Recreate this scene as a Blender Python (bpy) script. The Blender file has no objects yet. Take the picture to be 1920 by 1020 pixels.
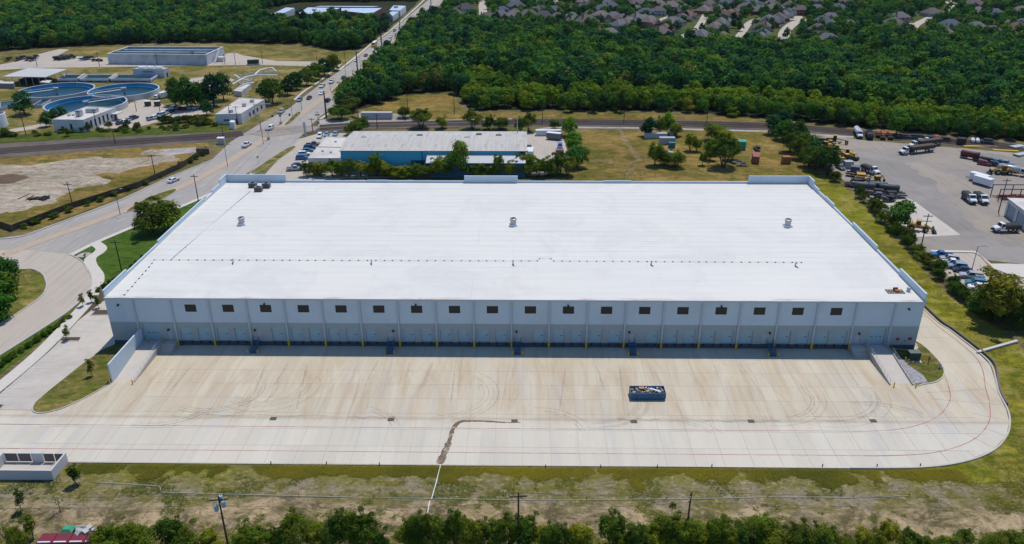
import bpy, bmesh, math, random
import numpy as np
from mathutils import Vector, Matrix, noise
from mathutils.geometry import tessellate_polygon

# ------------------------------------------------------------------ camera
scene = bpy.context.scene
COL = scene.collection
FPX, PITCH, YAW, ROLL = 1493.0, 0.4364557, -0.0174097, -0.0028605
CAM = Vector((2.7324, -148.5584, 87.218))
_f = Vector((math.sin(YAW)*math.cos(PITCH), math.cos(YAW)*math.cos(PITCH), -math.sin(PITCH)))
_r = Vector((math.cos(YAW), -math.sin(YAW), 0.0))
_u = _r.cross(_f)
RGT = _r*math.cos(ROLL) + _u*math.sin(ROLL)
UPV = -_r*math.sin(ROLL) + _u*math.cos(ROLL)
FWD = _f
cam_data = bpy.data.cameras.new("camera")
cam_data.sensor_width = 36.0
cam_data.lens = FPX/1920.0*36.0
cam_data.clip_start = 1.0
cam_data.clip_end = 6000.0
cam = bpy.data.objects.new("camera", cam_data)
COL.objects.link(cam)
M = Matrix((( RGT.x, UPV.x, -FWD.x, CAM.x), (RGT.y, UPV.y, -FWD.y, CAM.y), (RGT.z, UPV.z, -FWD.z, CAM.z), (0,0,0,1)))
cam.matrix_world = M
scene.camera = cam

# ------------------------------------------------------------------ sky, sun, exposure
SUN_DIR = Vector((2.0, 4.2, 11.77)).normalized()          # towards the sun
SUN_EL = math.asin(SUN_DIR.z)
SUN_AZ = math.atan2(SUN_DIR.x, SUN_DIR.y)
world = bpy.data.worlds.new("World")
scene.world = world
world.use_nodes = True
wn = world.node_tree
sky = wn.nodes.new("ShaderNodeTexSky")
sky.sky_type = 'NISHITA'
sky.sun_disc = False
sky.sun_elevation = SUN_EL
sky.sun_rotation = SUN_AZ
sky.air_density = 1.0
sky.dust_density = 0.0
sky.ozone_density = 10.0
wn.links.new(sky.outputs[0], wn.nodes["Background"].inputs[0])
wn.nodes["Background"].inputs[1].default_value = 0.13
sun_data = bpy.data.lights.new("sun", 'SUN')
sun_data.energy = 3.5
sun_data.angle = math.radians(0.53)
sun_data.color = (1.0, 0.94, 0.86)
sun = bpy.data.objects.new("sun", sun_data)
sun.rotation_euler = SUN_DIR.to_track_quat('Z', 'Y').to_euler()
sun.location = (0, 0, 200)
COL.objects.link(sun)
scene.view_settings.view_transform = 'Standard'
scene.view_settings.look = 'None'
scene.view_settings.exposure = 0.0
scene.view_settings.gamma = 1.0
scene.view_settings.use_curve_mapping = False
scene.render.engine = 'CYCLES'
scene.cycles.use_denoising = True
scene.cycles.max_bounces = 5
scene.cycles.diffuse_bounces = 3
scene.cycles.glossy_bounces = 2
scene.cycles.transmission_bounces = 3
scene.cycles.transparent_max_bounces = 8
scene.cycles.caustics_reflective = False
scene.cycles.caustics_refractive = False

# ------------------------------------------------------------------ place finding: a pixel of the survey photo -> a point of the ground
def G(px, py, z=0.0):
    d = FWD + RGT*((px-960.0)/FPX) - UPV*((py-510.0)/FPX)
    t = (z-CAM.z)/d.z
    return CAM + d*t
def PJ(p):
    d = Vector(p)-CAM
    w = d.dot(FWD)
    return 960+FPX*d.dot(RGT)/w, 510-FPX*d.dot(UPV)/w
def height_to(base, top_py):
    """height of a vertical pole standing at BASE whose tip is seen at row TOP_PY"""
    lo, hi = 0.0, 60.0
    for _ in range(40):
        m = (lo+hi)/2
        if PJ((base.x, base.y, m))[1] > top_py: lo = m
        else: hi = m
    return lo
RNG = random.Random(11)
def U(a, b): return RNG.uniform(a, b)

# ------------------------------------------------------------------ mesh building
class MB:
    def __init__(s): s.v=[]; s.f=[]; s.m=[]
    def add(s, vs, fs, m=0, X=None):
        o=len(s.v)
        if X is not None: vs=[X@Vector(p) for p in vs]
        s.v += [tuple(p) for p in vs]
        s.f += [tuple(i+o for i in f) for f in fs]
        s.m += [m]*len(fs)
        return s
    def box(s, x0,y0,z0,x1,y1,z1,m=0,X=None):
        return s.add([(x0,y0,z0),(x1,y0,z0),(x1,y1,z0),(x0,y1,z0),(x0,y0,z1),(x1,y0,z1),(x1,y1,z1),(x0,y1,z1)],
            [(3,2,1,0),(4,5,6,7),(0,1,5,4),(1,2,6,5),(2,3,7,6),(3,0,4,7)],m,X)
    def cbox(s, c, d, m=0, X=None):
        return s.box(c[0]-d[0]/2,c[1]-d[1]/2,c[2]-d[2]/2,c[0]+d[0]/2,c[1]+d[1]/2,c[2]+d[2]/2,m,X)
    def frus(s, x0,y0,x1,y1,z0, a0,b0,a1,b1,z1, m=0):
        """a box whose top rectangle (a0,b0,a1,b1) differs from its bottom"""
        return s.add([(x0,y0,z0),(x1,y0,z0),(x1,y1,z0),(x0,y1,z0),(a0,b0,z1),(a1,b0,z1),(a1,b1,z1),(a0,b1,z1)],
            [(3,2,1,0),(4,5,6,7),(0,1,5,4),(1,2,6,5),(2,3,7,6),(3,0,4,7)],m)
    def prism(s, poly, z0, z1, m=0):
        n=len(poly)
        a=sum(poly[i][0]*poly[(i+1)%n][1]-poly[(i+1)%n][0]*poly[i][1] for i in range(n))
        if a<0: poly=poly[::-1]
        return s.add([(p[0],p[1],z0) for p in poly]+[(p[0],p[1],z1) for p in poly],
            [tuple(range(n))[::-1],tuple(range(n,2*n))]+[(i,(i+1)%n,n+(i+1)%n,n+i) for i in range(n)],m)
    def side(s, prof, y0, y1, m=0, in0=0, in1=0):
        """profile in x,z swept across y"""
        n=len(prof)
        a=sum(prof[i][0]*prof[(i+1)%n][1]-prof[(i+1)%n][0]*prof[i][1] for i in range(n))
        if a<0: prof=prof[::-1]
        return s.add([(p[0],y0,p[1]) for p in prof]+[(p[0],y1,p[1]) for p in prof],
            [tuple(range(n)),tuple(range(n,2*n))[::-1]]+[((i+1)%n,i,n+i,n+(i+1)%n) for i in range(n)],m)
    def tube(s, a, b, r, n=6, m=0, r2=None, caps=True):
        a=Vector(a); b=Vector(b); d=(b-a)
        if d.length<1e-6: return s
        q=d.normalized(); t=q.orthogonal().normalized(); w=q.cross(t)
        r2=r if r2 is None else r2
        vs=[a+(t*math.cos(2*math.pi*i/n)+w*math.sin(2*math.pi*i/n))*r for i in range(n)]
        vs+=[b+(t*math.cos(2*math.pi*i/n)+w*math.sin(2*math.pi*i/n))*r2 for i in range(n)]
        fs=[(i,(i+1)%n,n+(i+1)%n,n+i) for i in range(n)]
        if caps: fs+=[tuple(range(n))[::-1],tuple(range(n,2*n))]
        return s.add(vs,fs,m)
    def path(s, pts, r, n=5, m=0):
        for a,b in zip(pts,pts[1:]): s.tube(a,b,r,n,m)
        return s
    def lathe(s, prof, n=20, c=(0,0,0), m=0, axis='z'):
        vs=[]; fs=[]
        for r,z in prof:
            for i in range(n):
                a=2*math.pi*i/n
                p=(r*math.cos(a),r*math.sin(a),z)
                if axis=='y': p=(p[0],p[2],p[1])
                if axis=='x': p=(p[2],p[0],p[1])
                vs.append((p[0]+c[0],p[1]+c[1],p[2]+c[2]))
        for k in range(len(prof)-1):
            for i in range(n):
                fs.append((k*n+i,k*n+(i+1)%n,(k+1)*n+(i+1)%n,(k+1)*n+i))
        return s.add(vs,fs,m)
    def cyl(s, c, r, h, n=12, m=0, axis='z'):
        return s.lathe([(0.001,0),(r,0),(r,h),(0.001,h)],n,c,m,axis)
    def mesh(s, name, mats, smooth=False):
        me=bpy.data.meshes.new(name)
        me.from_pydata(s.v,[],s.f)
        for k in (mats if isinstance(mats,(list,tuple)) else [mats]): me.materials.append(k)
        if any(s.m): me.polygons.foreach_set("material_index",s.m)
        if smooth: me.polygons.foreach_set("use_smooth",[True]*len(s.f))
        me.update()
        return me
    def obj(s, name, mats, parent=None, smooth=False):
        return link(name, s.mesh(name,mats,smooth), parent)

def link(name, data, parent=None, loc=None, rz=None, color=None):
    o=bpy.data.objects.new(name,data); COL.objects.link(o)
    if parent is not None: o.parent=parent
    if loc is not None: o.location=loc
    if rz is not None: o.rotation_euler=(0,0,rz)
    if color is not None: o.color=(color[0],color[1],color[2],1)
    return o
LABELS={}
def tag(o, label, cat, group=None, kind=None):
    o["label"]=label; o["category"]=cat
    if group: o["group"]=group
    if kind: o["kind"]=kind
    return o
def thing(name, label, cat, loc=(0,0,0), rz=0.0, group=None):
    return tag(link(name,None,None,loc,rz),label,cat,group)
def structure(o):
    o["kind"]="structure"; return o
def stuff(o, label=None, cat=None):
    o["kind"]="stuff"
    if label: o["label"]=label
    if cat: o["category"]=cat
    return o
class Kit:
    """a kind of thing: its parts, each part's mesh and sub-parts; put() sets one down"""
    def __init__(s, name, parts): s.name=name; s.parts=parts
    def put(s, loc, rz, label, cat, group=None, color=(1,1,1), colors=None, scale=None, name=None):
        t=thing(name or s.name,label,cat,loc,rz,group)
        if scale is not None: t.scale=(scale,)*3 if not isinstance(scale,(tuple,list)) else scale
        for p in s.parts:
            nm,me=p[0],p[1]
            c=(colors or {}).get(nm,color)
            o=link(nm,me,t,color=c)
            if len(p)>3 and p[3] is not None: o.location=p[3]
            for q in (p[2] if len(p)>2 and p[2] else []):
                so=link(q[0],q[1],o,color=c)
                if len(q)>2: so.location=q[2]
        return t
ORD=["first","second","third","fourth","fifth","sixth","seventh","eighth","ninth","tenth","eleventh","twelfth","thirteenth","fourteenth","fifteenth","sixteenth","seventeenth","eighteenth","nineteenth","twentieth"]
def ordinal(i):
    if i<20: return ORD[i]
    tens=["twenty","thirty","forty","fifty","sixty","seventy","eighty","ninety"]
    i+=1
    if i%10==0: return {20:"twentieth",30:"thirtieth",40:"fortieth",50:"fiftieth",60:"sixtieth",70:"seventieth",80:"eightieth",90:"ninetieth"}.get(i,"last")
    return tens[i//10-2]+"-"+ORD[i%10-1]

# ------------------------------------------------------------------ materials
def new_mat(name):
    m=bpy.data.materials.new(name); m.use_nodes=True
    nt=m.node_tree
    b=nt.nodes["Principled BSDF"]
    return m,nt,b
class NB:
    """small node helper"""
    def __init__(s,nt): s.nt=nt
    def n(s,t,**kw):
        x=s.nt.nodes.new(t)
        for k,v in kw.items(): setattr(x,k,v)
        return x
    def l(s,a,b): s.nt.links.new(a,b)
    def pos(s): return s.n("ShaderNodeNewGeometry").outputs["Position"]
    def obj(s): return s.n("ShaderNodeTexCoord").outputs["Object"]
    def mapping(s,vec,scale=(1,1,1),rot=(0,0,0),loc=(0,0,0)):
        m=s.n("ShaderNodeMapping"); s.l(vec,m.inputs[0])
        m.inputs["Scale"].default_value=scale; m.inputs["Rotation"].default_value=rot; m.inputs["Location"].default_value=loc
        return m.outputs[0]
    def noise(s,vec,scale,detail=4,rough=0.6,dist=0.0):
        x=s.n("ShaderNodeTexNoise"); s.l(vec,x.inputs["Vector"])
        x.inputs["Scale"].default_value=scale; x.inputs["Detail"].default_value=detail
        x.inputs["Roughness"].default_value=rough; x.inputs["Distortion"].default_value=dist
        return x.outputs["Fac"]
    def ramp(s,fac,stops,interp='LINEAR'):
        x=s.n("ShaderNodeValToRGB"); x.color_ramp.interpolation=interp
        e=x.color_ramp.elements
        while len(e)<len(stops): e.new(0.5)
        for i,(p,c) in enumerate(stops):
            e[i].position=p
            e[i].color=(c,c,c,1) if isinstance(c,(int,float)) else (c[0],c[1],c[2],1)
        s.l(fac,x.inputs[0]); return x.outputs[0]
    def mix(s,fac,a,b,mode='MIX'):
        x=s.n("ShaderNodeMix",data_type='RGBA',blend_type=mode)
        for inp,val in ((x.inputs["Factor"],fac),(x.inputs["A"],a),(x.inputs["B"],b)):
            if hasattr(val,"is_linked") or hasattr(val,"links"): s.l(val,inp)
            elif isinstance(val,(int,float)): inp.default_value=val if inp.type=='VALUE' else (val,val,val,1)
            else: inp.default_value=(val[0],val[1],val[2],1)
        return x.outputs["Result"]
    def math(s,op,a,b=None,c=None,clamp=False):
        x=s.n("ShaderNodeMath",operation=op,use_clamp=clamp)
        for i,v in enumerate((a,b,c)):
            if v is None: continue
            if isinstance(v,(int,float)): x.inputs[i].default_value=v
            else: s.l(v,x.inputs[i])
        return x.outputs[0]
    def sep(s,vec):
        x=s.n("ShaderNodeSeparateXYZ"); s.l(vec,x.inputs[0]); return x.outputs
    def bump(s,h,strength,dist,b):
        x=s.n("ShaderNodeBump"); x.inputs["Strength"].default_value=strength; x.inputs["Distance"].default_value=dist
        s.l(h,x.inputs["Height"]); s.l(x.outputs[0],b.inputs["Normal"])
def mat(name, col, rough=0.8, var=0.15, scale=0.6, spec=0.3, metal=0.0, objcol=False, space='OBJ', col2=None, patch=0.15, amount=(0.45,0.6), bump=0.0, rand=0.0):
    m,nt,b=new_mat(name); h=NB(nt)
    co=h.obj() if space=='OBJ' else h.pos()
    n1=h.noise(co,scale,5,0.65)
    c=h.mix(n1,tuple(max(0,x*(1-var)) for x in col),tuple(min(1,x*(1+var)) for x in col))
    if col2 is not None:
        n2=h.noise(h.mapping(co,loc=(13,7,3)),patch,4,0.7,0.3)
        c=h.mix(h.ramp(n2,[(amount[0],0.0),(amount[1],1.0)]),c,col2)
    if objcol:
        oi=h.n("ShaderNodeObjectInfo")
        c=h.mix(1.0,c,oi.outputs["Color"],'MULTIPLY')
    if rand:
        oi=h.n("ShaderNodeObjectInfo")
        c=h.mix(1.0,c,h.ramp(oi.outputs["Random"],[(0,1-rand),(1,1+0*rand)]),'MULTIPLY')
    h.l(c,b.inputs["Base Color"])
    b.inputs["Roughness"].default_value=rough
    b.inputs["Specular IOR Level"].default_value=spec
    b.inputs["Metallic"].default_value=metal
    if bump: h.bump(n1,bump,0.1,b)
    return m
# ------------------------------------------------------------------ materials of the place
C_CONC=(0.50,0.455,0.39)
def yard_material():
    m,nt,b=new_mat("yard_concrete"); h=NB(nt); P=h.pos()
    x,y,z=h.sep(P)
    big=h.noise(P,0.035,4,0.6)
    fine=h.noise(P,1.3,6,0.75)
    c=h.mix(big,(0.53,0.475,0.35),(0.635,0.575,0.435))
    low=h.ramp(h.math('MULTIPLY_ADD',y,-1/40.0,h.math('MULTIPLY_ADD',big,0.1,-0.05)),[(0.62,0.0),(0.70,1.0)])
    c=h.mix(h.math('MULTIPLY',low,0.6),c,(0.635,0.61,0.53))
    c=h.mix(h.math('MULTIPLY',fine,0.35),c,(0.40,0.36,0.31))
    # slab-to-slab tone
    sl=h.n("ShaderNodeTexWhiteNoise",noise_dimensions='2D')
    sv=h.n("ShaderNodeVectorMath",operation='FLOOR'); h.l(h.mapping(P,scale=(1/4.92,1/4.96,0),loc=(0.02,0.0,0)),sv.inputs[0]); h.l(sv.outputs[0],sl.inputs["Vector"])
    c=h.mix(1.0,c,h.ramp(sl.outputs["Value"],[(0,0.94),(1,1.04)]),'MULTIPLY')
    # run-off streaks from the dock to the drains
    sn=h.noise(h.mapping(P,scale=(0.28,0.045,0.2)),1.0,7,0.70,0.9)
    fade=h.math('MULTIPLY',h.ramp(h.math('MULTIPLY_ADD',y,-1/42.0,0.0),[(0.0,0.55),(0.3,1.0),(0.62,0.75),(0.68,0.25),(1.0,0.1)]),1.0)
    c=h.mix(h.math('MULTIPLY',h.ramp(sn,[(0.42,0.0),(0.68,0.9)]),fade),c,(0.45,0.345,0.23))
    sn2=h.noise(h.mapping(P,scale=(0.55,0.03,0.2),loc=(31,5,0)),1.0,7,0.68,0.5)
    c=h.mix(h.math('MULTIPLY',h.ramp(sn2,[(0.57,0.0),(0.72,0.7)]),fade),c,(0.33,0.225,0.14))
    sn3=h.noise(h.mapping(P,scale=(0.30,0.03,0.2),loc=(71,15,0),rot=(0,0,0.1)),1.0,4,0.6)
    c=h.mix(h.math('MULTIPLY',h.ramp(sn3,[(0.52,0.0),(0.7,0.5)]),0.8),c,(0.42,0.42,0.42))
    # drying line and silt along the drain swale
    sw=h.math('ABSOLUTE',h.math('ADD',y,26.4))
    swn=h.math('MULTIPLY',h.ramp(h.math('MULTIPLY_ADD',sw,0.55,h.math('MULTIPLY',h.noise(P,0.3,5,0.7),0.9)),[(0.45,1.0),(0.85,0.0)]),0.55)
    c=h.mix(swn,c,(0.36,0.29,0.215))
    # oil
    oil=h.noise(P,0.22,6,0.8,0.4)
    c=h.mix(h.ramp(oil,[(0.66,0.0),(0.8,0.45)]),c,(0.20,0.18,0.165))
    h.l(c,b.inputs["Base Color"]); b.inputs["Roughness"].default_value=0.85; b.inputs["Specular IOR Level"].default_value=0.2
    h.bump(fine,0.1,0.02,b)
    return m
M_YARD=yard_material()
M_PAVE=mat("light_concrete",(0.52,0.475,0.41),0.85,0.16,0.5,0.2,space='POS',col2=(0.42,0.38,0.33),patch=0.12,amount=(0.42,0.75))
M_KERB=mat("kerb_concrete",(0.47,0.44,0.39),0.85,0.2,0.8,0.2,space='POS')
M_WALK=mat("sidewalk_concrete",(0.56,0.52,0.46),0.85,0.12,0.7,0.2,space='POS')
M_JOINT=mat("joint_sealant",(0.16,0.15,0.14),0.9,0.2,0.8,0.2,space='POS')
def road_material(name,c0,c1,crack=0.5,rot=0.0,c2=(0.3,0.3,0.3),patch=0.0):
    m,nt,b=new_mat(name); h=NB(nt); P=h.pos()
    big=h.noise(P,0.05,5,0.65); fine=h.noise(P,1.0,6,0.8)
    c=h.mix(big,c0,c1)
    c=h.mix(h.math('MULTIPLY',fine,0.4),c,tuple(k*0.72 for k in c0))
    st=h.noise(h.mapping(P,scale=(0.9,0.05,1),rot=(0,0,rot)),1.0,5,0.65)
    c=h.mix(h.ramp(st,[(0.5,0.0),(0.72,0.45)]),c,tuple(k*0.6 for k in c0))
    v=h.n("ShaderNodeTexVoronoi",feature='DISTANCE_TO_EDGE'); h.l(h.mapping(P,scale=(0.16,0.16,0.16),rot=(0,0,rot)),v.inputs["Vector"]); v.inputs["Scale"].default_value=1.0
    msk=h.ramp(h.noise(P,0.03,4,0.7),[(0.5,0.0),(0.62,1.0)])
    pt=h.noise(h.mapping(P,loc=(17,3,0)),0.045,7,0.72,0.8)
    c=h.mix(h.math('MULTIPLY',h.ramp(pt,[(0.45,0.0),(0.62,1.0)]),patch),c,c2)
    c=h.mix(h.math('MULTIPLY',h.math('MULTIPLY',h.ramp(v.outputs["Distance"],[(0.0,1.0),(0.018,0.0)]),crack),msk),c,tuple(k*0.45 for k in c0))
    h.l(c,b.inputs["Base Color"]); b.inputs["Roughness"].default_value=0.85; b.inputs["Specular IOR Level"].default_value=0.2
    return m
M_ROAD=road_material("road_concrete",(0.35,0.325,0.29),(0.43,0.395,0.345),0.30,-0.62,(0.27,0.26,0.265),0.5)
M_ASPH=road_material("worn_asphalt",(0.30,0.26,0.215),(0.40,0.345,0.275),0.5,0.75,(0.23,0.215,0.205),0.7)
M_LANE=road_material("worn_lane",(0.225,0.21,0.19),(0.295,0.27,0.235),0.4,0.75,(0.33,0.30,0.275),0.6)
M_STREET=road_material("street_concrete",(0.45,0.395,0.325),(0.53,0.465,0.38),0.1,0.3,(0.38,0.34,0.31),0.4)
def grass_material(name,a,b_,dry,patch=0.06,amt=(0.42,0.62),bare=None,bare_amt=(0.58,0.7),fscale=1.6):
    m,nt,b=new_mat(name); h=NB(nt); P=h.pos()
    c=h.mix(h.ramp(h.noise(P,0.11,6,0.72,0.3),[(0.3,0.0),(0.7,1.0)]),a,b_)
    c=h.mix(h.ramp(h.noise(h.mapping(P,loc=(5,9,0)),patch,7,0.74,0.5),[(amt[0],0.0),(amt[1],1.0)]),c,dry)
    if bare: c=h.mix(h.ramp(h.noise(h.mapping(P,loc=(25,39,0)),patch*1.7,8,0.78,0.6),[(bare_amt[0],0.0),(bare_amt[1],0.9)]),c,bare)
    # streaks left by mowing and run-off
    st=h.noise(h.mapping(P,scale=(0.05,0.45,1),rot=(0,0,0.35)),1.0,5,0.7,0.4)
    c=h.mix(1.0,c,h.ramp(st,[(0.3,0.7),(0.7,1.25)]),'MULTIPLY')
    md=h.noise(h.mapping(P,scale=(0.35,0.6,1),loc=(61,2,0)),1.0,6,0.75,0.6)
    c=h.mix(1.0,c,h.ramp(md,[(0.36,(0.55,0.66,0.5)),(0.5,(1,1,1)),(0.66,(1.35,1.2,1.15))]),'MULTIPLY')
    big=h.noise(h.mapping(P,loc=(3,71,0)),0.018,4,0.6)
    c=h.mix(1.0,c,h.ramp(big,[(0.3,0.75),(0.7,1.2)]),'MULTIPLY')
    fine=h.noise(P,fscale,7,0.88)
    c=h.mix(1.0,c,h.ramp(fine,[(0.25,0.5),(0.72,1.32)]),'MULTIPLY')
    h.l(c,b.inputs["Base Color"]); b.inputs["Roughness"].default_value=0.95; b.inputs["Specular IOR Level"].default_value=0.1
    h.bump(fine,0.5,0.25,b)
    return m
M_BASE=grass_material("rough_pasture",(0.095,0.10,0.028),(0.15,0.135,0.045),(0.23,0.18,0.09),0.03,bare=(0.26,0.20,0.12),bare_amt=(0.62,0.72))
M_FIELD=grass_material("dry_field",(0.098,0.098,0.014),(0.20,0.155,0.032),(0.27,0.185,0.055),0.05,(0.45,0.56),bare=(0.36,0.25,0.15),bare_amt=(0.58,0.68))
M_STRIP=grass_material("strip_grass",(0.125,0.15,0.009),(0.225,0.20,0.014),(0.32,0.265,0.075),0.13,(0.46,0.66),bare=(0.32,0.27,0.15),bare_amt=(0.63,0.72))
M_LAWN=grass_material("mown_lawn",(0.06,0.125,0.012),(0.085,0.15,0.018),(0.13,0.145,0.028),0.07,(0.5,0.75))
M_ISLAND=grass_material("island_grass",(0.095,0.118,0.018),(0.145,0.142,0.028),(0.25,0.18,0.07),0.16,(0.47,0.60),bare=(0.34,0.27,0.15),bare_amt=(0.62,0.70))
M_PLANT=grass_material("plant_grass",(0.10,0.115,0.018),(0.19,0.16,0.038),(0.28,0.21,0.08),0.05,(0.46,0.56),bare=(0.38,0.31,0.21),bare_amt=(0.60,0.70))
M_BANK=grass_material("weedy_bank",(0.054,0.095,0.011),(0.092,0.123,0.015),(0.162,0.151,0.031),0.10,(0.5,0.65))
M_TRACK=grass_material("bare_track",(0.22,0.165,0.075),(0.31,0.225,0.13),(0.16,0.13,0.045),0.12,(0.5,0.65))
M_WOODS=grass_material("woodland_floor",(0.02,0.03,0.012),(0.03,0.04,0.015),(0.05,0.045,0.02),0.05)
M_SUBURB=grass_material("suburb_lawn",(0.045,0.085,0.015),(0.065,0.095,0.02),(0.105,0.105,0.03),0.03)
M_DIRT=grass_material("crushed_lot",(0.43,0.365,0.285),(0.37,0.31,0.24),(0.27,0.195,0.075),0.035,(0.54,0.66),bare=(0.47,0.41,0.335),bare_amt=(0.5,0.7),fscale=0.9)
M_BALLAST=mat("rail_ballast",(0.105,0.092,0.085),0.95,0.35,0.5,0.1,space='POS',col2=(0.15,0.125,0.105),patch=0.05)
M_GRAVEL=mat("river_stone",(0.36,0.35,0.37),0.9,0.45,2.2,0.2,space='POS',col2=(0.22,0.21,0.23),patch=1.8)
M_MULCH=mat("mulch",(0.10,0.068,0.045),0.95,0.35,2.0,0.1,space='POS')
M_GREYDUST=mat("grey_dust",(0.40,0.37,0.35),0.95,0.2,0.5,0.1,space='POS',col2=(0.31,0.28,0.25),patch=0.15)
def fore_material():
    m,nt,b=new_mat("verge_ground"); h=NB(nt); P=h.pos()
    x,y,z=h.sep(P)
    fine=h.noise(P,1.4,7,0.85)
    mid=h.noise(P,0.22,6,0.72,0.4)
    stretched=h.noise(h.mapping(P,scale=(0.05,0.30,1)),1.0,6,0.7,0.3)
    wob=h.math('ADD',h.math('MULTIPLY_ADD',h.noise(P,0.05,4,0.65,0.4),14.0,-7.0),h.math('MULTIPLY_ADD',h.noise(P,0.35,6,0.75),5.0,-2.5))
    yy=h.math('ADD',y,wob)
    dry=h.mix(mid,(0.52,0.395,0.24),(0.36,0.265,0.155))
    dark=h.mix(h.ramp(h.noise(h.mapping(P,loc=(40,3,0)),0.16,6,0.75,0.6),[(0.42,0.0),(0.58,0.95)]),dry,(0.10,0.08,0.045))
    grey=h.mix(h.noise(P,0.7,6,0.85),(0.15,0.125,0.075),(0.32,0.27,0.19))
    grass=h.mix(mid,(0.11,0.13,0.014),(0.24,0.20,0.03))
    olive=h.mix(fine,(0.085,0.09,0.014),(0.185,0.16,0.032))
    # tan earth below the silt fence, grey shingly weeds above, grass against the slab
    c=h.mix(h.ramp(h.math('MULTIPLY_ADD',yy,1/20.0,3.0),[(0.48,0.0),(0.66,1.0)]),dark,grey)
    weeds=h.math('MULTIPLY',h.ramp(h.math('ADD',mid,h.math('MULTIPLY_ADD',stretched,0.7,-0.35)),[(0.44,0.0),(0.56,1.0)]),h.ramp(h.math('MULTIPLY_ADD',yy,1/20.0,3.0),[(0.25,0.15),(0.45,0.25),(0.62,0.85)]))
    c=h.mix(weeds,c,olive)
    c=h.mix(h.ramp(h.math('MULTIPLY_ADD',yy,1/20.0,3.0),[(0.72,0.0),(1.0,1.0)]),c,grass)
    lowgrass=h.math('MULTIPLY',h.ramp(h.math('MULTIPLY_ADD',yy,1/20.0,3.0),[(0.10,1.0),(0.22,0.0)]),0.8)
    c=h.mix(lowgrass,c,olive)
    spots=h.noise(h.mapping(P,scale=(0.45,0.95,1),loc=(3,8,0)),1.0,6,0.72,0.6)
    c=h.mix(h.ramp(spots,[(0.52,0.0),(0.62,0.7)]),c,(0.085,0.085,0.018))
    spots2=h.noise(h.mapping(P,scale=(0.6,1.3,1),loc=(43,18,0)),1.0,6,0.75,0.6)
    c=h.mix(h.ramp(spots2,[(0.54,0.0),(0.64,0.7)]),c,(0.42,0.32,0.165))
    c=h.mix(1.0,c,h.ramp(fine,[(0.28,0.55),(0.72,1.35)]),'MULTIPLY')
    h.l(c,b.inputs["Base Color"]); b.inputs["Roughness"].default_value=0.95; b.inputs["Specular IOR Level"].default_value=0.1
    h.bump(fine,0.6,0.2,b)
    return m
M_FORE=fore_material()
M_RED=mat("red_lane_paint",(0.40,0.15,0.13),0.8,0.25,0.8,0.2,space='POS',col2=(0.46,0.36,0.32),patch=0.45,amount=(0.48,0.66))
M_WHITEPAINT=mat("white_paint",(0.68,0.67,0.64),0.8,0.12,0.9,0.2,space='POS',col2=(0.5,0.46,0.41),patch=0.5,amount=(0.5,0.7))
M_YELLOWPAINT=mat("yellow_paint",(0.62,0.40,0.03),0.6,0.15,1.5,0.3)

# ------------------------------------------------------------------ ground sheets
def smooth(pts, n=6, closed=False):
    P=[Vector(p) for p in pts]; out=[]
    N=len(P)
    for i in range(N if closed else N-1):
        p0=P[(i-1)%N] if closed or i>0 else P[0]; p1=P[i]; p2=P[(i+1)%N]; p3=P[(i+2)%N] if closed or i+2<N else P[-1]
        for k in range(n):
            t=k/n
            out.append(0.5*((2*p1)+(-p0+p2)*t+(2*p0-5*p1+4*p2-p3)*t*t+(-p0+3*p1-3*p2+p3)*t*t*t))
    if not closed: out.append(P[-1])
    return out
def ppx(px): return [G(a,b) for a,b in px]
def poly_pts(px, sm=False, jit=0.0, step=3.0, world_pts=False):
    P=[Vector((a,b,0)) for a,b in px] if world_pts else ppx(px)
    P=[Vector((p.x,p.y,0)) for p in P]
    if sm: P=smooth(P,5,True)
    if jit:
        Q=[]
        for i,p in enumerate(P):
            q=P[(i+1)%len(P)]; n=max(1,int((q-p).length/step))
            for k in range(n): Q.append(p.lerp(q,k/n))
        P=[p+Vector((noise.noise(p*0.23)+0.5*noise.noise(p*0.7),noise.noise(p*0.23+Vector((9,4,2)))+0.5*noise.noise(p*0.7+Vector((3,8,1))),0))*jit for p in Q]
    return P
def flat_mesh(name, P, z, m):
    tris=tessellate_polygon([[Vector((p.x,p.y,0)) for p in P]])
    me=bpy.data.meshes.new(name); fs=[]
    for a,b,c in tris:
        cr=(P[b].x-P[a].x)*(P[c].y-P[a].y)-(P[b].y-P[a].y)*(P[c].x-P[a].x)
        if abs(cr)<1e-6: continue
        fs.append((a,b,c) if cr>0 else (a,c,b))
    me.from_pydata([(p.x,p.y,z) for p in P],[],fs)
    me.materials.append(m); return me
SHEETS=[0]
def sheet(name, px, z, m, sm=False, jit=0.0, step=3.0, world_pts=False, raw=False):
    SHEETS[0]+=1
    if not raw: z=z*2+0.0015*SHEETS[0]
    return structure(link(name, flat_mesh(name, poly_pts(px,sm,jit,step,world_pts), z, m)))
def offset_line(P, d):
    out=[]
    for i,p in enumerate(P):
        a=P[max(0,i-1)]; b=P[min(len(P)-1,i+1)]
        t=(b-a); t.z=0; t.normalize()
        out.append(Vector((p.x-t.y*d,p.y+t.x*d,p.z)))
    return out
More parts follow.
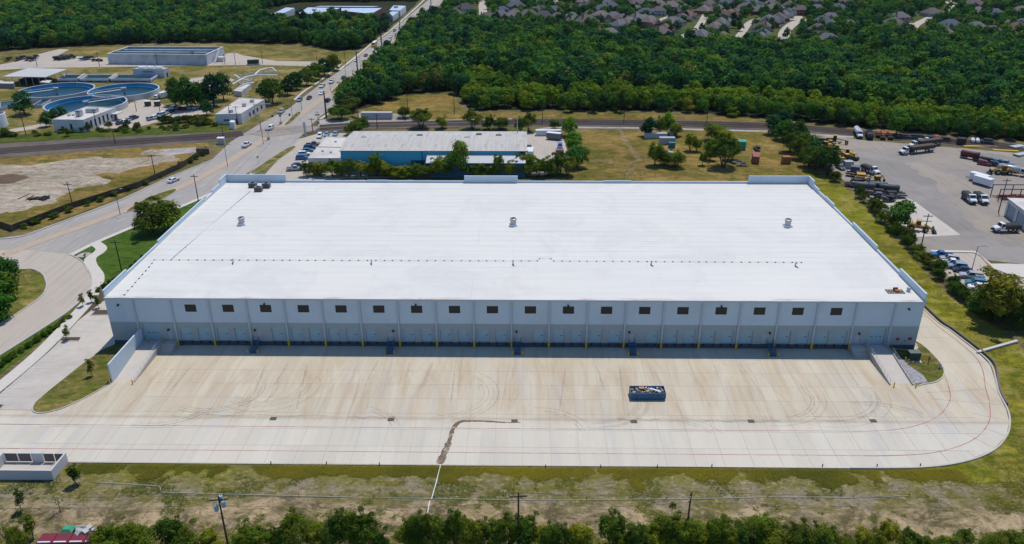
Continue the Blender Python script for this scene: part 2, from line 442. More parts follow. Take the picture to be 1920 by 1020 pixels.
def ribbon(name, P, w, z, m, parent=None, dash=None, z1=None):
    """flat strip (or low kerb when z1 is given) along a line of points"""
    mb=MB(); A=offset_line(P,w/2); B=offset_line(P,-w/2)
    run=0.0
    for i in range(len(P)-1):
        seg=(P[i+1]-P[i]).length
        if dash and (run%(dash[0]+dash[1]))>dash[0]: run+=seg; continue
        run+=seg
        a,b,c,d=A[i],A[i+1],B[i+1],B[i]
        if z1 is None: mb.add([(a.x,a.y,z),(d.x,d.y,z),(c.x,c.y,z),(b.x,b.y,z)],[(0,1,2,3)])
        else:
            mb.add([(a.x,a.y,z),(d.x,d.y,z),(c.x,c.y,z),(b.x,b.y,z),(a.x,a.y,z1),(d.x,d.y,z1),(c.x,c.y,z1),(b.x,b.y,z1)],
                [(4,5,6,7),(0,4,7,3),(1,2,6,5)]+([(0,1,5,4)] if i==0 else [])+([(2,3,7,6)] if i==len(P)-2 else []))
    return mb.obj(name,m,parent)
def resample(P, step):
    out=[P[0]]; acc=0
    for a,b in zip(P,P[1:]):
        L=(b-a).length; n=max(1,int(L/step))
        for k in range(1,n+1): out.append(a.lerp(b,k/n))
    return out
def line_px(px, n=6): return smooth(ppx(px),n)

# base
mb=MB(); mb.add([(-3500,-1500,0),(3500,-1500,0),(3500,4500,0),(-3500,4500,0)],[(0,1,2,3)])
structure(mb.obj("ground",M_BASE))
# verge in front of the yard
sheet("verge",[(-170,-75),(170,-75),(170,-30),(105,-30),(60,-41),(-170,-41)],0.006,M_FORE,world_pts=True)
# woodland floors and suburb lawn
F1=[(632,212),(668,168),(706,138),(738,106),(772,68),(800,44),(815,40),(900,62),(1000,68),(1060,74),(1130,90),(1250,98),(1400,104),(1500,110),(1590,104),(1640,72),(1700,88),(1800,90),(1990,94),(2020,280),(1920,266),(1760,252),(1600,238),(1440,222),(1340,213),(1200,207),(1000,206),(880,207),(866,186),(848,170),(760,176),(700,200)]
F2=[(-60,98),(60,92),(180,84),(400,79),(560,82),(640,96),(684,90),(700,74),(724,58),(752,34),(778,10),(795,-10),(830,-60),(-160,-60)]
sheet("woodland_floor",F1,0.010,M_WOODS)
sheet("woodland_floor",F2,0.010,M_WOODS)
sheet("suburb_lawn",[(842,0),(815,38),(900,62),(1000,68),(1060,74),(1130,90),(1250,98),(1400,104),(1500,110),(1590,104),(1640,72),(1700,88),(1800,90),(1990,94),(2100,-60),(880,-60)],0.008,M_SUBURB)
# fields
sheet("field",[(1060,245),(1440,243),(1480,275),(1560,330),(1540,345),(1050,345),(1085,300),(1062,262)],0.012,M_FIELD,jit=1.2)
sheet("field",[(660,214),(760,178),(850,178),(870,212),(1000,210),(1200,213),(1400,221),(1470,232),(1440,236),(1200,228),(960,224),(700,232)],0.012,M_FIELD,jit=1.0)
sheet("plant_grounds",[(-40,107),(60,96),(180,88),(400,82),(560,86),(640,98),(676,96),(640,128),(560,180),(500,222),(430,246),(200,258),(-40,268)],0.012,M_PLANT,jit=0.8)
sheet("field",[(-40,296),(200,281),(390,266),(395,285),(330,320),(200,380),(60,432),(-40,440)],0.014,M_FIELD,jit=0.8)
sheet("dirt_lot",[(-40,310),(60,310),(150,296),(270,296),(320,290),(335,300),(240,318),(190,340),(140,355),(100,378),(20,398),(-40,405)],0.018,M_DIRT,jit=2.2,step=2.0)
sheet("gravel_strip",[(262,290),(275,282),(367,276),(380,284),(320,291)],0.020,M_GREYDUST,jit=0.5)
# the long grass strip right of the warehouse
sheet("grass_strip",[(1500,325),(1560,331),(1600,365),(1680,450),(1760,540),(1900,640),(1960,700),(1960,900),(1830,905),(1700,890),(1870,830),(1892,760),(1840,668),(1720,570),(1620,460),(1530,345)],0.012,M_STRIP,jit=0.8)
# lawn left of the warehouse
sheet("lawn",[(440,338),(352,382),(255,424),(178,456),(133,480),(150,500),(188,505),(182,540),(150,575),(200,585),(330,480),(440,350)],0.014,M_LAWN)
sheet("lawn",[(-40,690),(10,660),(150,575),(146,583),(120,608),(0,702),(-40,735)],0.014,M_LAWN)
# ------------------------------------------------------------------ rails' ballast, roads
sheet("rail_ballast",[(-40,272),(0,270),(200,258),(430,247),(560,238),(690,228),(960,222),(1250,225),(1440,230),(1600,243),(1760,256),(1960,273),(1960,290),(1760,271),(1600,255),(1440,244),(1200,238),(960,237),(690,242),(560,252),(430,263),(200,281),(0,297),(-40,299)],0.040,M_BALLAST,jit=0.4)
sheet("access_road",[(1000,243),(1040,237),(1200,239),(1440,245),(1600,256),(1600,259),(1440,248),(1200,241.5),(1050,240.5)],0.030,M_GREYDUST,jit=0.3)
ROAD_L=[(-60,470),(0,447),(46,441),(122,413),(229,373),(316,332),(398,299),(432,267),(480,237),(501,225),(540,205),(572,180),(612,150),(652,123),(675,103),(697,85),(730,62),(780,19),(806,-2),(850,-50)]
ROAD_R=[(878,-50),(832,0),(806,32),(780,60),(755,86),(738,101),(713,123),(686,149),(661,172),(635,196),(601,218),(576,243),(548,274),(480,316),(420,351),(352,380),(255,421),(178,454),(132,478),(60,560),(-60,640)]
road=sheet("road",ROAD_L+ROAD_R,0.050,M_ROAD)
# side street that curves past the parking lot
sheet("side_street",[(-60,470),(0,470),(60,470),(132,478),(155,492),(170,515),(172,535),(164,553),(140,575),(110,598),(0,668),(-60,705),(-60,640),(0,608),(50,577),(80,553),(87,535),(80,516),(62,507),(40,507),(-60,510)],0.056,M_STREET)
sheet("lawn",[(-60,505),(40,507),(62,507),(80,516),(87,535),(80,553),(50,577),(0,608),(-60,640)],0.10,M_ISLAND)
sheet("weedy_bank",[(-40,262),(0,254),(100,250),(230,244),(330,238),(430,230),(440,240),(430,246),(200,257),(0,269),(-40,271)],0.016,M_BANK,jit=0.8)
sheet("field_track",[(1160,243),(1165,243),(1181,270),(1196,290),(1200,300),(1186,318),(1178,330),(1172,328),(1182,310),(1190,298),(1180,280),(1163,258)],0.016,M_TRACK,jit=1.6,step=1.0)
# lots
_pk=[G(a,b) for a,b in ((206,560),(176,572),(156,592),(98,655),(46,700),(-30,765))]
sheet("parking_lot",[(-84.5,32)]+[(p.x,p.y) for p in _pk]+[(-120,-24.5),(-86.1,-24.5),(-84.5,0)],0.030,M_PAVE,world_pts=True)
sheet("equipment_lot",[(1500,262),(1560,254),(1610,262),(1760,275),(1960,292),(1960,500),(1860,490),(1740,480),(1690,430),(1640,385),(1590,345),(1560,320),(1530,290)],0.024,M_ASPH,jit=0.6)
sheet("lot_lane",[(1605,276),(1640,284),(1690,304),(1750,340),(1790,385),(1830,430),(1880,462),(1960,468),(1960,496),(1840,478),(1801,444),(1712,378),(1660,350),(1620,316),(1596,292)],0.028,M_LANE,jit=3.0,step=2.0)
sheet("lot_lane",[(1800,283),(1960,300),(1960,330),(1860,300),(1800,290)],0.028,M_LANE,jit=2.5,step=2.0)
sheet("lot_apron",[(1640,386),(1700,372),(1712,376),(1801,441),(1740,444),(1700,446)],0.032,M_PAVE)
sheet("car_park",[(1738,474),(1826,474),(1838,482),(1862,505),(1900,518),(1990,530),(1990,640),(1900,600),(1790,545)],0.034,M_STREET)
sheet("pavement",[(1745,470),(1828,472),(1858,496),(1890,496),(1990,500),(1990,532),(1900,519),(1862,505),(1838,481),(1826,475),(1745,474)],0.12,M_WALK)
sheet("works_yard",[(556,262),(600,250),(660,250),(640,290),(650,335),(520,345),(490,335)],0.030,M_STREET)
sheet("works_yard",[(985,250),(1050,246),(1060,270),(1070,310),(1020,330),(640,335),(640,318),(985,318)],0.028,M_STREET)
sheet("plant_yard",[(-40,128),(20,118),(60,105),(112,92),(130,93),(110,104),(190,108),(390,108),(440,98),(455,104),(520,115),(620,116),(640,126),(480,122),(200,126),(60,128),(-40,134)],0.030,M_STREET)
sheet("plant_yard",[(178,232),(260,185),(296,190),(310,200),(400,196),(396,212),(300,228),(255,240),(190,242)],0.030,M_STREET)
sheet("plant_yard",[(275,185),(310,168),(345,150),(410,140),(440,150),(420,165),(320,176)],0.028,M_STREET)
sheet("plant_path",[(-40,262),(0,246),(60,236),(110,226),(112,230),(66,242),(0,252),(-40,270)],0.028,M_STREET)
sheet("yard_track",[(595,240),(668,238),(668,226),(620,226),(600,222)],0.045,M_GREYDUST)
sheet("rail_pad",[(672,236),(672,212),(760,214),(790,226),(960,222),(960,228),(690,240)],0.046,M_ASPH)
# suburb streets
STREETS=[]
def street(px,w,name="street"):
    P=line_px(px,5); structure(ribbon(name,P,w,0.10+0.004*len(STREETS),M_STREET)); STREETS.append(1)
street([(905,44),(906,26),(904,6),(902,-30)],7.0); street([(880,32),(950,34)],3.8); street([(1030,-5),(1056,12),(1078,20)],7.0)
street([(1140,60),(1146,44)],5.1); street([(1196,66),(1226,52),(1238,38),(1262,30)],5.8); street([(1262,74),(1290,64),(1310,50),(1322,30),(1328,20)],5.8)
street([(1368,86),(1388,66),(1404,44),(1424,34)],5.8); street([(1478,90),(1470,66),(1480,50),(1498,40),(1524,38)],8.3); street([(1494,38),(1492,30)],10.2)
street([(1708,66),(1716,48),(1742,34),(1784,16),(1790,-10)],6.4); street([(1716,46),(1716,44)],9.0); street([(1690,-20),(1800,12),(1850,30)],5.1)
# side markings, median, crossing
CL=line_px([(-40,500),(60,458),(180,415),(290,372),(375,333),(450,290),(510,252),(548,224),(600,188),(650,150),(690,117),(730,84),(762,58),(800,22),(830,-10)],8)
ribbon("centre_strip",CL,3.4,0.150,mat("tan_concrete",(0.42,0.345,0.27),0.9,0.2,0.5,0.2,space='POS'),road)
L1=offset_line(CL,6.2); L2=offset_line(CL,-6.2)
for P in (L1,L2):
    ribbon("lane_marking",resample(P,1.5),0.16,0.150,M_WHITEPAINT,road,dash=(3,9))
ribbon("edge_line",offset_line(CL,1.9),0.14,0.160,M_YELLOWPAINT,road)
ribbon("edge_line",offset_line(CL,-1.9),0.14,0.160,M_YELLOWPAINT,road)
def median(px,label):
    mb=MB(); P=[Vector((p.x,p.y,0)) for p in ppx(px)]; P=smooth(P,4,True)
    c=sum(P,Vector())/len(P)
    mb.prism([(p.x,p.y) for p in P],0.05,0.30)
    o=structure(mb.obj("median",M_KERB))
    mb=MB(); mb.prism([((p.x-c.x)*0.94+c.x,(p.y-c.y)*0.94+c.y) for p in P],0.3,0.33); mb.obj("grass_bed",M_ISLAND,o)
median([(234,400),(262,392),(305,374),(331,359),(328,355),(290,367),(255,384)],0)
median([(533,236),(545,231),(563,214),(562,210),(552,216)],0)
median([(619,176),(632,171),(651,153),(651,149),(638,157)],0)
median([(695,111),(703,109),(717,98),(716,95),(706,100)],0)
median([(754,64),(760,62),(772,52),(771,49),(762,54)],0)
median([(470,325),(488,322),(551,280),(552,274),(530,284)],0)
# pale edge walks and verges along the road
VN=[]
def verge(px,w,name,m,z=0.06,z1=None):
    VN.append(1); structure(ribbon(name,line_px(px,5),w,0.0,m,z1=0.24+0.003*len(VN)+(0.06 if name=="kerb" else 0)))
verge([(600,224),(640,197),(672,166),(690,150)],1.2,"sidewalk",M_WALK,0.07)
verge([(132,480),(178,457),(255,424),(352,383),(440,345)],1.6,"sidewalk",M_WALK,0.07)
verge([(636,132),(678,98),(700,80),(735,55),(785,10),(800,-5)],1.3,"sidewalk",M_WALK,0.055)
verge([(552,188),(570,172),(600,152),(640,120)],1.1,"sidewalk",M_WALK,0.055)
verge([(0,449),(46,443),(122,415),(229,375),(316,334),(398,301)],0.35,"kerb",M_KERB,0.0,0.18)
verge([(480,318),(548,276)],0.35,"kerb",M_KERB,0.0,0.18)
verge([(132,478),(155,492),(170,515),(172,535),(164,553),(140,575),(110,598),(0,668),(-60,705)],0.3,"kerb",M_KERB,0.0,0.2)
verge([(-60,508),(40,506),(62,506),(81,516),(88,535),(81,553),(51,577),(0,609),(-60,642)],0.3,"kerb",M_KERB,0.0,0.2)
# curving path across the lawn and the walk beside the parking lot
verge([(178,457),(190,466),(186,474),(170,486),(172,500),(184,518),(182,536),(170,560),(148,587),(86,652),(32,700),(-40,758)],2.9,"sidewalk",M_WALK,0.07)
verge([(168,480),(158,478),(148,484)],2.2,"path",M_GREYDUST,0.075)
# rail tracks
def rails(px,off,name="rail_track"):
    P=resample(offset_line(line_px(px,8),off),6.0)
    mb=MB()
    o=structure(ribbon(name,P,3.4,0.1,M_BALLAST,z1=0.30))
    for d in (-0.75,0.75):
        ribbon("rail",offset_line(P,d),0.11,0.30,M_RAIL,o,z1=0.55)
    S=resample(P,0.75)
    A=offset_line(S,1.3); B=offset_line(S,-1.3)
    mb=MB()
    for i in range(len(S)-1):
        t=(S[i+1]-S[i]).normalized()*0.14
        a,b=A[i],B[i]
        mb.add([(a.x-t.x,a.y-t.y,.3),(b.x-t.x,b.y-t.y,.3),(b.x+t.x,b.y+t.y,.3),(a.x+t.x,a.y+t.y,.3),(a.x-t.x,a.y-t.y,.38),(b.x-t.x,b.y-t.y,.38),(b.x+t.x,b.y+t.y,.38),(a.x+t.x,a.y+t.y,.38)],[(4,5,6,7),(0,1,5,4),(2,3,7,6),(0,4,7,3),(1,2,6,5)])
    s=mb.obj("sleepers",M_TIE,o); s["kind"]="stuff"
M_RAIL=mat("rail_steel",(0.20,0.13,0.10),0.5,0.3,0.5,0.5,0.4)
M_TIE=mat("tie",(0.19,0.15,0.12),0.9,0.35,0.8,0.1,space='POS')
for seg in ([(-40,286),(0,284),(200,270),(400,256),(455,251)],[(600,240),(690,235),(960,229.5),(1200,231),(1440,237),(1600,249),(1760,263.5),(1960,282)]):
    rails(seg,-2.3); rails(seg,2.3)
# rails set in the road at the crossing
XP=[(455,251),(520,246.5),(600,240)]
sheet("crossing_panel",[(468,252),(500,258),(590,246),(600,238),(560,236),(500,240)],0.075,M_ASPH)
for off in (-2.3,2.3):
    for d in (-0.75,0.75): structure(ribbon("crossing_rail",offset_line(line_px(XP,4),off+d),0.12,0.235,M_RAIL))
# ------------------------------------------------------------------ truck yard
YB=-39.75
yard_edge=[(-110,-39.9),(-75,-39.85),(0,-39.8),(55,-39.6),(70,-39.3),(78,-37.6),(84.5,-34.5),(89.2,-30.2),(92.0,-26),(93.6,-22),(95.0,-16.5),(97.0,-11.5),(98.9,-6),(98.9,-1),(97.6,8),(96.2,17.5),(96.2,90),(86,90),(86,-0.2),(-86,-0.2),(-86,-24.6),(-120,-24.6),(-120,-39.9)]
yard=sheet("truck_yard",yard_edge,0.11,M_YARD,world_pts=True,raw=True)
NC,NR,SW,SH=35,8,4.92,4.96
def slab_mesh(w,d):
    mb=MB(); g=0.03
    mb.box(g,g*.6,0.0,w-g,d-g*.6,0.14)
    return mb.mesh("slab",M_YARD)
SLAB=slab_mesh(SW,SH); SLABN=slab_mesh(SW,3.0)
RAMPS=[(-80.0,-75.1,-14.9),(75.1,79.9,-14.2)]
BED=MB()
for r in range(NR):
    y0=YB+0.05+SH*r
    for c in range(NC):
        x0=-86+SW*c
        # keep clear of the ramps, the island and the bend
        if y0+SH>-15.2 and (x0<-74.2 or x0+SW>74.4): continue
        if r==0 and x0+SW>62: continue
        if r==1 and x0+SW>82: continue
        if (y0+SH>-24 and x0<-84): continue
        link("slab",SLAB,yard,(x0,y0,0.0)); BED.add([(x0+.004,y0+.004,.118),(x0+SW-.004,y0+.004,.118),(x0+SW-.004,y0+SH-.004,.118),(x0+.004,y0+SH-.004,.118)],[(0,1,2,3)])
BED.obj("joint_bed",mat("slab_sealant",(0.39,0.36,0.315),.9,.2,.8,.1,space="POS"),yard)
# saw-cut pattern goes on over the bend and drive as thin sealant lines
for y in (5,10,15,20,-5.2):
    ribbon("joint",[Vector((88.6 if y<4 else 86.2,y,0)),Vector((96.0 if y>3 else 98.5,y,0))],0.05,0.118,M_JOINT,yard)
for k in range(7):
    a=-1.45+k*0.26
    c=Vector((73,-17.5,0)); ribbon("joint",[c+Vector((math.cos(a)*8,math.sin(a)*8,0)),c+Vector((math.cos(a)*20.5,math.sin(a)*20.5,0))],0.05,0.118,M_JOINT,yard)
ZS=0.146
def red_line(pts):
    ribbon("lane_line",smooth([Vector((a,b,0)) for a,b in pts],8),0.14,ZS,M_RED,yard)
red_line([(-118,-29.0),(-60,-29.2),(0,-29.3),(50,-29.3),(66,-29.2),(74,-27.6),(80,-24.2),(84.4,-19.2),(86.6,-14),(87.8,-9.3)])
red_line([(-118,-36.1),(-60,-36.25),(0,-36.35),(50,-36.3),(66,-36.2),(75,-35.0),(82.5,-31.6),(88,-26.4),(91.3,-20.5),(93.6,-14.5),(96.2,-8.5),(97.5,-3),(96.9,4),(95.6,14),(95.4,40)])
# kerbs and the low retaining wall on the bend
structure(ribbon("kerb",smooth([Vector((a,b,0)) for a,b in [(58,-39.65),(70,-39.35),(78,-37.7),(84.5,-34.6),(89.2,-30.3),(92.1,-26),(93.8,-22),(95.2,-16.5),(97.2,-11.5),(99.1,-6),(99.1,-1),(97.8,8),(96.4,17.5),(96.4,60)]],6),0.3,0.0,M_KERB,z1=0.27))
structure(ribbon("retaining_wall",smooth([Vector((a,b,0)) for a,b in [(94.6,-20.5),(95.6,-16.3),(97.7,-11.2),(99.9,-6),(99.9,-1),(98.6,8),(97.3,17.5),(97.3,60)]],6),0.35,0.0,mat("wall_block",(0.17,0.145,0.12),0.9,0.3,1.0,0.2,space='POS'),z1=0.55))
def kerbed_island(name,pts,m,z=0.28):
    P=smooth([Vector((a,b,0)) for a,b in pts],4,True)
    o=structure(ribbon(name,P+[P[0],P[1]],0.22,0.0,M_KERB,z1=z))
    link("planting_bed",flat_mesh("planting_bed",P,z-0.03,m),o); return o
kerbed_island("grass_island",[(-86.4,-0.5),(-80.0,-0.5),(-79.95,-8),(-79.95,-14.6),(-80.6,-17.2),(-82.8,-21.3),(-84.9,-24.0),(-87.4,-25.5),(-89.6,-25.2),(-90.9,-23),(-90.9,-20),(-90.0,-14),(-88.6,-6)],M_ISLAND)
kerbed_island("grass_island",[(79.95,-0.4),(86.2,-0.4),(87.6,3.2),(88.6,1.5),(89.0,-3),(88.7,-7.3),(87.2,-10.6),(84.6,-12.8),(82.0,-13.6),(79.95,-13.8),(79.95,-7)],M_ISLAND)
structure(link("stone_strip",flat_mesh("stone_strip",poly_pts([(80.1,-2.8),(81.6,-3.0),(81.9,-6.5),(83.2,-10.5),(83.0,-13.1),(80.1,-13.6)],world_pts=True),0.262,M_GRAVEL)))
for a,b,c,lab in (((100,612),(140,592),(120,636),"x"),):
    pass
def mulch_bed(px):
    P=poly_pts(px); o=structure(ribbon("parking_island",P+[P[0]],0.2,0.0,M_KERB,z1=0.18)); link("planting_bed",flat_mesh("planting_bed",P,0.14,M_MULCH),o)
mulch_bed([(110,640),(118,633),(152,633),(148,640)]); mulch_bed([(170,592),(180,582),(204,582),(206,591)]); mulch_bed([(-30,762),(-10,757),(8,760),(0,768),(-25,770)])
structure(link("mulch_bed",flat_mesh("mulch_bed",poly_pts([(140,607),(158,570),(192,548),(200,560),(172,582)]),0.145,M_MULCH)))
# parking stall lines
for a,b in (((148,601),(196,601)),((145,611.5),(184,611.5)),((140,622.2),(176,622.2)),((97,655),(136,655)),((77,666.4),(122,666.4)),((63,678.5),(105,678.5)),((48,691),(92,691)),((32,703),(78,703)),((18,716),(62,716)),((2,729),(48,729)),((-14,743),(34,743))):
    structure(ribbon("stall_line",ppx([a,b]),0.14,0.135,M_WHITEPAINT))
# tyre scuffs, wet run, drains
def soft_mat(name,col,a):
    m,nt,b=new_mat(name); h=NB(nt)
    b.inputs["Base Color"].default_value=(*col,1); b.inputs["Roughness"].default_value=0.8
    f=h.math('MULTIPLY',h.ramp(h.noise(h.pos(),0.6,5,0.8),[(0.35,0.0),(0.65,1.0)]),a); h.l(f,b.inputs["Alpha"])
    return m
M_SCUFF=soft_mat("tyre_rubber_mark",(0.13,0.125,0.12),0.24)
M_WET=soft_mat("wet_silt",(0.15,0.095,0.045),1.5)
mbs=MB()
def scuff(P,w):
    A=offset_line(P,w/2); B=offset_line(P,-w/2)
    for i in range(len(P)-1):
        mbs.add([(A[i].x,A[i].y,ZS+.003),(B[i].x,B[i].y,ZS+.003),(B[i+1].x,B[i+1].y,ZS+.003),(A[i+1].x,A[i+1].y,ZS+.003)],[(0,1,2,3)])
for cx,cy,rr,a0,a1,k in ((-58,-17,9,-2.2,0.3,5),(-48,-16,7,-2.4,0.2,5),(-14,-18,10,-1.4,0.6,4),(16,-20,9,-1.6,0.3,5),(60,-17,11,-1.9,0.1,5),(49,-18,10,-1.8,0.2,4),(-66,-21,10,-2,-0.2,4),(30,-33,8,0.4,1.6,3),(5,-31,9,0.3,1.5,3),(-30,-31,10,0.2,1.4,3),(68,-30,12,0.6,1.6,3)):
    for q in range(k):
        r0=rr+q*U(0.5,1.1); aa=a0+U(-.2,.2); bb=a1+U(-.3,.3)
        P=[Vector((cx+r0*math.cos(aa+(bb-aa)*i/16)*0.9,cy+r0*0.75*math.sin(aa+(bb-aa)*i/16),0)) for i in range(17)]
        scuff(P,U(0.18,0.3))
for q in range(16):
    x=U(-70,70); y=U(-12,-3); L=U(5,18); s=U(-0.15,0.15)
    scuff([Vector((x+s*i*L/8,y-i*L/8,0)) for i in range(9)],U(0.15,0.32))
for x,y,L in ((-60,-25.8,26),(20,-26.3,8),(36,-26.5,14),(-30,-26.2,9)):
    scuff([Vector((x+L*i/12,y+0.25*math.sin(i*1.3),0)) for i in range(13)],0.5)
s=stuff(mbs.obj("tyre_marks",M_SCUFF),"faint dark curving tyre marks across the concrete truck yard","tyre marks")
WET=[G(a,b) for a,b in ((976,793),(950,793.5),(920,791.5),(890,790.5),(868,791),(858,795),(851,803),(846,815),(841,832),(835,846),(830,858),(824,871))]
WW=[0.25,0.45,0.55,0.6,0.75,1.0,0.85,0.8,1.25,1.3,1.5,0.9]
Wp=smooth(WET,5); mbw=MB(); A=[];B=[]
for i,p in enumerate(Wp):
    w=WW[min(len(WW)-1,int(i/5))]*(0.9+0.25*noise.noise(p*1.1)); t=(Wp[min(i+1,len(Wp)-1)]-Wp[max(i-1,0)]).normalized()
    A.append(p+Vector((-t.y,t.x,0))*w*(0.5+0.2*noise.noise(p*2.9+Vector((4,4,4))))); B.append(p-Vector((-t.y,t.x,0))*w*0.5)
for i in range(len(Wp)-1): mbw.add([(A[i].x,A[i].y,ZS+.007),(B[i].x,B[i].y,ZS+.007),(B[i+1].x,B[i+1].y,ZS+.007),(A[i+1].x,A[i+1].y,ZS+.007)],[(0,1,2,3)])
stuff(mbw.obj("wet_stain",M_WET),"dark wet silt trail bending across the yard to the verge","stain")
M_GRATE=mat("grate_iron",(0.10,0.075,0.06),0.7,0.3,2.0,0.4)
def drain_kit():
    f=MB()
    f.box(-.9,-.75,0,.9,-.6,.05).box(-.9,.6,0,.9,.75,.05).box(-.9,-.6,0,-.75,.6,.05).box(.75,-.6,0,.9,.6,.05)
    g=MB()
    for i in range(9): g.box(-.74+i*.168,-.6,0,-.64+i*.168,.6,.04)
    g.box(-.75,-.6,0,.75,.6,.012)
    return Kit("storm_drain",[("drain_frame",f.mesh("drain_frame",M_GRATE)),("grate",g.mesh("grate",M_GRATE))])
DRAIN=drain_kit()
for i,(x,y,l) in enumerate(((-43.8,-26.8,"first"),(-21.9,-26.8,"second"),(1.0,-27.0,"third"),(23,-26.9,"fourth"),(44.6,-26.5,"fifth"),(67.1,-26.1,"sixth"))):
    DRAIN.put((x,y,ZS-.004),0.0,"rusty square storm drain in the yard, %s from the left of the row"%l,"storm drain","storm drains along the yard swale",scale=.66)

# ------------------------------------------------------------------ warehouse
M_WALL=mat("painted_tilt_wall",(0.51,0.605,0.665),0.8,0.07,0.5,0.2,space='POS',col2=(0.45,0.53,0.59),patch=0.1,amount=(0.5,0.8))
M_WALLLOW=mat("grey_band_paint",(0.33,0.385,0.385),0.8,0.09,0.6,0.2,space='POS')
M_DOCKFACE=mat("dock_face",(0.07,0.085,0.10),0.9,0.25,0.7,0.2,space='POS')
M_DOOR=mat("dock_door_paint",(0.33,0.46,0.50),0.6,0.05,0.6,0.3,space='POS')
M_SPOUT=mat("downspout_paint",(0.42,0.48,0.54),0.5,0.06,0.6,0.4)
M_PANE=mat("dark_glass",(0.028,0.027,0.024),0.35,0.2,1.0,0.25)
M_FRAME=mat("bronze_frame",(0.06,0.05,0.04),0.5,0.15,2.0,0.4)
M_BLACK=mat("black_rubber",(0.02,0.02,0.02),0.8,0.2,2.0,0.3)
M_BLUE=mat("blue_steel",(0.02,0.11,0.20),0.5,0.2,1.5,0.4)
M_GALV=mat("galvanised_steel",(0.42,0.43,0.44),0.45,0.15,1.5,0.4,0.3)
M_WHITE=mat("white_metal",(0.72,0.73,0.74),0.5,0.08,0.8,0.4)
M_MANDOOR=mat("man_door",(0.42,0.44,0.46),0.6,0.08,1.0,0.3)
def roof_material():
    m,nt,b=new_mat("white_membrane"); h=NB(nt); P=h.pos(); x,y,z=h.sep(P)
    c=h.mix(h.noise(P,0.03,4,0.6),(0.645,0.63,0.575),(0.705,0.69,0.625))
    c=h.mix(h.math('MULTIPLY',h.ramp(h.noise(h.mapping(P,scale=(0.04,0.5,1)),1.0,5,0.7),[(0.4,0.0),(0.65,1.0)]),0.4),c,(0.56,0.565,0.55))
    # roll laps every three metres, broken up
    fr=h.math('FRACT',h.math('MULTIPLY',y,1/3.05))
    lap=h.ramp(fr,[(0.0,1.0),(0.022,1.0),(0.035,0.0),(0.975,0.0),(0.985,1.0)])
    lapn=h.ramp(h.noise(h.mapping(P,scale=(0.07,0.33,1)),1.0,4,0.7),[(0.35,0.15),(0.7,1.0)])
    back=h.ramp(h.math('MULTIPLY',y,1/76.0),[(0.15,0.25),(0.35,1.0)])
    c=h.mix(h.math('MULTIPLY',h.math('MULTIPLY',lap,lapn),h.math('MULTIPLY',back,1.0)),c,(0.33,0.35,0.37))
    fx=h.math('FRACT',h.math('MULTIPLY',x,1/30.5))
    c=h.mix(h.math('MULTIPLY',h.ramp(fx,[(0.0,1.0),(0.004,1.0),(0.007,0.0)]),0.25),c,(0.5,0.52,0.55))
    st=h.ramp(h.noise(h.mapping(P,scale=(0.5,0.03,1)),1.0,5,0.7),[(0.56,0.0),(0.8,0.35)])
    c=h.mix(st,c,(0.53,0.53,0.53))
    pond=h.noise(h.mapping(P,loc=(9,14,0)),0.07,6,0.7,0.5)
    c=h.mix(h.ramp(pond,[(0.5,0.0),(0.62,0.30),(0.64,0.12),(0.8,0.4)]),c,(0.50,0.49,0.46))
    # silt caught against the eave gutter
    ed=h.math('MULTIPLY',h.ramp(h.math('MULTIPLY',y,0.5),[(0.0,1.0),(0.45,0.0)]),h.ramp(h.noise(h.mapping(P,scale=(0.10,0.6,1)),1.0,5,0.75),[(0.5,0.0),(0.62,1.0)]))
    c=h.mix(h.math('MULTIPLY',ed,0.8),c,(0.40,0.29,0.20))
    sp=h.ramp(h.noise(h.mapping(P,scale=(0.15,0.9,1)),1.0,6,0.85),[(0.74,0.0),(0.8,0.4)])
    c=h.mix(sp,c,(0.45,0.46,0.48))
    h.l(c,b.inputs["Base Color"]); b.inputs["Roughness"].default_value=0.65; b.inputs["Specular IOR Level"].default_value=0.25
    h.bump(h.noise(P,0.25,3,0.5),0.12,0.3,b)
    return m
M_ROOF=roof_material()
W=thing("warehouse","long white tilt-up warehouse with flat white roof and row of dock doors","warehouse",(0,0,0))
HW,DEP,ZE,ZR=86.0,76.0,11.62,12.10
r=MB()
NX=24; ys=[-0.32,0,19,38,57,DEP-0.2]; zs=[ZE+.06,ZE+.06,ZE+.30,ZR,ZE+.30,ZE+.0]
for i in range(NX):
    x0=-HW+.15+(2*HW-.3)*i/NX; x1=-HW+.15+(2*HW-.3)*(i+1)/NX
    for k in range(5):
        r.add([(x0,ys[k],zs[k]),(x1,ys[k],zs[k]),(x1,ys[k+1],zs[k+1]),(x0,ys[k+1],zs[k+1])],[(0,1,2,3)])
roof=r.obj("roof",M_ROOF,W)
ribbon("expansion_joint",[Vector((-8.5,0.3,0)),Vector((-8.5,37.9,0))],0.16,0,M_WALL,roof)
for o in roof.children:
    for v in o.data.vertices: v.co.z=ZE+.075+(ZR-ZE-.06)*max(0,min(1,v.co.y/38.0))
g=MB(); g.box(-HW,-0.42,ZE-.26,HW,-0.30,ZE+.04); g.box(-HW,-0.30,ZE-.26,HW,0.0,ZE-.22)
g.obj("eave_gutter",M_SPOUT,W)
